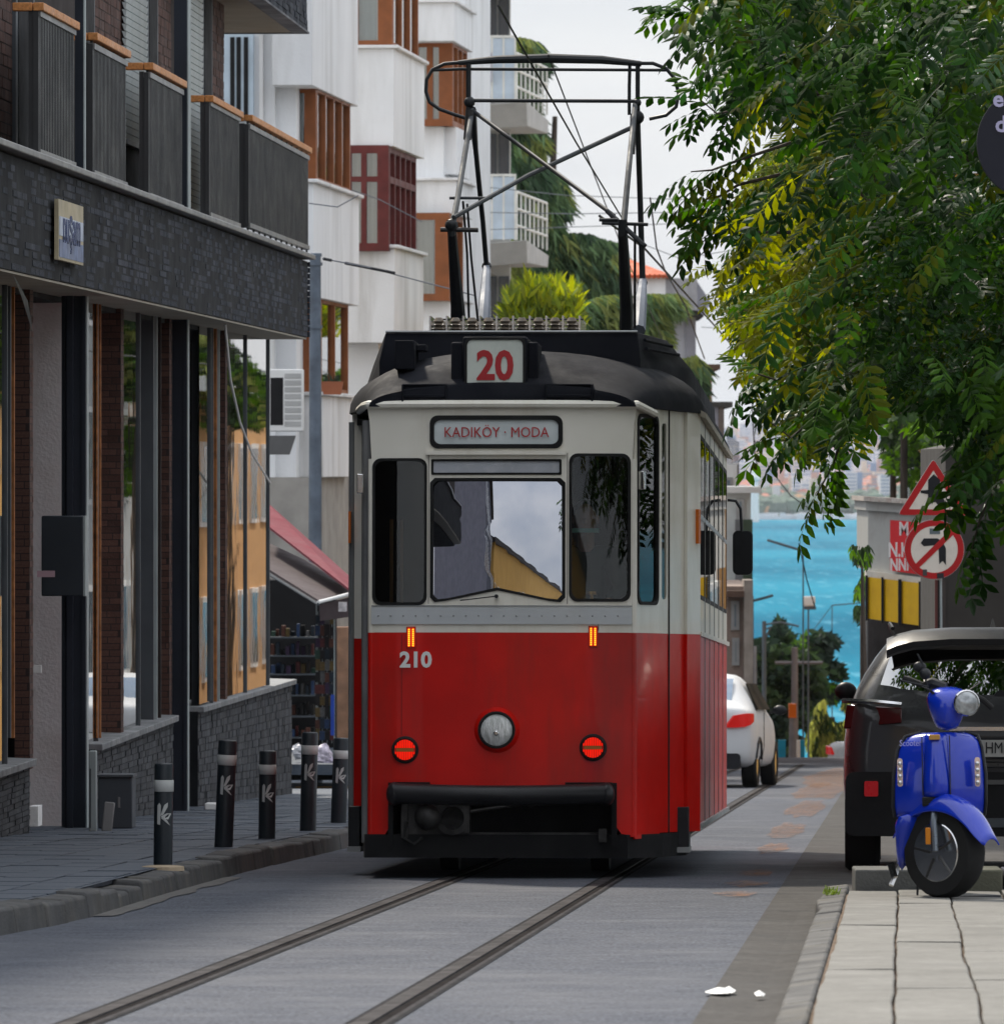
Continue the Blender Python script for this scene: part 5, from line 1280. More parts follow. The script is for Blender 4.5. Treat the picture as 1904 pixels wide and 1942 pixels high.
for a, b in ((614, 628), (655, 700), (700, 748)):
    mb = MB(); mb.tube([P(a, 490+(a-612)*.2, 89+(a-612)*.006), P(b, 490+(b-612)*.2, 89+(b-612)*.006)], .018, 6); o = mb.build('wire_insulator', K['black'], smooth=True); tag(o, 'dark rod insulator on the span wire, %s from the grey pole' % {614: 'first', 655: 'second', 700: 'third'}[a], 'insulator', 'insulators on the span wire')
def swire(label, pts, r=.012, m=wg): return wire('overhead_wire', label, [P(*p) for p in pts], r, m)
swire('thin wire running from top centre down to the right pantograph post', [(945, 10, 40), (1093, 270, 50), (1190, 430, 60)], .006, K['black'])
swire('wire running from the right pantograph post down toward the sea', [(1137, 409, 60), (1222, 470, 70), (1340, 600, 90), (1400, 668, 110), (1426, 694, 130)], .011, K['black'])
swire('short wire branching down behind the pantograph toward the roofs', [(1233, 375, 80), (1245, 470, 84), (1262, 515, 88), (1300, 580, 95), (1336, 680, 105)], .009, K['black'])
swire('wire dropping straight beside the tree edge above the tram mirror', [(1426, 694, 130), (1427, 780, 130), (1431, 860, 130), (1440, 900, 131)], .012, K['black'])
swire('wire sagging from the drop wire over the water to the tree', [(1431, 835, 131), (1460, 890, 131), (1500, 940, 132), (1535, 965, 133)], .011, wg)
swire('thin wire hanging over the water toward the lantern lamp', [(1515, 1030, 140), (1530, 1100, 140), (1545, 1150, 140)], .012, K['black'])
swire('faint upper wire crossing the sky behind the pantograph', [(590, 290, 150), (830, 345, 150), (1075, 370, 150), (1300, 378, 150), (1700, 360, 150)], .008)
swire('faint middle wire crossing the sky below the upper wire', [(590, 400, 150), (900, 402, 150), (1090, 405, 150), (1700, 396, 150)], .009)
swire('faint lower wire crossing behind the pantograph posts', [(590, 430, 152), (900, 436, 152), (1700, 410, 152)], .008)
swire('low sagging wire near the red roofed house', [(1200, 455, 152), (1290, 490, 152), (1600, 440, 152)], .008)
swire('thin wire crossing the sky just above the tan chimney building', [(1330, 620, 152), (1420, 625, 152), (1600, 640, 152)], .007)
swire('trolley contact wire running over the tram roof down the street', [(1040, 104, 54.7), (1180, 470, 90), (1290, 720, 150)], .006, K['black'])
for a, b, c, d in (((586, 385), (640, 392), (680, 370), 100), ((668, 360), (720, 378), (800, 420), 110)):
    swire('slack cable drooping across the white facades by the dark red window' if d == 110 else 'slack cable drooping in front of the nearest white facade', [(a[0], a[1], d), (b[0], b[1], d), (c[0], c[1], d)], .008)
# ================================================================ shop under the awnings
shop = thing('corner_shop', 'small shop with shelves of goods under the two awnings', 'shop', ((590-HX)/F*96, 96, gz(96)+.1))
wb = lambda name, m, x0, x1, d0, d1, yt, yb, par=shop, **k: (lambda mb: mb.build(name, m, par, world=True, **k))(MB().box((x0-HX)/F*d0, (x1-HX)/F*d0, d0, d1, CZ+(HY-yb)/F*d0, CZ+(HY-yt)/F*d0))
wb('back_wall', M_['dark'], 480, 636, 97.5, 98.5, 1100, 1480); wb('side_wall', mat('orange_stone', (.42, .24, .15), .9, var=.25, scale=6, bump=.4, dirt=(.3, .2, .15)), 636, 700, 99, 99.6, 1190, 1440)
wb('shop_floor', K['paving'], 480, 700, 92, 98, 1450, 1470)
goods = [mat('goods_%d' % i, c, .5, var=.3, scale=30) for i, c in enumerate([(.08, .02, .02), (.02, .04, .09), (.09, .06, .02), (.02, .05, .035), (.09, .09, .09), (.08, .03, .02), (.03, .015, .04), (.012, .02, .03), (.01, .01, .01), (.012, .01, .01)])]
for k, y in enumerate((1180, 1215, 1250, 1290, 1330, 1370)):
    sh_ = wb('shelf', M_['gtrim'], 512, 600, 96.6, 97.3, y+28, y+31)
    for j in range(9):
        x = 514+j*9.5+R.uniform(-1, 1); dz_ = R.uniform(0, .3); wb('package', R.choice(goods), x, x+R.uniform(4, 8.6), 96.6+dz_, 96.9+dz_, y+R.uniform(2, 18), y+28, sh_)
# hanging strips of snacks by the door
rkx = 615
for i in range(4):
    rk_ = thing('snack_rack', 'hanging strip of colourful packets, strip %s of the four outside the shop' % ('one from left', 'two from left', 'three from left', 'rightmost')[i], 'rack', ((600+i*9-HX)/F*95, 95-.05*i, gz(95)+.3), group='snack strips outside the shop')
    wb('strip', M_['edge'], 602+i*9, 603+i*9, 95-.05*i, 95.02-.05*i, 1160, 1410, rk_)
    for k in range(11):
        wb('packet', R.choice(goods), 598+i*9+R.uniform(-1, 1), 607+i*9, 94.95-.05*i-R.uniform(0, .05), 94.99-.05*i, 1165+k*22+R.uniform(-3, 3), 1184+k*22, rk_)
wb('blue_banner', mat('banner_blue', (.02, .06, .35), .6, var=.2), 627, 634, 94.6, 94.65, 1318, 1395, shop)
wb('rack_post', M_['edge'], 599, 601, 95, 95.03, 1130, 1430, shop); wb('rack_post', M_['edge'], 633, 635, 94.7, 94.73, 1175, 1420, shop)
# yellow kerb line and plastic bags
wb('yellow_kerb', mat('yellow_kerb', (.55, .33, .12), .8, var=.2), 560, 680, 93, 93.2, 1493, 1504, shop)
for i, (x, y, r, c) in enumerate(((613, 1432, .10, (.5, .45, .52)), (624, 1450, .08, (.45, .4, .5)), (565, 1425, .07, (.4, .4, .42)))):
    c_ = P(x, y, 92.6); mb = MB(); mb.ball((0, 0, 0), (r, r*.8, r*1.3), 12, 9)
    for v in mb.v: v += Vector((noise.noise(v*22+Vector((i, 0, 0))), noise.noise(v*22+Vector((9, i, 0))), noise.noise(v*22+Vector((i, 9, 9)))))*.03; v += c_
    o = mb.build('plastic_bag', mat('bag_%d' % i, c, .35, var=.4, scale=25)); tag(o, ('white plastic bag beside the fourth bollard', 'pale lilac plastic bag low beside the fourth bollard', 'small pale bag at the end of the low brick wall')[i], 'bag', 'plastic bags by the shop')
# awnings
def awning(label, a, b, c, d, m, vm, th=.03, rodp=None):
    """a,b = far upper-left/right picture points (x,y,depth); c,d = lower edge"""
    pts = [P(*q) for q in (a, b, d, c)]; cen = sum(pts, Vector())/4
    t = thing('awning', label, 'awning', tuple(cen), group='awnings of the corner shop')
    mb = MB(); n = 8; rows = []
    for k in range(n+1): rows.append([pts[0].lerp(pts[1], k/n), pts[3].lerp(pts[2], k/n)])
    mb.hexa([pts[0], pts[1], pts[2], pts[3]]+[p+Vector((0, 0, th)) for p in pts]); mb.build('canvas', m, t, world=True)
    if vm:
        mb = MB(); mb.hexa([pts[3], pts[2], pts[2]+Vector((0, .02, 0)), pts[3]+Vector((0, .02, 0))]+[p+Vector((0, 0, -.18)) for p in (pts[3], pts[2], pts[2]+Vector((0, .02, 0)), pts[3]+Vector((0, .02, 0)))]); mb.build('valance', vm, t, world=True)
    return t, pts
awm = mat('maroon_canvas', (.15, .022, .035), .8, var=.12, scale=4); awg = mat('grey_brown_canvas', (.055, .04, .043), .8, var=.12, scale=4)
# near edge low at the street side, seen from the side
awning('faded maroon awning sloping down to the right above the shop', (500, 951, 97.5), (668, 1102, 94.5), (500, 995, 96.), (668, 1126, 93.), awm, None)
t, pts = awning('grey brown awning below the maroon one with a white front bar', (500, 1030, 97.), (690, 1118, 95.), (500, 1078, 94.5), (604, 1143, 92.5), awg, None)
mb = MB(); mb.tube([P(604, 1142, 92.5), P(700, 1117, 93.5)], .022, 8); mb.build('front_bar', K['white'], t, world=True, smooth=True)
mb = MB(); mb.tube([P(500, 1082, 94.5), P(604, 1146, 92.5)], .02, 6); mb.build('side_bar', M_['gtrim'], t, world=True)
q = [P(606, 1147, 92.6), P(700, 1123, 93.6), P(700, 1165, 93.6), P(607, 1178, 92.6)]
mb = MB(); mb.hexa([q[3], q[2], q[2]+Vector((0, .03, 0)), q[3]+Vector((0, .03, 0)), q[0], q[1], q[1]+Vector((0, .03, 0)), q[0]+Vector((0, .03, 0))]); vl = mb.build('valance', awg, t, world=True)
wb('print', mat('print_pale', (.45, .42, .42), .8, var=.3, scale=30), 642, 658, 92.5, 92.52, 1142, 1160, t)
# ================================================================ far roofs and buildings
hD = 230.; hs = hD/F; HXp = lambda px: (px-HX)*hs; HZ = lambda py: CZ+(HY-py)*hs
house = thing('house', 'white house with red tiled roof and wide grey concrete eave behind the cedar', 'house', (HXp(1220), hD, gz(230)))
hb = lambda name, m, xa, xb, ya, yb, y0=0, y1=8., par=house, **k: (lambda mb: mb.build(name, m, par, world=True, **k))(MB().box(HXp(xa), HXp(xb), hD+y0, hD+y1, HZ(yb), HZ(ya)))
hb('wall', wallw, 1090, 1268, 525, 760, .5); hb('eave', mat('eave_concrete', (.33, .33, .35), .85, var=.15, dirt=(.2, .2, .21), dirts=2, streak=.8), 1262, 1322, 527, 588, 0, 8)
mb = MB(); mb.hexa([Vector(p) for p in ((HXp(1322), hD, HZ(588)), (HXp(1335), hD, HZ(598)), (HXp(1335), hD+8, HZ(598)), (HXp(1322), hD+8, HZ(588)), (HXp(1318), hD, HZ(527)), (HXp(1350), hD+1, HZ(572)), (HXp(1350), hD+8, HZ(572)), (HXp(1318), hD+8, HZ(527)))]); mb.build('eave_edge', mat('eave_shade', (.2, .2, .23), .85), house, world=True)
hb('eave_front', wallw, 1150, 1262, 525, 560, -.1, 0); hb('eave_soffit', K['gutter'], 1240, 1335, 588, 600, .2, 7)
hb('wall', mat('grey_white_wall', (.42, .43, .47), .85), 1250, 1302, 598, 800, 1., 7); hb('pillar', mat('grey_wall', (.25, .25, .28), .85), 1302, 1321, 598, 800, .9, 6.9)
tile = mat('red_roof_tile', (.42, .09, .035), .8, var=.15, isl=.2)
ridge = [Vector((HXp(1130), hD+4, HZ(475))), Vector((HXp(1165), hD+4, HZ(478)))]
e0, e1 = Vector((HXp(1068), hD-.3, HZ(527))), Vector((HXp(1272), hD-.3, HZ(526)))
mb = MB(); mb.add([e0, e1, ridge[1], ridge[0], e0+Vector((0, 9, 0)), e1+Vector((0, 9, 0))], [(0, 1, 2, 3), (1, 5, 2), (5, 4, 3, 2), (4, 0, 3)]); rfh = mb.build('roof', tile, house, world=True)
for k in range(22):
    t_ = (k+.5)/22; p = e0.lerp(e1, t_); q = ridge[0].lerp(ridge[1], t_); mb = MB(); mb.tube([p+Vector((0, -.02, .03)), q+Vector((0, -.02, .03))], .07, 5); mb.build('tile_row', tile, rfh, world=True)
def simple_block(label, x0, x1, d, ytop, m, wins=(), depth=8., roofm=None, extra=None, yb=None, name='building'):
    s = d/F; t = thing(name, label, 'building', ((x0+x1)/2*s-HX*s, d, gz(d)))
    X = lambda px: (px-HX)*s; Z = lambda py: CZ+(HY-py)*s
    mb = MB(); mb.box(X(x0), X(x1), d, d+depth, gz(d)-2 if yb is None else Z(yb), Z(ytop)); mb.build('wall', m, t, world=True)
    if roofm: mb = MB(); mb.box(X(x0)-.15, X(x1)+.2, d-.15, d+depth+.1, Z(ytop), Z(ytop)+.12); mb.build('roof', roofm, t, world=True)
    for (a, b, c, e) in wins:
        mb = MB(); mb.box(X(a), X(b), d-.05, d, Z(e), Z(c)); w = mb.build('window', mat('wframe', (.3, .3, .3), .6), t, world=True)
        mb = MB(); mb.box(X(a)+.06, X(b)-.06, d-.06, d-.05, Z(e)+.06, Z(c)-.06); mb.build('pane', mat('far_pane', (.16, .2, .24), .2), w, world=True)
    return t, X, Z
tan_ = mat('tan_render', (.36, .22, .15), .85, var=.1); bro = mat('brown_roof', (.10, .06, .045), .8)
simple_block('tan building top with a brown roof edge between tram roof and sky', 1318, 1350, 190, 700, tan_, [(1318, 1330, 705, 735)], roofm=bro)
t, X, Z = simple_block('pale violet grey building with a dark side gutter behind the tan one', 1290, 1372, 175, 772, mat('violet_white', (.40, .40, .47), .85, var=.08), roofm=K['gutter'])
mb = MB(); mb.box(X(1362), X(1373), 174.9, 180, Z(1200), Z(768)); mb.build('side_strip', mat('brown_grey', (.13, .11, .10), .8), t, world=True)
t, X, Z = simple_block('white building with roof terrace railing right of the tram roof', 1350, 1398, 160, 880, wallw, [(1370, 1390, 905, 960)])
for k in range(9):
    mb = MB(); mb.box(X(1379+k*2.6), X(1380.3+k*2.6), 160, 160.05, Z(880), Z(822+k*2)); mb.build('rail_bar', M_['gtrim'], t, world=True)
mb = MB(); mb.box(X(1382), X(1402), 160.2, 161, Z(935), Z(880)); mb.build('terrace_box', mat('greybrown', (.15, .13, .12), .8), t, world=True)
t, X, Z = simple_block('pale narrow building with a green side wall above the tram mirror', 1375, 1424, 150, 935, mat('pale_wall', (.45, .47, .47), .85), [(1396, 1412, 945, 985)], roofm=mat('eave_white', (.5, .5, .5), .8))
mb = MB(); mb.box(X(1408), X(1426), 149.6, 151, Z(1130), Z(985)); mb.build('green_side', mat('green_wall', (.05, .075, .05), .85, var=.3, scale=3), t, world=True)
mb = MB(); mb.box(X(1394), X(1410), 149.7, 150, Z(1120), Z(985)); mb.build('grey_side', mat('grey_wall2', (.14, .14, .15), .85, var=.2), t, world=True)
t, X, Z = simple_block('old stone house with tall windows between tram and white car', 1370, 1427, 140, 1112, mat('brown_stone', (.26, .20, .17), .9, var=.25, scale=3, bump=.5, bscale=10, dirt=(.16, .12, .10), dirts=3), [(1386, 1402, 1140, 1195), (1388, 1402, 1210, 1262)])
mb = MB(); mb.box(X(1410), X(1427), 139.7, 141, gz(140), Z(1100)); mb.build('pilaster', mat('stone_pale', (.30, .26, .23), .9, var=.25, bump=.4, bscale=12), t, world=True)
mb = MB(); mb.box(X(1372), X(1410), 139.6, 140, Z(1132), Z(1120)); mb.build('cornice', bro, t, world=True)
# ================================================================ yellow building and pale buildings of the right side (mostly behind the trees)
yel = mat('yellow_render', (.62, .36, .10), .85, var=.08, scale=.6)
def side_block(label, X0, d0, L, h, m, floors=3, wm=None, grp=None):
    f = Fac(X0, d0, .0487); t = fthing(f, 'house', label, 'house'); zb = gz(d0+L)-1
    bbox(t, 'wall', m, 0, 8, 0, L, zb, gz(d0)+h)
    bbox(t, 'cornice', wallw, -.15, 8.1, -.1, L+.1, gz(d0)+h, gz(d0)+h+.3)
    for k in range(floors):
        n = int(L/3.2)
        for j in range(n):
            y = 1.2+j*3.1; z = gz(d0)+1.2+k*3.1
            w = bbox(t, 'window', wallw, -.06, 0, y, y+1.3, z, z+1.7)
            bbox(w, 'pane', mat('pane_dark', (.04, .05, .06), .1) if (j+k) % 3 else mat('pane_pale', (.3, .34, .36), .1), -.07, -.06, y+.1, y+1.2, z+.1, z+1.6)
    return t
side_block('yellow house with white framed windows beyond the kiosk on the right side', 6.2, 110, 17, 8.5, yel, 3)
side_block('pale grey house beyond the yellow house on the right side', 7.0, 128, 16, 9, mat('pale_grey', (.4, .42, .43), .85), 3)
side_block('ochre house further down the right side', 7.7, 146, 60, 7, mat('ochre', (.55, .3, .12), .85), 2)
# houses behind the photographer
def rear(label, pts, h, m, h2=None, roofc=(.05, .045, .045)):
    (xa, ya), (xb, yb) = pts; u = Vector((xb-xa, yb-ya, 0)); L = u.length; u.normalize(); n = Vector((-u.y, u.x, 0))
    M = Matrix(((u.x, n.x, 0, 0), (u.y, n.y, 0, 0), (0, 0, 1, 0), (0, 0, 0, 1)))
    t = thing('building', label, 'building', (xa, ya, 1.5)); 
    def B(name, m_, x0, x1, y0, y1, z0, z1, par=t): mb = MB(); mb.box(x0, x1, y0, y1, z0, z1, M); return mb.build(name, m_, par)
    B('wall', m, 0, L, -8, 0, -2, h); B('roof', mat('dark_roof', (*roofc,), .7), -.4, L+.4, -8.3, .6, h, h+.7)
    for k in range(int(h/3.2)):
        for j in range(int(L/3)):
            w = B('window', wallw, 1+j*3, 2.3+j*3, 0, .05, .9+k*3.1, 2.6+k*3.1); B('pane', mat('rear_window', (.05, .06, .07), .2), 1.1+j*3, 2.2+j*3, .05, .06, 1+k*3.1, 2.5+k*3.1, w)
rear('tall slate grey building beside the street behind the camera', ((-6, 8), (-9.5, -30)), 11, mat('slate_render', (.07, .075, .10), .8))
rear('long yellow building behind the camera with a dark roof', ((-9, -32), (30, -140)), 9.0, yel)
# ================================================================ vegetation
def inpoly(x, y, p):
    c = False; j = len(p)-1
    for i in range(len(p)):
        if (p[i][1] > y) != (p[j][1] > y) and x < (p[j][0]-p[i][0])*(y-p[i][1])/(p[j][1]-p[i][1])+p[i][0]: c = not c
        j = i
    return c
def sample(poly, rnd):
    x0, x1 = min(p[0] for p in poly), max(p[0] for p in poly); y0, y1 = min(p[1] for p in poly), max(p[1] for p in poly)
    while True:
        x, y = rnd.uniform(x0, x1), rnd.uniform(y0, y1)
        if inpoly(x, y, poly): return x, y
bark = mat('bark', (.07, .055, .045), .9, var=.3, scale=8, bump=.5, bscale=20, stretch=(1, 1, .3))
lf = [mat('leaf_dark', (.014, .042, .007), .8, var=.2, isl=.5, trans=.2, spec=.08), mat('leaf_mid', (.036, .090, .008), .75, var=.2, isl=.45, trans=.3, spec=.12), mat('leaf_yellow_lit', (.17, .18, .006), .7, var=.2, isl=.45, trans=.55, spec=.1), mat('leaf_olive', (.07, .09, .008), .7, var=.25, isl=.5, trans=.45, spec=.1), mat('leaf_glossy', (.022, .065, .016), .5, var=.2, isl=.5, trans=.2, spec=.3)]  # the yellow leaves carry the backlit look in their colour
def frame_(d, up=Vector((0, 0, 1)), roll=0.):
    d = d.normalized(); s_ = d.cross(up)
    if s_.length < .01: s_ = Vector((1, 0, 0))
    s_.normalize(); n = s_.cross(d); q = Matrix.Rotation(roll, 3, d); return d, q @ s_, q @ n
def leaflet(mb, o, d, s_, n, L, W):
    a = o; b = o+d*L*.45+s_*W*.5-n*W*.12; c = o+d*L-n*L*.12; e = o+d*L*.45-s_*W*.5-n*W*.12; m = o+d*L*.45+n*W*.05
    b2 = o+d*L*.78+s_*W*.33-n*L*.07; e2 = o+d*L*.78-s_*W*.33-n*L*.07; m2 = o+d*L*.78-n*L*.03
    mb.add([a, b, b2, c, e2, e, m, m2], [(0, 1, 6), (1, 2, 7, 6), (2, 3, 7), (3, 4, 7), (4, 5, 6, 7), (5, 0, 6)])
def compound(mb, o, d, roll, L, k, lw, ll):
    """pinnate leaf: stalk with pairs of leaflets"""
    d, s_, n = frame_(d, roll=roll); p = o; st = L/k
    for i in range(k):
        d2 = (d-Vector((0, 0, .09*i))).normalized(); p2 = p+d2*st
        for sg in (-1, 1):
            dd = (d2*.55+s_*sg-Vector((0, 0, .35))).normalized(); s2 = dd.cross(n).normalized()
            leaflet(mb, p2, dd, s2, n, ll*R.uniform(.8, 1.15), lw)
        mb.quad(p-s_*.002, p+s_*.002, p2+s_*.002, p2-s_*.002); p = p2
    leaflet(mb, p, d2, s_, n, ll, lw)
def simple_sprig(mb, o, d, roll, L, k, lw, ll):
    d, s_, n = frame_(d, roll=roll); p = o
    for i in range(k):
        p2 = p+d*L/k; a = R.uniform(0, 6.28); dd = (d*.7+s_*math.cos(a)+n*math.sin(a)).normalized(); s2 = dd.cross(n); s2 = s2.normalized() if s2.length > .05 else s_
        leaflet(mb, p2, dd, s2, dd.cross(s2), ll*R.uniform(.7, 1.2), lw); p = p2
def crown_tree(name, label, group, base, limbs, poly, dr, n, nobj, kind, mats_w, seed, outd=Vector((-.6, -.5, -.35)), gaps=(), lw=.03, ll=.085, L=.28, k=5, twigs=(), ctr=None):
    rnd = random.Random(seed); t = thing(name, label, 'tree', tuple(base), group=group)
    mb = MB(); b = Vector(base); top = Vector(limbs[0][0]); mid = b.lerp(top, .5)+Vector((.1, .1, 0))
    mb.tube([b-Vector((0, 0, .3)), b+Vector((0, 0, .3)), mid, top], [.24, .18, .15, .12], 10); mb.build('trunk', bark, t, world=True, smooth=True)
    for l in limbs:
        mb = MB(); mb.tube([Vector(q) for q in l], [.09*(1-.8*i/(len(l)-1)) for i in range(len(l))], 7); mb.build('limb', bark, t, world=True, smooth=True)
    ctr = ctr or Vector(limbs[0][-1])
    lot = []
    for i in range(n):
        for _ in range(40):
            x, y = sample(poly, rnd); ok = True
            for (gx, gy, ga, gb, pr) in gaps:
                if ((x-gx)/ga)**2+((y-gy)/gb)**2 < 1 and rnd.random() < pr: ok = False
            if ok and noise.noise(Vector((x*.011, y*.011, seed))) > -.28+rnd.uniform(-.15, .15): break
        d = rnd.uniform(*dr); o = P(x, y, d)
        dirv = (outd+Vector((rnd.uniform(-.9, .9), rnd.uniform(-.6, .6), rnd.uniform(-.5, .35))))
        lot.append((d, o, dirv, rnd.uniform(-.7, .7), x, y))
    for tw in twigs:
        pts = [P(*q) for q in tw]; mb = MB(); mb.tube(pts, [.012*(1-.7*i/(len(pts)-1)) for i in range(len(pts))], 5); mb.build('twig', bark, t, world=True)
        for a, c in zip(pts, pts[1:]):
            for q in range(4):
                p = a.lerp(c, (q+.5)/4); dv = (c-a).normalized()*.6+Vector((rnd.uniform(-.5, .3), rnd.uniform(-.4, .4), rnd.uniform(-1.1, .1))); lot.append((0, p, dv, rnd.uniform(-.5, .5), HX+F*p.x/p.y, HY-(p.z-CZ)*F/p.y))
    lot.sort(key=lambda q: q[0])
    rest = MB(); objs = {}
    for i, (d, o, dv, roll, x, y) in enumerate(lot):
        ws = mats_w(x, y, rnd) if callable(mats_w) else mats_w
        tot = sum(ws); q = rnd.random()*tot; mi = 0
        while q > ws[mi]: q -= ws[mi]; mi += 1
        dd, s_, nn = frame_(dv, roll=roll); Mx = Matrix(((dd.x, s_.x, nn.x, o.x), (dd.y, s_.y, nn.y, o.y), (dd.z, s_.z, nn.z, o.z), (0, 0, 0, 1))) @ Matrix.Scale(rnd.uniform(.75, 1.2), 4)
        if i < nobj:
            v = (mi, rnd.randrange(3))
            if v not in objs:
                mb = MB(); kind(mb, Vector((0, 0, 0)), Vector((1, 0, 0)), 0, L, k, lw, ll); ob = mb.build('leaf', lf[mi], t); objs[v] = ob
            else: ob = objs[v].copy(); COL.objects.link(ob)
            ob.matrix_basis = wmat(t).inverted() @ Mx
        else:
            _, mb = pr_pick(protosD(objs, mi, kind, L, k, lw, ll), rnd)
            rest.cur = mi; b0 = len(rest.v); rest.v += [Mx @ v_ for v_ in mb.v]; rest.f += [[b0+j for j in f] for f in mb.f]; rest.m += [mi]*len(mb.f)
    rest.build('foliage', lf, t, world=True, kind='stuff'); return t
PROT = {}
def protosD(objs, mi, kind, L, k, lw, ll):
    key = (mi, kind.__name__, L, k, lw)
    if key not in PROT:
        PROT[key] = []
        for v in range(4):
            mb = MB(); kind(mb, Vector((0, 0, 0)), Vector((1, 0, 0)), 0, L, k, lw, ll); PROT[key].append((mi, mb))
    return PROT[key]
def pr_pick(l, rnd): return l[rnd.randrange(len(l))]
mb_protos = None
A1 = [(1350, -300), (1350, 10), (1375, 60), (1390, 140), (1410, 160), (1410, 235), (1420, 230), (1480, 170), (1560, 190), (1540, 280), (1470, 335), (1380, 330), (1360, 400), (1410, 430), (1450, 480), (1470, 560), (1480, 620), (1505, 690), (1540, 750), (1575, 800), (1610, 810), (1650, 760), (1690, 690), (1750, 680), (1810, 730), (1870, 840), (1920, 930), (2350, 1020), (2350, -300)]
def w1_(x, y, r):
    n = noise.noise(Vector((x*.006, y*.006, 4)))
    lit = max(0, 1-abs(x-1510)/190)*max(0, 1-abs(y-450)/300)*1.6  # sunlit patch put into the colour: more yellow leaves left in the crown
    return [1.2+n*2 if n > -.5 else .2, 1.2, 2.2*lit, .8*lit+.25, .25+max(0, (x-1500)/900)]
bt = Vector((4.7, 50, gz(50)))
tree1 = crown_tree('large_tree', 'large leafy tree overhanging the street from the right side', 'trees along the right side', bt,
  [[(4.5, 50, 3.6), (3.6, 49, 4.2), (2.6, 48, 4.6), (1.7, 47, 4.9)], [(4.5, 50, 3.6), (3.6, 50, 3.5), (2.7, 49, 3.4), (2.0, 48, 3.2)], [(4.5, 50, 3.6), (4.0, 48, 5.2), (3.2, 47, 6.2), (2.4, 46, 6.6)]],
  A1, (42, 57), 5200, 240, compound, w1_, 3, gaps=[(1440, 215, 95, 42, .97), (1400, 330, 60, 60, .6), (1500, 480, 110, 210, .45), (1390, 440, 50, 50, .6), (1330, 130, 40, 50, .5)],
  lw=.042, ll=.10, L=.30,
  twigs=[[(1500, 270, 46), (1410, 300, 46), (1350, 322, 46), (1310, 325, 46)], [(1480, 330, 46), (1400, 350, 46), (1350, 380, 46), (1325, 400, 46)], [(1440, 90, 47), (1370, 50, 47), (1315, 22, 47), (1288, 5, 47)], [(1480, 210, 47), (1410, 205, 47), (1360, 215, 47), (1330, 190, 47)],
         [(1500, 440, 46), (1420, 440, 46), (1370, 425, 46)], [(1530, 700, 46), (1470, 720, 46), (1425, 705, 46)], [(1560, 780, 46), (1500, 830, 46), (1460, 800, 46)], [(1600, 820, 47), (1580, 880, 47), (1548, 940, 47)], [(1860, 800, 47), (1820, 860, 47), (1800, 910, 47)], [(1900, 900, 48), (1860, 980, 48), (1840, 1050, 48)]])
A2 = [(1352, 490), (1420, 470), (1430, 360), (1490, 250), (1560, 280), (1640, 380), (1700, 600), (1690, 760), (1600, 810), (1550, 860), (1500, 780), (1450, 710), (1430, 640), (1380, 560)]
crown_tree('sunlit_tree', 'yellow green backlit tree behind the large tree at its left edge', 'trees along the right side', Vector((4.6, 68, gz(68))),
  [[(4.4, 68, 2.4), (3.8, 67, 3.2), (3.0, 67, 3.6)], [(4.4, 68, 2.4), (3.6, 67, 4.4), (2.9, 66, 5.0)]], A2, (63, 72), 2300, 20, compound, lambda x, y, r: [.5, .5, .7+1.2*(noise.noise(Vector((x*.01, y*.01, 2))) > .0), 1.4, 0], 8, gaps=[(1380, 520, 30, 40, .3)], lw=.035, ll=.085, L=.25)
A3 = [(1630, 500), (1710, 390), (1800, 410), (1920, 370), (2300, 380), (2300, 980), (1890, 900), (1850, 780), (1750, 740), (1680, 680), (1630, 610)]
crown_tree('glossy_shrub', 'tall shrub with small glossy leaves in front of the large tree at right', 'trees along the right side', Vector((4.5, 46.5, gz(46))),
  [[(4.4, 46.5, 1.6), (3.9, 46, 2.6), (3.2, 45, 3.6)], [(4.4, 46.5, 1.6), (3.7, 46, 2.8), (2.7, 45, 3.1)]], A3, (42.5, 47), 3600, 30, simple_sprig, lambda x, y, r: [.9, 1.1, 0, .2, 1.2+(y > 600)*.6], 12, lw=.026, ll=.05, L=.16, k=7)
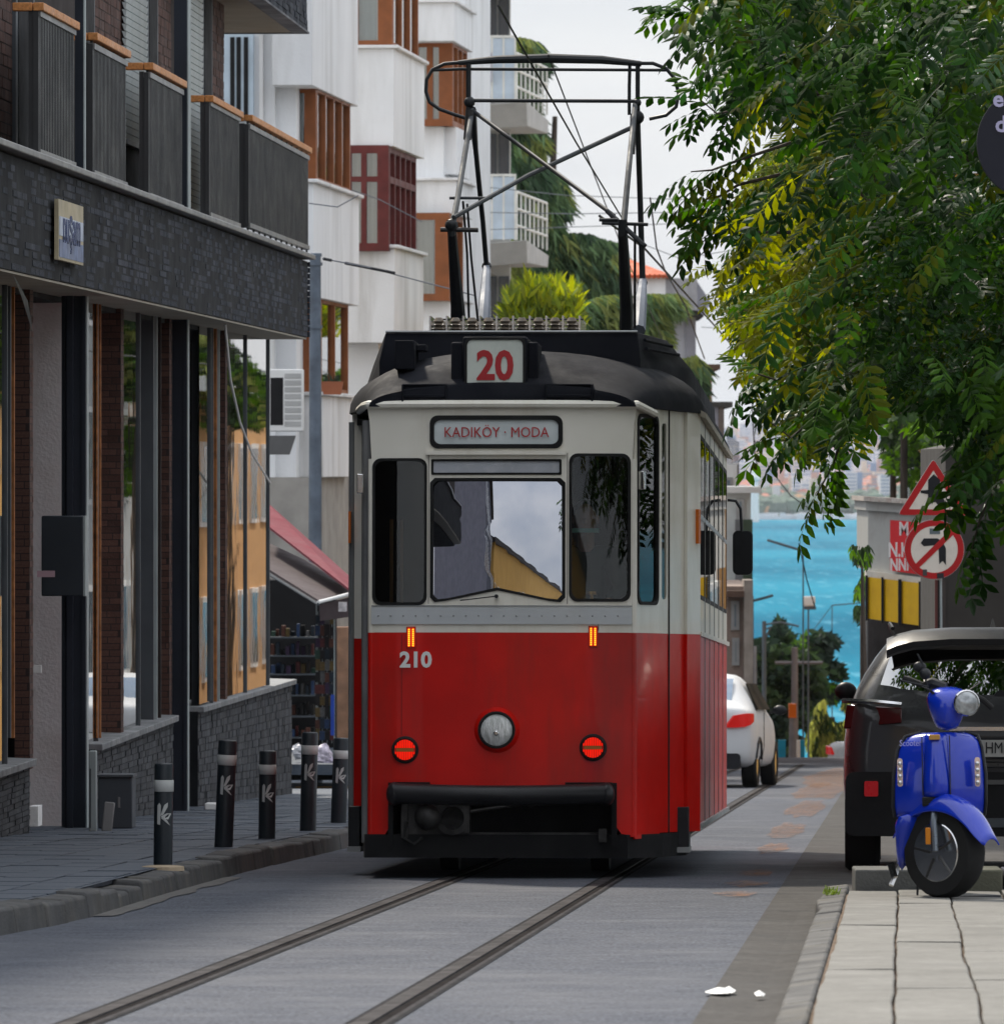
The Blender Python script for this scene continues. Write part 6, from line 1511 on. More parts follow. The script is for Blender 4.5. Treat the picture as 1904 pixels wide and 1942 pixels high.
# ---------------------------------------------------------------- needle and brush foliage farther off
def brush(name, label, cat, base, polys, dr, n, sz, mats, seed, updir, wid=.25, trunk=True, th=.3, group=None, nz=.012, spread=.5, tz=None, gate=-.2):
    rnd = random.Random(seed); t = thing(name, label, cat, tuple(base), group=group); mb = MB()
    for i in range(n):
        poly = polys[i % len(polys)] if i > n//3 else polys[0]
        for _ in range(30):
            x, y = sample(poly, rnd)
            if noise.noise(Vector((x*nz*1.5, y*nz*2.5, seed))) > gate: break
        o = P(x, y, rnd.uniform(*dr)); dv = Vector(updir)+Vector((rnd.uniform(-spread, spread), rnd.uniform(-spread, spread), rnd.uniform(-spread, spread)*.6)); dv.normalize()
        s_ = dv.cross(Vector((rnd.uniform(-1, 1), rnd.uniform(-1, 1), rnd.uniform(-.3, .3)))).normalized(); L = sz*rnd.uniform(.6, 1.3); w = L*wid
        mb.cur = rnd.randrange(len(mats)) if len(mats) < 3 else min(len(mats)-1, int((noise.noise(Vector((x*.02, y*.02, 7)))+.5)*len(mats)*rnd.uniform(.8, 1.1)) if rnd.random() < .8 else 0)
        mb.cur = max(0, mb.cur)
        mb.add([o-s_*w*.3, o+dv*L*.4-s_*w*.5, o+dv*L, o+dv*L*.4+s_*w*.5, o+s_*w*.3], [(0, 1, 2, 3, 4)])
    mb.build('crown', mats, t, world=True)
    if trunk:
        xs_ = sum(p[0] for p in polys[0])/len(polys[0]); yt = min(p[1] for p in polys[0]) if tz is None else tz; d = sum(dr)/2; c = P(xs_, yt+20, d); m2 = MB(); m2.tube([Vector(base), Vector((base[0]*.4+c.x*.6, d, (base[2]+c.z)/2)), c], [th, th*.7, th*.2], 8); m2.build('trunk', bark, t, world=True, smooth=True)
    return t
ced = [mat('cedar_dark', (.03, .06, .03), .8, isl=.4, trans=.1), mat('cedar_mid', (.075, .125, .055), .8, isl=.4, trans=.15), mat('cedar_olive', (.14, .165, .05), .8, isl=.4, trans=.2)]
Pb = lambda px, d: (P(px, 0, d).x, d, gz(d))
brush('cedar_tree', 'tall drooping cedar rising behind the pale balcony block', 'tree', Pb(990, 190),
  [[(962, 85), (985, 68), (1020, 78), (1035, 110), (1005, 150), (1020, 230), (1042, 260), (1020, 300), (1075, 350), (1082, 395), (1040, 400), (1075, 440), (1120, 445), (1170, 462), (1172, 540), (1120, 565), (1040, 600), (962, 600)], [(960, 320), (1010, 330), (1060, 400), (1060, 590), (960, 600)], [(962, 85), (985, 68), (1020, 78), (1035, 110), (1005, 150), (1015, 230), (966, 240)], [(1010, 440), (1110, 440), (1172, 460), (1175, 545), (1120, 560), (1060, 540)]],
  (186, 194), 26000, .42, ced, 21, (.35, 0, -.8), wid=.16, spread=.5, gate=-.42, tz=200)
yb_ = [mat('yew_yellow', (.30, .33, .02), .7, isl=.4, trans=.4), mat('yew_lime', (.15, .20, .03), .8, isl=.4, trans=.3)]
brush('yellow_bush', 'bright yellow green feathery bush just above the tram roof insulators', 'bush', Pb(1030, 120),
  [[(962, 600), (966, 560), (985, 575), (1000, 530), (1020, 555), (1040, 548), (1055, 535), (1070, 560), (1090, 545), (1096, 600), (1096, 640), (962, 640)]], (118, 122), 3600, .26, yb_, 22, (.0, 0, .8), wid=.22, spread=.8, nz=.03, trunk=False)
brush('low_conifer', 'feathery mid green conifer in front of the white house wall', 'tree', Pb(1190, 150),
  [[(1095, 575), (1140, 560), (1200, 556), (1290, 556), (1300, 575), (1255, 590), (1262, 640), (1200, 640), (1095, 640)]], (147, 153), 9000, .34, [ced[1], ced[2], mat('conifer_light', (.12, .17, .07), .8, isl=.4, trans=.2)], 23, (.5, 0, -.7), wid=.14, spread=.5)
brush('low_conifer', 'dark green conifer tips beside the tan building above the tram roof edge', 'tree', Pb(1300, 160),
  [[(1290, 680), (1320, 672), (1335, 690), (1330, 740), (1300, 740)]], (157, 161), 700, .4, ced, 24, (.3, 0, -.8), wid=.16)
tg = [mat('street_tree_dark', (.015, .03, .018), .85, isl=.4, trans=.1), mat('street_tree_mid', (.03, .055, .02), .85, isl=.4, trans=.15), mat('street_tree_bright', (.08, .16, .02), .8, isl=.4, trans=.3), mat('street_tree_yellow', (.22, .24, .07), .8, isl=.4, trans=.3)]
brush('street_tree', 'dark green street tree at the crest beyond the white car', 'tree', Pb(1475, 215), [[(1428, 1225), (1450, 1210), (1500, 1235), (1540, 1240), (1562, 1290), (1550, 1340), (1520, 1400), (1500, 1425), (1428, 1425)]], (210, 220), 15000, .28, [tg[0], tg[1], tg[1]], 31, (0, 0, -.4), wid=.5, spread=1, tz=1300)
brush('street_tree', 'bright topped round tree right of the grey posts at the crest', 'tree', Pb(1550, 225), [[(1500, 1240), (1530, 1212), (1548, 1205), (1560, 1218), (1578, 1210), (1570, 1240), (1590, 1262), (1602, 1300), (1585, 1325), (1540, 1330), (1500, 1290)], [(1500, 1240), (1548, 1200), (1585, 1215), (1570, 1250), (1540, 1255)]], (220, 228), 11000, .28, [tg[0], tg[1], tg[2]], 32, (0, 0, -.2), wid=.5, spread=1, tz=1250)
brush('street_tree', 'yellow green hanging foliage just left of the parked black car', 'tree', Pb(1580, 200), [[(1545, 1340), (1580, 1310), (1612, 1300), (1625, 1360), (1615, 1425), (1540, 1428), (1530, 1400)]], (196, 204), 6000, .26, [tg[3], tg[1], tg[3]], 33, (0, 0, -1), wid=.25, spread=.5, tz=1340)
brush('street_tree', 'small dark pointed tree standing against the water', 'tree', Pb(1478, 240), [[(1470, 1215), (1474, 1190), (1478, 1180), (1484, 1200), (1500, 1215), (1495, 1240), (1472, 1240)]], (238, 242), 1400, .3, [tg[0], tg[1], tg[1]], 34, (0, 0, .5), wid=.4, spread=.8, tz=1200)
brush('street_tree', 'narrow sprig of green leaves beside the yellow panels over the water', 'tree', Pb(1640, 110), [[(1625, 1110), (1640, 1080), (1650, 1100), (1652, 1200), (1640, 1190), (1622, 1160)]], (108, 112), 600, .14, [tg[1], tg[2], tg[1]], 35, (0, 0, -1), wid=.3, spread=.6, tz=1120, th=.08)
brush('street_tree', 'thin twig with leaves crossing below the large tree over the water', 'tree', Pb(1645, 80), [[(1612, 1035), (1640, 1020), (1652, 1040), (1648, 1070), (1620, 1060)]], (79, 81), 110, .10, [tg[1], tg[2], tg[1]], 36, (0, 0, -1), wid=.35, spread=.5, tz=1030, th=.05)
for (x, d, lab) in ((7.1, 140, 'tall tree with a high crown before the ochre house on the right side'), (7.8, 158, 'far tall tree with a high crown on the right side')):
    s = F/d; cx = HX+x*s; cy = HY-(gz(d)+9.5-CZ)*s; r1 = 2.1*s
    poly = [(cx+r1*math.cos(a_/10*2*math.pi)*(1+.15*math.sin(a_*2.3)), cy+r1*1.4*math.sin(a_/10*2*math.pi)) for a_ in range(10)]
    brush('street_tree', lab, 'tree', (x, d, gz(d)), [poly], (d-2, d+2), 8000, .26, [tg[1], tg[2], tg[3]], 50, (0, 0, -.5), wid=.45, spread=1, nz=.004, th=.09)
# trees beyond, standing among the houses on the right side
for i, (x, d, h, lab) in enumerate(((6.3, 101, 6.0, 'dense green tree in front of the yellow house on the right side'), (7.4, 122, 7.5, 'green tree between the yellow and pale houses'), (8.3, 142, 6.5, 'green tree by the ochre house'))):
    s = F/d; cx = HX+x*s; cy = HY-(gz(d)+h-CZ)*s; rr_ = 1.7*s
    poly = [(cx+rr_*math.cos(a_/10*2*math.pi)*(1+.15*math.sin(a_*2.3)), cy+rr_*1.1*math.sin(a_/10*2*math.pi)) for a_ in range(10)]
    brush('street_tree', lab, 'tree', (x, d, gz(d)), [poly], (d-1.7, d+1.7), 9000, .17, [tg[1], tg[2], tg[1]], 40+i, (0, 0, -.5), wid=.45, spread=1, nz=.004)
# ================================================================ right side: kiosk, panels, wall, signs
def qbox(par, name, m, x0, x1, yt0, yt1, yb0, yb1, d0, d1, th=.06, **k):
    """slab whose front has picture corners (x0,yt0,d0) (x1,yt1,d1) bottom yb0,yb1"""
    f = [P(x0, yb0, d0), P(x1, yb1, d1), P(x1, yt1, d1), P(x0, yt0, d0)]; b = Vector((0, th, 0))
    mb = MB(); mb.hexa([f[0], f[1], f[1]+b, f[0]+b, f[3], f[2], f[2]+b, f[3]+b]); return mb.build(name, m, par, world=True, **k)
kd0, kd1 = 95., 93.5
ks = thing('kiosk', 'pale grey upper hut with a rusty flat roof behind the road signs', 'kiosk', tuple(P(1700, 1080, 95)))
gk = mat('hut_grey', (.36, .36, .34), .8, var=.08, dirt=(.25, .24, .22), dirts=3); 
qbox(ks, 'wall', gk, 1646, 1765, 968, 978, 1082, 1098, kd0, kd1, 3.); qbox(ks, 'upper_band', gk, 1642, 1765, 950, 958, 968, 976, kd0-.1, kd1-.1, 3.1)
qbox(ks, 'roof_edge', mat('rusty_white', (.42, .38, .34), .8, var=.3, scale=20, dirt=(.25, .13, .08), dirts=8), 1638, 1765, 941, 949, 950, 958, kd0-.25, kd1-.25, 3.3)
qbox(ks, 'ledge', mat('cream_ledge', (.55, .52, .46), .7, var=.1, dirt=(.4, .3, .22), dirts=4), 1643, 1770, 1082, 1098, 1094, 1112, kd0-.15, kd1-.15, .5)
for xx in (1648, 1686): qbox(ks, 'wall_post', mat('hut_post_grey', (.2, .2, .2), .8), xx, xx+3, 972, 972, 1084, 1086, kd0-.02, kd0-.02, .05)  # upright strips of a darker grey on the hut wall
mb = MB(); c = P(1661, 995, kd0-.03); mb.ball(c, (.035, .015, .05), 8, 6); mb.build('wall_lamp', gk, ks, world=True, smooth=True)
bn = thing('banner', 'red banner with white lettering on the pale grey hut', 'banner', tuple(P(1710, 1030, 94.5)))
qbox(bn, 'cloth', mat('banner_red', (.55, .015, .02), .6, var=.1), 1688, 1745, 986, 991, 1082, 1090, 94.3, 93.6, .02)
for (tx, x, y, sz, sq) in (('M', 1714, 1004, .22, .7), ('N.K', 1704, 1044, .24, .62), ('NNN', 1711, 1072, .20, .62)):
    text_part('lettering', tx, sz, K['white'], bn, Matrix.Translation(P(x, y, 93.85)), bold=.006, squeeze=sq, world=True)
yp = thing('panel_row', 'row of four yellow panels between dark posts under the pale hut', 'panel', tuple(P(1705, 1140, 93)))
ypm = mat('yellow_panel', (.62, .36, .01), .55, var=.1, scale=3, dirt=(.5, .27, .02), dirts=4)
e = [1644, 1674, 1707, 1745, 1770]; ty = lambda x: 1094+(x-1643)*.119; by_ = lambda x: 1173+(x-1644)*.136; dd_ = lambda x: 94.6-(x-1643)/126*1.2
for a, b in zip(e, e[1:]): qbox(yp, 'panel', ypm, a+1, b-1, ty(a), ty(b), by_(a), by_(b), dd_(a), dd_(b), .03)
for x in e[:-1]:
    w = 5 if x == 1707 else 3; qbox(yp, 'panel_post', K['black'], x-w/2-1, x+w/2, ty(x)-3, ty(x)-3, by_(x)+4, by_(x)+4, dd_(x)-.05, dd_(x)-.05, .08)
dkb = mat('dark_brown_metal', (.022, .017, .016), .7, var=.3)
db = thing('dark_shed', 'dark brown shed wall under the yellow panels', 'shed', tuple(P(1670, 1300, 95)))
qbox(db, 'wall', dkb, 1645, 1775, 1173, 1190, 1480, 1480, 95.2, 93.6, 2.)
for x, w in ((1643, 3), (1672, 2)): qbox(db, 'metal_post', M_['cap'], x, x+w, 1178, 1178, 1480, 1480, 94.9, 94.9, .06)
dw = thing('dark_wall', 'plain dark grey brown house wall behind the road signs and black car', 'wall', tuple(P(1850, 1500, 70)))
qbox(dw, 'wall', mat('dark_grey_render', (.042, .038, .034), .9, var=.12, scale=1), 1793, 2500, 850, 700, 1560, 1560, 84, 84, 5.); qbox(dw, 'corner_strip', mat('wall_corner', (.06, .05, .045), .8), 1787, 1793, 900, 900, 1500, 1500, 83.95, 83.95, .1)
qbox(dw, 'drain_pipe', mat('brown_pipe', (.10, .03, .025), .6), 1773, 1778, 1100, 1100, 1500, 1500, 83.9, 83.9, .05); qbox(dw, 'drain_pipe', dkb, 1778, 1785, 1100, 1100, 1500, 1500, 83.95, 83.95, .05)
# road signs on a post
sd = 79.; ss = sd/F
sg = thing('road_sign', 'triangular warning sign above a round no left turn sign on a thin post', 'road sign', (P(1786, 0, sd).x, sd, gz(sd)))
mb = MB(); p0 = P(1787, 1560, sd+.06); p1 = P(1783, 940, sd+.06); p0.z = gz(sd); mb.tube([p0, p1], .012, 8); mb.build('post', M_['edge'], sg, world=True, smooth=True)
def sgp(x, y): return ((x-1772)*ss, (1042-y)*ss)
MO = Matrix.Translation(P(1772, 1042, sd)); ired = mat('sign_red2', (.42, .012, .014), .4, var=.1); icr = mat('sign_cream', (.72, .66, .58), .5, var=.06, dirt=(.6, .53, .46), dirts=8)
circ = lambda r, n=40: [(r*math.cos(2*math.pi*i/n), r*math.sin(2*math.pi*i/n)) for i in range(n)]
def splate(name, pts, m, off, par, holes=(), th=.004): mb = MB(); mb.plate(pts, holes, th, MO @ Matrix.Translation((0, off, 0))); return mb.build(name, m, par, world=True)
Rr = 57*ss
dsc = splate('round_plate', circ(Rr), mat('sign_back', (.4, .4, .4), .5), .01, sg, th=.02); splate('ring', circ(Rr*.985), ired, .004, dsc, [circ(Rr*.78)]); splate('face', circ(Rr*.79), icr, .006, dsc)
kb_ = K['black']
splate('arrow', [sgp(1746, 1030), sgp(1752, 1021), sgp(1778, 1021), sgp(1788, 1028), sgp(1794, 1040), sgp(1794, 1072), sgp(1788, 1064), sgp(1781, 1070), sgp(1780, 1042), sgp(1774, 1034), sgp(1752, 1036)], kb_, .003, dsc)
splate('slash', [sgp(1733, 1073), sgp(1741, 1079), sgp(1808, 1014), sgp(1800, 1006)], ired, .0005, dsc)
splate('sticker', [sgp(1763, 1002), sgp(1783, 1003), sgp(1783, 1013), sgp(1763, 1013)][::-1], mat('sticker_grey', (.12, .15, .16), .6), .003, dsc)
splate('sticker', [sgp(1777, 1087), sgp(1790, 1087), sgp(1790, 1097), sgp(1777, 1097)][::-1], mat('sticker_dark', (.03, .03, .035), .6), .001, dsc)
splate('sticker', [sgp(1750, 1080), sgp(1758, 1080), sgp(1758, 1092), sgp(1750, 1092)][::-1], mat('sticker_dark2', (.06, .06, .06), .6), .001, dsc)
def rtri(cx, pts, g):   # inset triangle
    c = (sum(p[0] for p in pts)/3, sum(p[1] for p in pts)/3); return [(c[0]+(p[0]-c[0])*g, c[1]+(p[1]-c[1])*g) for p in pts]
T3 = [sgp(1702, 977), sgp(1839, 978), sgp(1770, 869)]
def rounded(pts, r=.06):
    o = []
    for i in range(3):
        a, b, c = pts[i-1], pts[i], pts[(i+1) % 3]
        o.append((b[0]+(a[0]-b[0])*r, b[1]+(a[1]-b[1])*r)); o.append((b[0]*.97+(a[0]+c[0])*.015, b[1]*.97+(a[1]+c[1])*.015)); o.append((b[0]+(c[0]-b[0])*r, b[1]+(c[1]-b[1])*r))
    return o
trp = splate('triangle_plate', rounded(T3), mat('sign_back2', (.4, .4, .4), .5), .01, sg, th=.02); splate('border', rounded(rtri(0, T3, .985)), ired, .004, trp, [rtri(0, T3, .68)]); splate('face', rtri(0, T3, .69), icr, .006, trp)
splate('symbol', [sgp(1760, 960), sgp(1760, 937), sgp(1746, 935), sgp(1746, 930), sgp(1760, 929), sgp(1760, 910), sgp(1771, 899), sgp(1783, 910), sgp(1783, 935), sgp(1792, 950), sgp(1794, 968), sgp(1782, 962), sgp(1774, 952), sgp(1766, 954)], kb_, .003, trp)
# round dark hanging sign at the right edge
dd2 = 40.; s2 = dd2/F
rs_ = thing('round_sign', 'dark round sign with pale letters among the leaves at the right edge', 'sign', tuple(P(1960, 270, dd2)))
mb = MB(); mb.plate(circ(1.02*105*s2, 48), [], .05, Matrix.Translation((0, 0, 0))); mb.build('disc', mat('sign_navy2', (.012, .013, .022), .5, var=.1), rs_)
pl = mat('pale_letter', (.45, .43, .62), .5)
for tx, x, y in (('e', 1893, 188), ('d', 1898, 236)):
    text_part('lettering', tx, .115, pl, rs_, Matrix.Translation(((x-1960)*s2, -.005, (270-y)*s2)), bold=.003)
mb = MB(); mb.tube([(0, .03, .26), (0.1, .05, .6), (.5, .2, .62)], .012, 6); mb.build('bracket', K['black'], rs_)
# ---------------------------------------------------------------- things at the crest
def post(name, label, cat, px, d, y0, y1, r, m, arms=(), grp=None):
    X = P(px, 0, d).x; t = thing(name, label, cat, (X, d, gz(d)), group=grp); zt = CZ+(HY-y1)/F*d-gz(d); zb = min(0, CZ+(HY-y0)/F*d-gz(d))
    mb = MB(); mb.cyl((0, 0, zb), (0, 0, zt), r, r*.8, 10); mb.build('pole', m, t, smooth=True)
    for a in arms:
        mb = MB(); mb.tube([Vector(((x-px)*d/F, 0, CZ+(HY-y)*d/F-gz(d))) for x, y in a[0]], a[1], 6); mb.build('arm', m, t)
    return t
gp_ = mat('far_pole', (.09, .11, .13), .6); gp2 = mat('grey_post', (.22, .23, .26), .7, var=.15)
post('catenary_pole', 'dark tram wire pole with bracket arm against the water', 'pole', 1449, 205, 1400, 1178, .07, gp_, [([(1449, 1185), (1480, 1180), (1515, 1188)], .03), ([(1449, 1195), (1462, 1188), (1450, 1215)], .03)], 'poles at the crest')
post('catenary_pole', 'short grey pole left of the dark wire pole', 'pole', 1431, 205, 1400, 1226, .07, gp2, grp='poles at the crest')
post('catenary_pole', 'wide grey concrete post between the crest trees', 'pole', 1507, 195, 1437, 1228, .10, gp2, [([(1470, 1257), (1560, 1257)], .045)], 'poles at the crest')
post('street_lamp', 'street lamp arm reaching over the water at left', 'street lamp', 1426, 180, 1437, 1130, .05, gp_, [([(1426, 1140), (1450, 1134), (1466, 1129)], .035)], 'lamps over the water')
t = post('lantern_lamp', 'slender lamp with a white square lantern against the water', 'street lamp', 1533, 190, 1420, 1150, .025, gp_, [], 'lamps over the water')
z = CZ+(HY-1150)*190/F-gz(190); mb = MB(); mb.box(-.12, .16, -.12, .12, z, z+.24); mb.build('lantern', K['white'], t, bevel=.03); mb = MB(); mb.box(-.1, .18, -.1, .1, z-.08, z); mb.build('lantern_base', gp_, t)
post('catenary_pole', 'thin wire pole with a long sloping arm over the water', 'pole', 1523, 170, 1437, 1045, .02, gp_, [([(1455, 1024), (1523, 1045)], .03)], 'poles at the crest')
post('catenary_pole', 'far tiny pole carrying a horizontal arm at the right over the water', 'pole', 1578, 230, 1400, 1148, .02, gp_, [([(1578, 1148), (1640, 1143)], .02), ([(1578, 1148), (1520, 1225)], .012)], 'poles at the crest')
post('marker_post', 'white marker post at the crest right of the blue panels', 'post', 1514, 168, 1440, 1404, .045, K['white'])
post('marker_post', 'grey post with an orange top at the crest', 'post', 1503, 167, 1440, 1362, .09, gp2)
mb = MB(); c = P(1503, 1351, 166.9); mb.box(c.x-.08, c.x+.08, c.y, c.y+.15, c.z-.12, c.z+.18); o = mb.build('orange_reflector', K['amber']); tag(o, 'small orange box on top of the grey post at the crest', 'reflector')
blu = mat('blue_panel', (.01, .25, .42), .6, var=.15)
for i, (x0, x1, lb2) in enumerate(((1466, 1471, 'narrow light blue panel just right of the white car'), (1476, 1490, 'blue panel left of the grey post at the crest'), (1510-8, 1516, 'x'), (1516, 1526, 'blue panel right of the grey post at the crest'))):
    if lb2 == 'x': continue
    a, b = P(x0, 1440, 169), P(x1, 1404, 169); mb = MB(); mb.box(a.x, b.x, 169, 169.1, a.z-.3, b.z); o = mb.build('blue_panel', blu); tag(o, lb2, 'panel', 'blue panels at the crest')
# ================================================================ vehicles
def rings_car(secs, n=9):
    """secs: (y, halfwidth, zbottom, zshoulder, ztop, halfwidth_top)"""
    out = []
    for (y, w, zb, zs, zt, wt) in secs:
        half = [(w*.80, zb), (w*.97, zb+.03), (w, zb+(zs-zb)*.35), (w*.995, zb+(zs-zb)*.75), (w*.96, zs), (w*.93*.55+wt*.5, zs+(zt-zs)*.45), (wt, zt-(zt-zs)*.12-.01), (wt*.86, zt-.005), (wt*.4, zt+.012)]
        out.append([Vector((x, y, z)) for x, z in half]+[Vector((-x, y, z)) for x, z in half[::-1]])
    return out
def wheel(par, x, y, z, r, w, rimm, name='wheel', spokes=7):
    M = Matrix.Translation((x, y, z)) @ Matrix.Rotation(math.radians(90), 4, 'Y')
    mb = MB(); mb.lathe([(r*.62, -w/2), (r*.93, -w/2), (r, -w/2+.03), (r, w/2-.03), (r*.93, w/2), (r*.62, w/2), (r*.6, 0)], 28, M); t = mb.build('tyre', K['rubber'], par, smooth=True)
    mb = MB(); mb.lathe([(r*.62, -w/2+.01), (r*.58, -w/2+.03), (.06, -w/2+.05), (.05, -w/2+.02), (.001, -w/2+.02)], 24, M); mb.lathe([(.001, w/2-.02), (.05, w/2-.02), (.06, w/2-.05), (r*.58, w/2-.03), (r*.62, w/2-.01)], 24, M); mb.build('rim', rimm, t, smooth=True)
    return t
def plaque(par, name, m, x0, x1, z0, z1, y, th=.02, r=.01, bev=0, ry=0, label=None):
    mb = MB(); mb.plate(rr(x0, x1, z0, z1, r, 3), [], th, Matrix.Translation((0, y, 0))); return mb.build(name, m, par, smooth=True, bevel=bev, label=label)
dgl = mat('car_glass_dark', (.012, .014, .016), .5, var=.1, spec=.05)
# white sedan seen from behind, local -y is its rear
def sedan(name, label, loc, rz, body, grp=None):
    c = thing(name, label, 'car', loc, (-SL, 0, rz), grp)
    secs = [(-.05, .70, .40, .84, .97, .62), (-.03, .80, .33, .93, 1.04, .70), (.05, .86, .29, .97, 1.085, .73), (.10, .875, .28, .98, 1.09, .73), (.40, .90, .26, 1.0, 1.10, .72), (.62, .905, .25, 1.0, 1.15, .70), (.95, .905, .25, .99, 1.36, .63), (1.25, .905, .25, .98, 1.47, .60), (1.7, .90, .25, .97, 1.52, .59), (2.2, .90, .25, .96, 1.52, .59), (2.9, .90, .25, .93, 1.36, .58), (3.3, .89, .25, .92, 1.12, .62), (3.6, .88, .25, .90, .98, .66), (4.2, .80, .27, .75, .82, .6), (4.5, .62, .35, .6, .66, .45)]
    mb = MB(); mb.loft(rings_car(secs)); b = mb.build('body', body, c, subsurf=1)
    # rear window and side windows follow the body
    def zr(y):
        for (a, q) in zip(secs, secs[1:]):
            if a[0] <= y <= q[0]: t = (y-a[0])/(q[0]-a[0]); return a[4]+(q[4]-a[4])*t
    mb = MB(); rw = []
    for y, h in ((.60, 1.13), (.80, 1.25), (.98, 1.37), (1.18, 1.445)): rw.append([Vector((x, y-.03, h+.015-.03*abs(x)**2)) for x in (-.56+.05*(y-.6), -.3, 0, .3, .56-.05*(y-.6))])
    mb.loft(rw, cap=False, closed=False); mb.build('rear_window', mat('rear_glass', (.10, .16, .24), .05, spec=.8, coat=.5), c, smooth=True)
    for s in (-1, 1):
        for y0, y1 in ((.95, 1.75), (1.82, 2.75)):
            mb = MB(); q = [Vector((s*(.875), y0, 1.04)), Vector((s*.875, y1, 1.04)), Vector((s*.685, y1-.05 if y0 > 1.5 else y1, 1.39)), Vector((s*.685, y0+.35 if y0 < 1.5 else y0, 1.39))]
            q = q if s > 0 else q[::-1]; mb.hexa([v-Vector((s*.04, 0, 0)) for v in q]+q) if 0 else mb.quad(*q); mb.quad(*[v-Vector((s*.015, 0, 0)) for v in q][::-1]); mb.build('side_window', dgl, c)
        lamp = mat('car_tail_red', (.45, .01, .008), .2, emit=.25)
        st_ = [(.57, -.09, .80, .84), (.66, -.082, .80, .96), (.80, -.055, .81, .985), (.875, .0, .84, .99), (.905, .10, .88, .985)]
        rg = [[Vector((s*x, y, z0)), Vector((s*x, y, z1)), Vector((s*(x-.03), y+.05, z1)), Vector((s*(x-.03), y+.05, z0))] for x, y, z0, z1 in st_]
        mb = MB(); mb.loft(rg); mb.build('tail_light', lamp, c, smooth=True)
        mb = MB(); mb.tube([(s*.88, 2.65, 1.0), (s*.97, 2.62, 1.02)], .02, 6); mb.ball((s*1.02, 2.62, 1.03), (.10, .05, .07), 10, 7); mb.build('mirror', K['black'], c, smooth=True)
        for y in (.85, 3.55): wheel(c, s*.79, y, .31, .31, .2, K['chrome'])
    plaque(c, 'bumper', K['black'], -.74, .74, .25, .46, -.085, .16, .05); plaque(c, 'number_plate', K['white'], -.26, .26, .60, .71, -.085, .02)
    mb = MB(); mb.tube([(-.70, .02, .75), (-.4, -.07, .72), (.4, -.07, .72), (.70, .02, .75)], .005, 4); mb.build('boot_seam', K['black'], c)
    for s_ in (-1, 1):
        mb = MB(); mb.tube([(s_*.895, .02+.52*1, .40), (s_*.91, .62, .58), (s_*.91, .85, .66), (s_*.91, 1.08, .58), (s_*.905, 1.18, .38)], .02, 6); mb.build('wheel_arch', K['black'], c, smooth=True)
        mb = MB(); mb.tube([(s_*.90, 1.2, .30), (s_*.91, 1.5, .55), (s_*.908, 1.5, 1.0)], .005, 4); mb.build('door_seam', K['black'], c)
    plaque(c, 'bumper_line', mat('dark_red_line', (.10, .01, .01), .4), -.55, .55, .47, .495, -.04, .05)
    return c
wcar = mat('car_white', (.56, .57, .58), .4, var=.03, spec=.12)
d = 105.; sedan('white_car', 'white sedan ahead in the road right behind the tram', (2.42, d-.4, gz(d-.4)), -.125, wcar)
d = 172.; X = P(1588, 0, d).x; sedan('silver_car', 'silver car half hidden beyond the crest left of the black car', (X+.3, d, gz(d)-.55), -.9, mat('car_silver', (.45, .47, .48), .25, coat=.6))
d = 128.; sedan('parked_car', 'white car parked before the houses on the right side', (6.75, d, gz(d)), -.05, wcar, 'cars parked far down the right side')
d = 140.; sedan('parked_car', 'silver car parked beyond the white one on the right side', (7.35, d, gz(d)), -.05, mat('car_grey', (.3, .33, .36), .25, coat=.6), 'cars parked far down the right side')
# black crossover seen from behind
d = 51.6; s = F/d; cx = (1885-HX)/s
bc = thing('black_car', 'dark grey hatchback crossover parked at the right behind the blue scooter', 'car', (cx, d, gz(d)), (-SL, 0, -.05))
bcm = mat('car_charcoal', (.035, .035, .038), .3, var=.05, coat=.5)
secs = [(-.02, .78, .46, .92, 1.0, .72), (.0, .90, .40, 1.0, 1.08, .80), (.06, .955, .32, 1.06, 1.16, .84), (.16, .975, .28, 1.08, 1.30, .80), (.34, .985, .26, 1.09, 1.52, .70), (.5, .99, .26, 1.09, 1.585, .69), (.9, .99, .26, 1.08, 1.60, .70), (1.8, .99, .26, 1.06, 1.60, .70), (2.6, .99, .26, 1.04, 1.52, .68), (3.2, .97, .26, 1.02, 1.15, .72), (3.9, .92, .28, .95, 1.0, .7), (4.25, .75, .4, .75, .8, .5)]
mb = MB(); mb.loft(rings_car(secs)); mb.build('body', bcm, bc, subsurf=1)
mb = MB(); rows = []
for y, z, w in ((.07, 1.10, .77), (.10, 1.20, .75), (.145, 1.35, .70), (.18, 1.46, .66)): rows.append([Vector((x*w, y-.035+.05*abs(x)**3, z)) for x in (-1, -.8, -.4, 0, .4, .8, 1)])
mb.loft(rows, cap=False, closed=False); mb.build('window_backing', K['black'], bc, smooth=True, fn=lambda v: v+Vector((0, .01, 0))); mb.build('rear_window', glass('hatch_glass', (.05, .05, .06), 1.6, .42, .02), bc, smooth=True)
mb = MB(); rows = []
for y, z in ((.02, 1.475), (-.02, 1.49), (-.02, 1.53), (.10, 1.59), (.4, 1.61)): rows.append([Vector((x*.70, y+.05*abs(x)**3, z-.075*abs(x)**5)) for x in (-1, -.9, -.75, -.4, 0, .4, .75, .9, 1)])
mb.loft(rows, cap=False, closed=False); mb.build('spoiler', mat('spoiler_black', (.015, .015, .017), .35), bc, smooth=True)
mb = MB(); mb.hexa([Vector(p) for p in ((-.02, .5, 1.60), (.02, .5, 1.60), (.02, .62, 1.60), (-.02, .62, 1.60), (-.004, .6, 1.67), (.004, .6, 1.67), (.004, .64, 1.67), (-.004, .64, 1.67))]); mb.build('antenna', K['black'], bc)
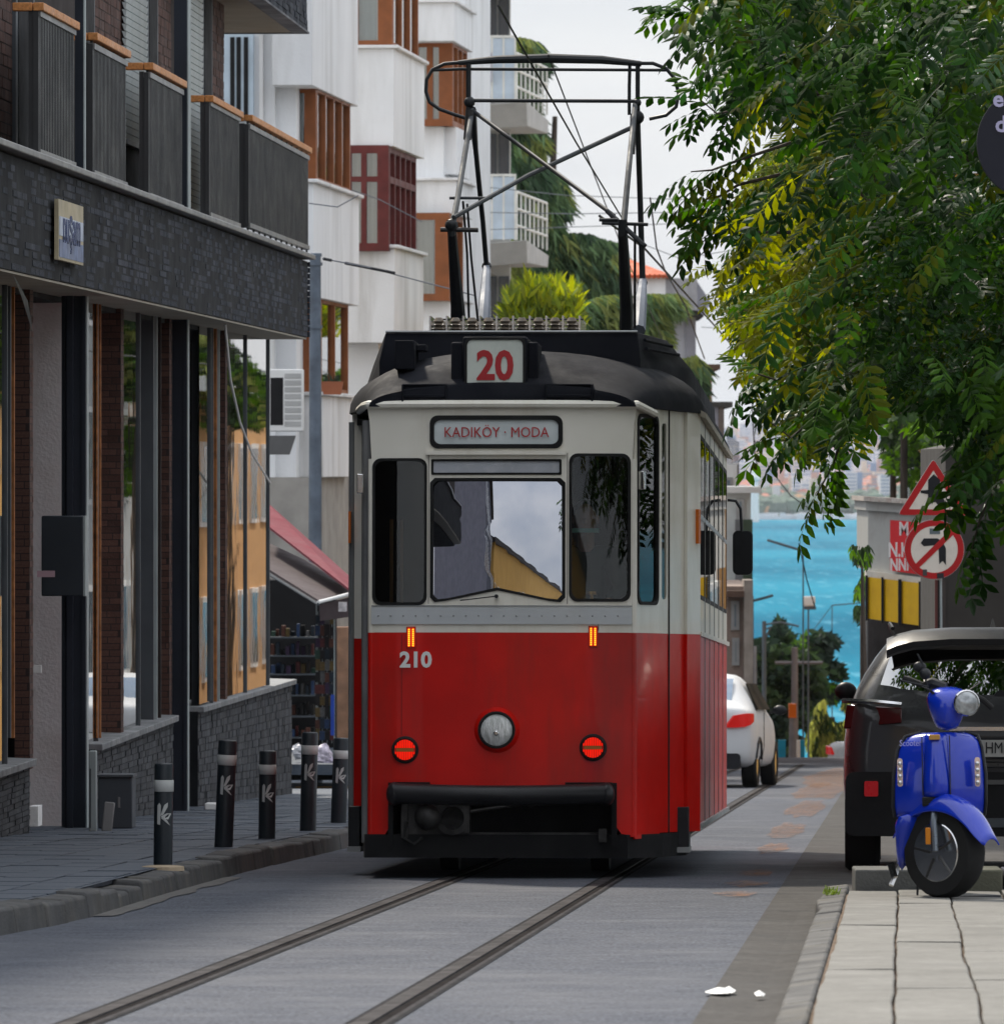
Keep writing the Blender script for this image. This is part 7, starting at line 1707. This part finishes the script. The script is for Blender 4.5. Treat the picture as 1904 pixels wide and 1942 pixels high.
for sx in (-1, 1):
    mb = MB(); q = [(sx*.985, .10, .94), (sx*.60, -.085, .98), (sx*.60, -.07, 1.08), (sx*.965, .12, 1.10)]; q = [Vector(p) for p in q]
    mb.hexa([q[0], q[1], q[1]+Vector((0, .06, 0)), q[0]+Vector((-sx*.05, .06, 0)), q[3], q[2], q[2]+Vector((0, .06, 0)), q[3]+Vector((-sx*.05, .06, 0))]); mb.build('tail_light', mat('smoked_lamp', (.05, .006, .008), .12, coat=.8), bc, bevel=.008)
    mb = MB(); mb.tube([(sx*.985, .14, 1.125), (sx*.80, -.02, 1.12), (sx*.60, -.07, 1.10)], .018, 6); mb.build('chrome_strip', K['chrome'], bc, smooth=True)
    mb = MB(); mb.ball((sx*.98, 2.2, 1.19), (.075, .05, .065), 12, 8); mb.tube([(sx*.86, 2.2, 1.12), (sx*.95, 2.2, 1.17)], .025, 6); mb.build('mirror', K['black'], bc, smooth=True)
    plaque(bc, 'reflector', mat('reflector_red', (.30, .004, .008), .25, emit=.25), *( (sx*.80-.045, sx*.80+.045) ), .50, .60, -.045, .02)
    for y in (.75, 3.35): wheel(bc, sx*.86, y, .34, .34, .23, K['chrome'])
plaque(bc, 'lower_bumper', mat('bumper_plastic', (.008, .008, .009), .7), -.97, .97, .24, .66, -.035, .3, .06)
plaque(bc, 'bumper_insert', M_['gtrim'], -.6, .6, .30, .36, -.05, .02); plaque(bc, 'bumper_insert', mat('insert_grey', (.10, .10, .10), .4), -.55, .7, .58, .61, -.05, .02)
npl = plaque(bc, 'number_plate', mat('plate_white', (.42, .42, .40), .5), -.24, .30, .76, .87, -.058, .012)
text_part('lettering', 'HML', .105, K['black'], npl, Matrix.Translation((.02, -.061, .815)), squeeze=.75)
plaque(bc, 'hatch_handle', K['chrome'], -.3, .3, .93, .955, -.055, .03)
mb = MB(); mb.lathe([(.06, 0), (.055, .012), (.01, .014)], 20, MF(.05, .06, 1.135)); mb.build('badge', K['black'], bc)
mb = MB(); mb.tube([(.1, .05, 1.13), (.45, .09, 1.16)], .012, 6); mb.build('wiper', K['black'], bc)
mb = MB(); mb.tube([(-.60, -.02, .70), (-.66, .04, 1.09), (-.78, .10, 1.12)], .004, 4); mb.build('hatch_seam', K['black'], bc)
for z0_, w_ in ((.735, .62), (.70, .60)):
    mb = MB(); mb.tube([(-w_, -.03, z0_), (0, -.052, z0_-.01), (w_, -.03, z0_)], .004, 4); mb.build('hatch_seam', K['black'], bc)
for sx in (-1, 1):
    mb = MB(); mb.tube([(sx*.66, .35, 1.60), (sx*.68, .6, 1.635), (sx*.68, 2.2, 1.635), (sx*.66, 2.5, 1.59)], .014, 6); mb.build('roof_rail', K['black'], bc, smooth=True)
    mb = MB(); mb.tube([(sx*.70, .10, 1.10), (sx*.655, .17, 1.35), (sx*.60, .2, 1.47)], .010, 5); mb.build('window_trim', K['chrome'], bc, smooth=True)
mb = MB(); mb.box(-.34, .40, -.046, -.035, .745, .885); mb.build('plate_frame', K['black'], bc, bevel=.004)
# ---------------------------------------------------------------- blue scooter, front toward the camera
d = 40.0; s = F/d; scx = (1790-HX)/s
sc = thing('scooter', 'blue motor scooter parked on the pavement in front of the black car', 'scooter', (scx, d, gz(d)+PH+.0), (-SL, math.radians(-1), -.05))
SX = lambda px: (px-1790)/s; SZ = lambda py: (1705-py)/s
blue = mat('scooter_blue', (.004, .03, .42), .22, var=.08, coat=.8)
# leg shield: curved shell
def shell(rows, m, name, par, th=.02, ss=1):
    mb = MB(); mb.loft(rows, cap=False, closed=False); o = mb.build(name, m, par, subsurf=ss); so = o.modifiers.new('solid', 'SOLIDIFY'); so.thickness = th; so.offset = 1
    return o
rows = []
for py, xl, xr, y in ((1392-2, 1752, 1836, .10), (1397, 1722, 1860, .09), (1420, 1708, 1868, .07), (1470, 1699, 1874, .05), (1530, 1697, 1873, .05), (1550, 1700, 1870, .07)):
    cxp = (xl+xr)/2; h = (xr-xl)/2; rows.append([Vector((SX(cxp+h*t), y+.10*abs(t)**2.2-.0, SZ(py))) for t in (-1, -.92, -.7, -.35, 0, .35, .7, .92, 1)])
shell(rows, blue, 'leg_shield', sc)
for sg_ in (0, -1):
    e_ = [r_[sg_]+Vector((0, -.004, 0)) for r_ in rows]
    mb = MB(); mb.tube(e_, .009, 6); mb.build('edge_trim', K['black'], sc, smooth=True)
# raised centre panel
rows = []
for py, w, y in ((1392, 20, .07), (1400, 22, .045), (1450, 24, .02), (1490, 26, .01), (1512, 26, .02)):
    rows.append([Vector((SX(1780+w*t), y+.04*abs(t)**4, SZ(py))) for t in (-1, -.85, -.4, 0, .4, .85, 1)])
shell(rows, blue, 'centre_panel', sc, .012)
mb = MB(); mb.box(SX(1752), SX(1808), .03, .12, SZ(1530), SZ(1512)); mb.build('horn_grille', K['black'], sc, bevel=.006)
for k in range(4): mb = MB(); mb.box(SX(1755), SX(1805), .024, .03, SZ(1528-k*4), SZ(1526-k*4)); mb.build('grille_bar', K['rubber'], sc)
mb = MB(); mb.box(SX(1752.5), SX(1754.5), .035, .05, SZ(1510), SZ(1396)); mb.build('panel_seam', K['black'], sc); mb = MB(); mb.box(SX(1805), SX(1807), .035, .05, SZ(1510), SZ(1396)); mb.build('panel_seam', K['black'], sc)
mb = MB(); mb.box(SX(1767), SX(1788), .03, .05, SZ(1404), SZ(1394)); mb.build('badge', mat('badge_gold', (.5, .28, .08), .3, metal=.7), sc, bevel=.003)
text_part('script_badge', 'Scooter', .045, mat('pale_script', (.35, .35, .7), .4), sc, Matrix.Translation((SX(1732), .072, SZ(1410))) @ Matrix.Rotation(-.25, 4, 'Z'), squeeze=.8)
for x0, x1, y0, y1 in ((1706, 1716, 1438, 1492), (1853, 1863, 1438, 1494)):
    mb = MB(); mb.plate(rr(SX(x0), SX(x1), SZ(y1), SZ(y0), .012), [], .04, Matrix.Translation((0, .045, 0))); o = mb.build('indicator', mat('indicator_clear', (.6, .45, .38), .15, var=.4, scale=30), sc, smooth=True)
    for k in range(4): mb = MB(); mb.ball((SX((x0+x1)/2), .04, SZ(y1-8-k*12)), (.010, .008, .012), 8, 5); mb.build('bulb', K['chrome'], o, smooth=True)
# headset with headlight
mb = MB(); rg = []
for z, wx, wy, yy in ((SZ(1388), .05, .07, .16), (SZ(1370), .075, .10, .16), (SZ(1345), .10, .12, .16), (SZ(1322), .115, .12, .17), (SZ(1308), .09, .09, .19), (SZ(1303), .04, .05, .2)):
    rg.append([Vector((SX(1803)+wx*math.cos(q*math.pi/6)*1.0, yy+wy*math.sin(q*math.pi/6), z)) for q in range(12)])
mb.loft(rg); mb.build('headset', blue, sc, subsurf=1)
hx, hz2 = SX(1838), SZ(1335)
MR = Matrix.Translation((hx, .07, hz2)) @ Matrix.Rotation(math.radians(14), 4, 'Z') @ Matrix.Rotation(math.radians(90), 4, 'X')
mb = MB(); mb.lathe([(.045, -.1), (.064, -.03), (.068, .02), (.062, .028), (.058, .02)], 24, MR); h_ = mb.build('headlight', K['chrome'], sc, smooth=True)
mb = MB(); mb.lathe([(.06, .012), (.056, .024), (.035, .034), (.005, .038)], 24, MR); mb.build('lens', mat('lens_grey', (.35, .37, .38), .1, var=.4, scale=30, metal=.4), h_, smooth=True)
# handlebar, grips, levers, mirrors
mb = MB(); mb.tube([(SX(1758), .20, SZ(1300)), (SX(1735), .22, SZ(1290)), (SX(1722), .24, SZ(1286))], .016, 8); mb.build('grip', K['rubber'], sc, smooth=True)
mb = MB(); mb.tube([(SX(1850), .18, SZ(1318)), (SX(1872), .2, SZ(1330)), (SX(1888), .22, SZ(1345))], .015, 8); mb.build('grip', K['rubber'], sc, smooth=True)
mb = MB(); mb.tube([(SX(1768), .14, SZ(1303)), (SX(1740), .12, SZ(1296)), (SX(1716), .12, SZ(1290))], .006, 6); mb.build('brake_lever', K['black'], sc, smooth=True)
mb = MB(); mb.tube([(SX(1765), .16, SZ(1300)), (SX(1758), .16, SZ(1260)), (SX(1748), .16, SZ(1240))], .006, 6); m_s = mb.build('mirror_stem', K['black'], sc, smooth=True)
mb = MB(); mb.ball((SX(1752), .17, SZ(1265)), (.035, .02, .028), 10, 7); mb.ball((SX(1762), .15, SZ(1278)), (.03, .03, .03), 10, 7); mb.build('switch_housing', K['black'], m_s, smooth=True)
mb = MB(); mb.tube([(SX(1800), .2, SZ(1306)), (SX(1775), .22, SZ(1296)), (SX(1762), .22, SZ(1300))], .03, 8); mb.build('handlebar_cover', K['black'], sc, smooth=True)
for i_, (xa, xb) in enumerate(((1745, 1790), (1752, 1796), (1868, 1812))):
    mb = MB(); mb.tube([(SX(xa), .16, SZ(1296)), (SX((xa+xb)/2), .10, SZ(1308+i_*3)), (SX(xb), .12, SZ(1330)), (SX(xb)*.9, .16, SZ(1380))], .004, 5); mb.build('cable', K['black'], sc, smooth=True)
# front mudguard, turned with the wheel
MW = Matrix.Translation((SX(1793), .06, .233)) @ Matrix.Rotation(math.radians(48), 4, 'Z')
rows = []
for k in range(11):
    a = math.radians(12+k*14.5); r_ = .275+.02*math.sin(a)+(.03 if k == 0 else 0)
    w = .085-.03*(k == 0)-.01*(k == 1)
    rows.append([MW @ Vector((w*t, -r_*math.cos(a)*(1.05), r_*math.sin(a)*1.0-.085*abs(t)**3*(.3+.7*math.sin(a)))) for t in (-1, -.9, -.6, -.2, .2, .6, .9, 1)])
shell(rows, blue, 'mudguard', sc, .008)
# front wheel, turned slightly
fwE = wheel(sc, 0, 0, 0, .233, .13, mat('wheel_black', (.015, .015, .016), .4, metal=.3), spokes=5)
def turn(o, M): o.matrix_basis = M
for ch in [o for o in bpy.data.objects if o.parent == sc and o.name.startswith('tyre')]:
    ch.matrix_basis = Matrix.Translation((SX(1793), .06, .233)) @ Matrix.Rotation(math.radians(48), 4, 'Z')
    mbq = MB()
    for k in range(5):
        a = 2*math.pi*k/5
        for sgn in (-1, 1): mbq.tube([(-.066*sgn*-1, .03*math.cos(a), .03*math.sin(a)), (-.064*sgn*-1, .14*math.cos(a+.15), .14*math.sin(a+.15))], .011, 5)
    mbq.build('spoke', mat('spoke_grey', (.06, .06, .06), .35, metal=.6), ch, smooth=True)
    mbq = MB(); mbq.lathe([(.145, -.07), (.15, -.066), (.145, -.062)], 28, Matrix.Rotation(math.radians(90), 4, 'Y')); mbq.lathe([(.145, .062), (.15, .066), (.145, .07)], 28, Matrix.Rotation(math.radians(90), 4, 'Y')); mbq.build('rim_edge', K['chrome'], ch, smooth=True)
mb = MB(); mb.tube([(SX(1775), -.06, .24), (SX(1773), -.03, SZ(1560)), (SX(1776), .02, SZ(1540))], [.016, .018, .02], 8); mb.build('fork', mat('fork_grey', (.14, .16, .18), .3, metal=.7), sc, smooth=True)
mb = MB(); mb.box(SX(1757), SX(1767), -.07, -.04, SZ(1602), SZ(1570)); mb.build('fork_reflector', mat('orange_reflector', (.5, .17, .01), .3), sc, bevel=.004)
# floor board, rear body, stand, rear wheel
mb = MB(); mb.box(SX(1712), SX(1850), .18, .65, .24, .29); mb.build('footboard', K['black'], sc, bevel=.015)
rows = [[Vector((SX(1785)+w*t, y, z0+(z1-z0)*(1-abs(t)**3))) for t in (-1, -.9, -.5, 0, .5, .9, 1)] for y, w, z0, z1 in ((.62, .12, .28, .66), (.8, .17, .26, .72), (1.1, .19, .28, .74), (1.4, .15, .34, .72), (1.55, .06, .45, .66))]
mb = MB(); mb.loft(rows, closed=True); mb.build('rear_body', blue, sc, subsurf=1)
mb = MB(); rg = [[Vector((SX(1785)+w*math.cos(q*math.pi/5), y, .77+.05*math.sin(q*math.pi/5))) for q in range(10)] for y, w in ((.60, .07), (.7, .12), (1.1, .13), (1.4, .08))]; mb.loft(rg); mb.build('seat', K['rubber'], sc, smooth=True)
wheel(sc, SX(1785), 1.28, .225, .22, .12, K['chrome'])
mb = MB(); mb.tube([(SX(1715), .5, .30), (SX(1700), .45, .12), (SX(1690), .42, .06)], .014, 6); mb.tube([(SX(1690), .42, .17), (SX(1697), .40, .10)], .02, 6); mb.build('side_stand', K['chrome'], sc, smooth=True)
mb = MB(); mb.tube([(SX(1745), .5, .25), (SX(1740), .5, -.01), (SX(1900), .5, -.01)], .012, 6); mb.build('centre_stand', K['black'], sc, smooth=True)
rows = [[Vector((SX(x0), y, SZ(y0))), Vector((SX(x1), y+.02, SZ(y0)))] for x0, x1, y0, y in ((1699, 1752, 1545, .07), (1702, 1738, 1590, .12), (1706, 1716, 1655, .2))]
shell(rows, blue, 'lower_fairing', sc, .03)
# ================================================================ air between here and the far shore
hm = bpy.data.materials.new('haze'); hm.use_nodes = True; N = hm.node_tree.nodes; N.remove(N['Principled BSDF'])
pv_ = N.new('ShaderNodeVolumePrincipled'); pv_.inputs['Color'].default_value = (.86, .92, 1, 1); pv_.inputs['Density'].default_value = .00003
hm.node_tree.links.new(pv_.outputs[0], N['Material Output'].inputs['Volume'])
mb = MB(); mb.box(-21000, 21000, -400, 31000, -60, 140)
o = mb.build('haze', hm, org=False); o['kind'] = 'stuff'; tag(o, 'thin pale haze over the water and the far city', 'haze')
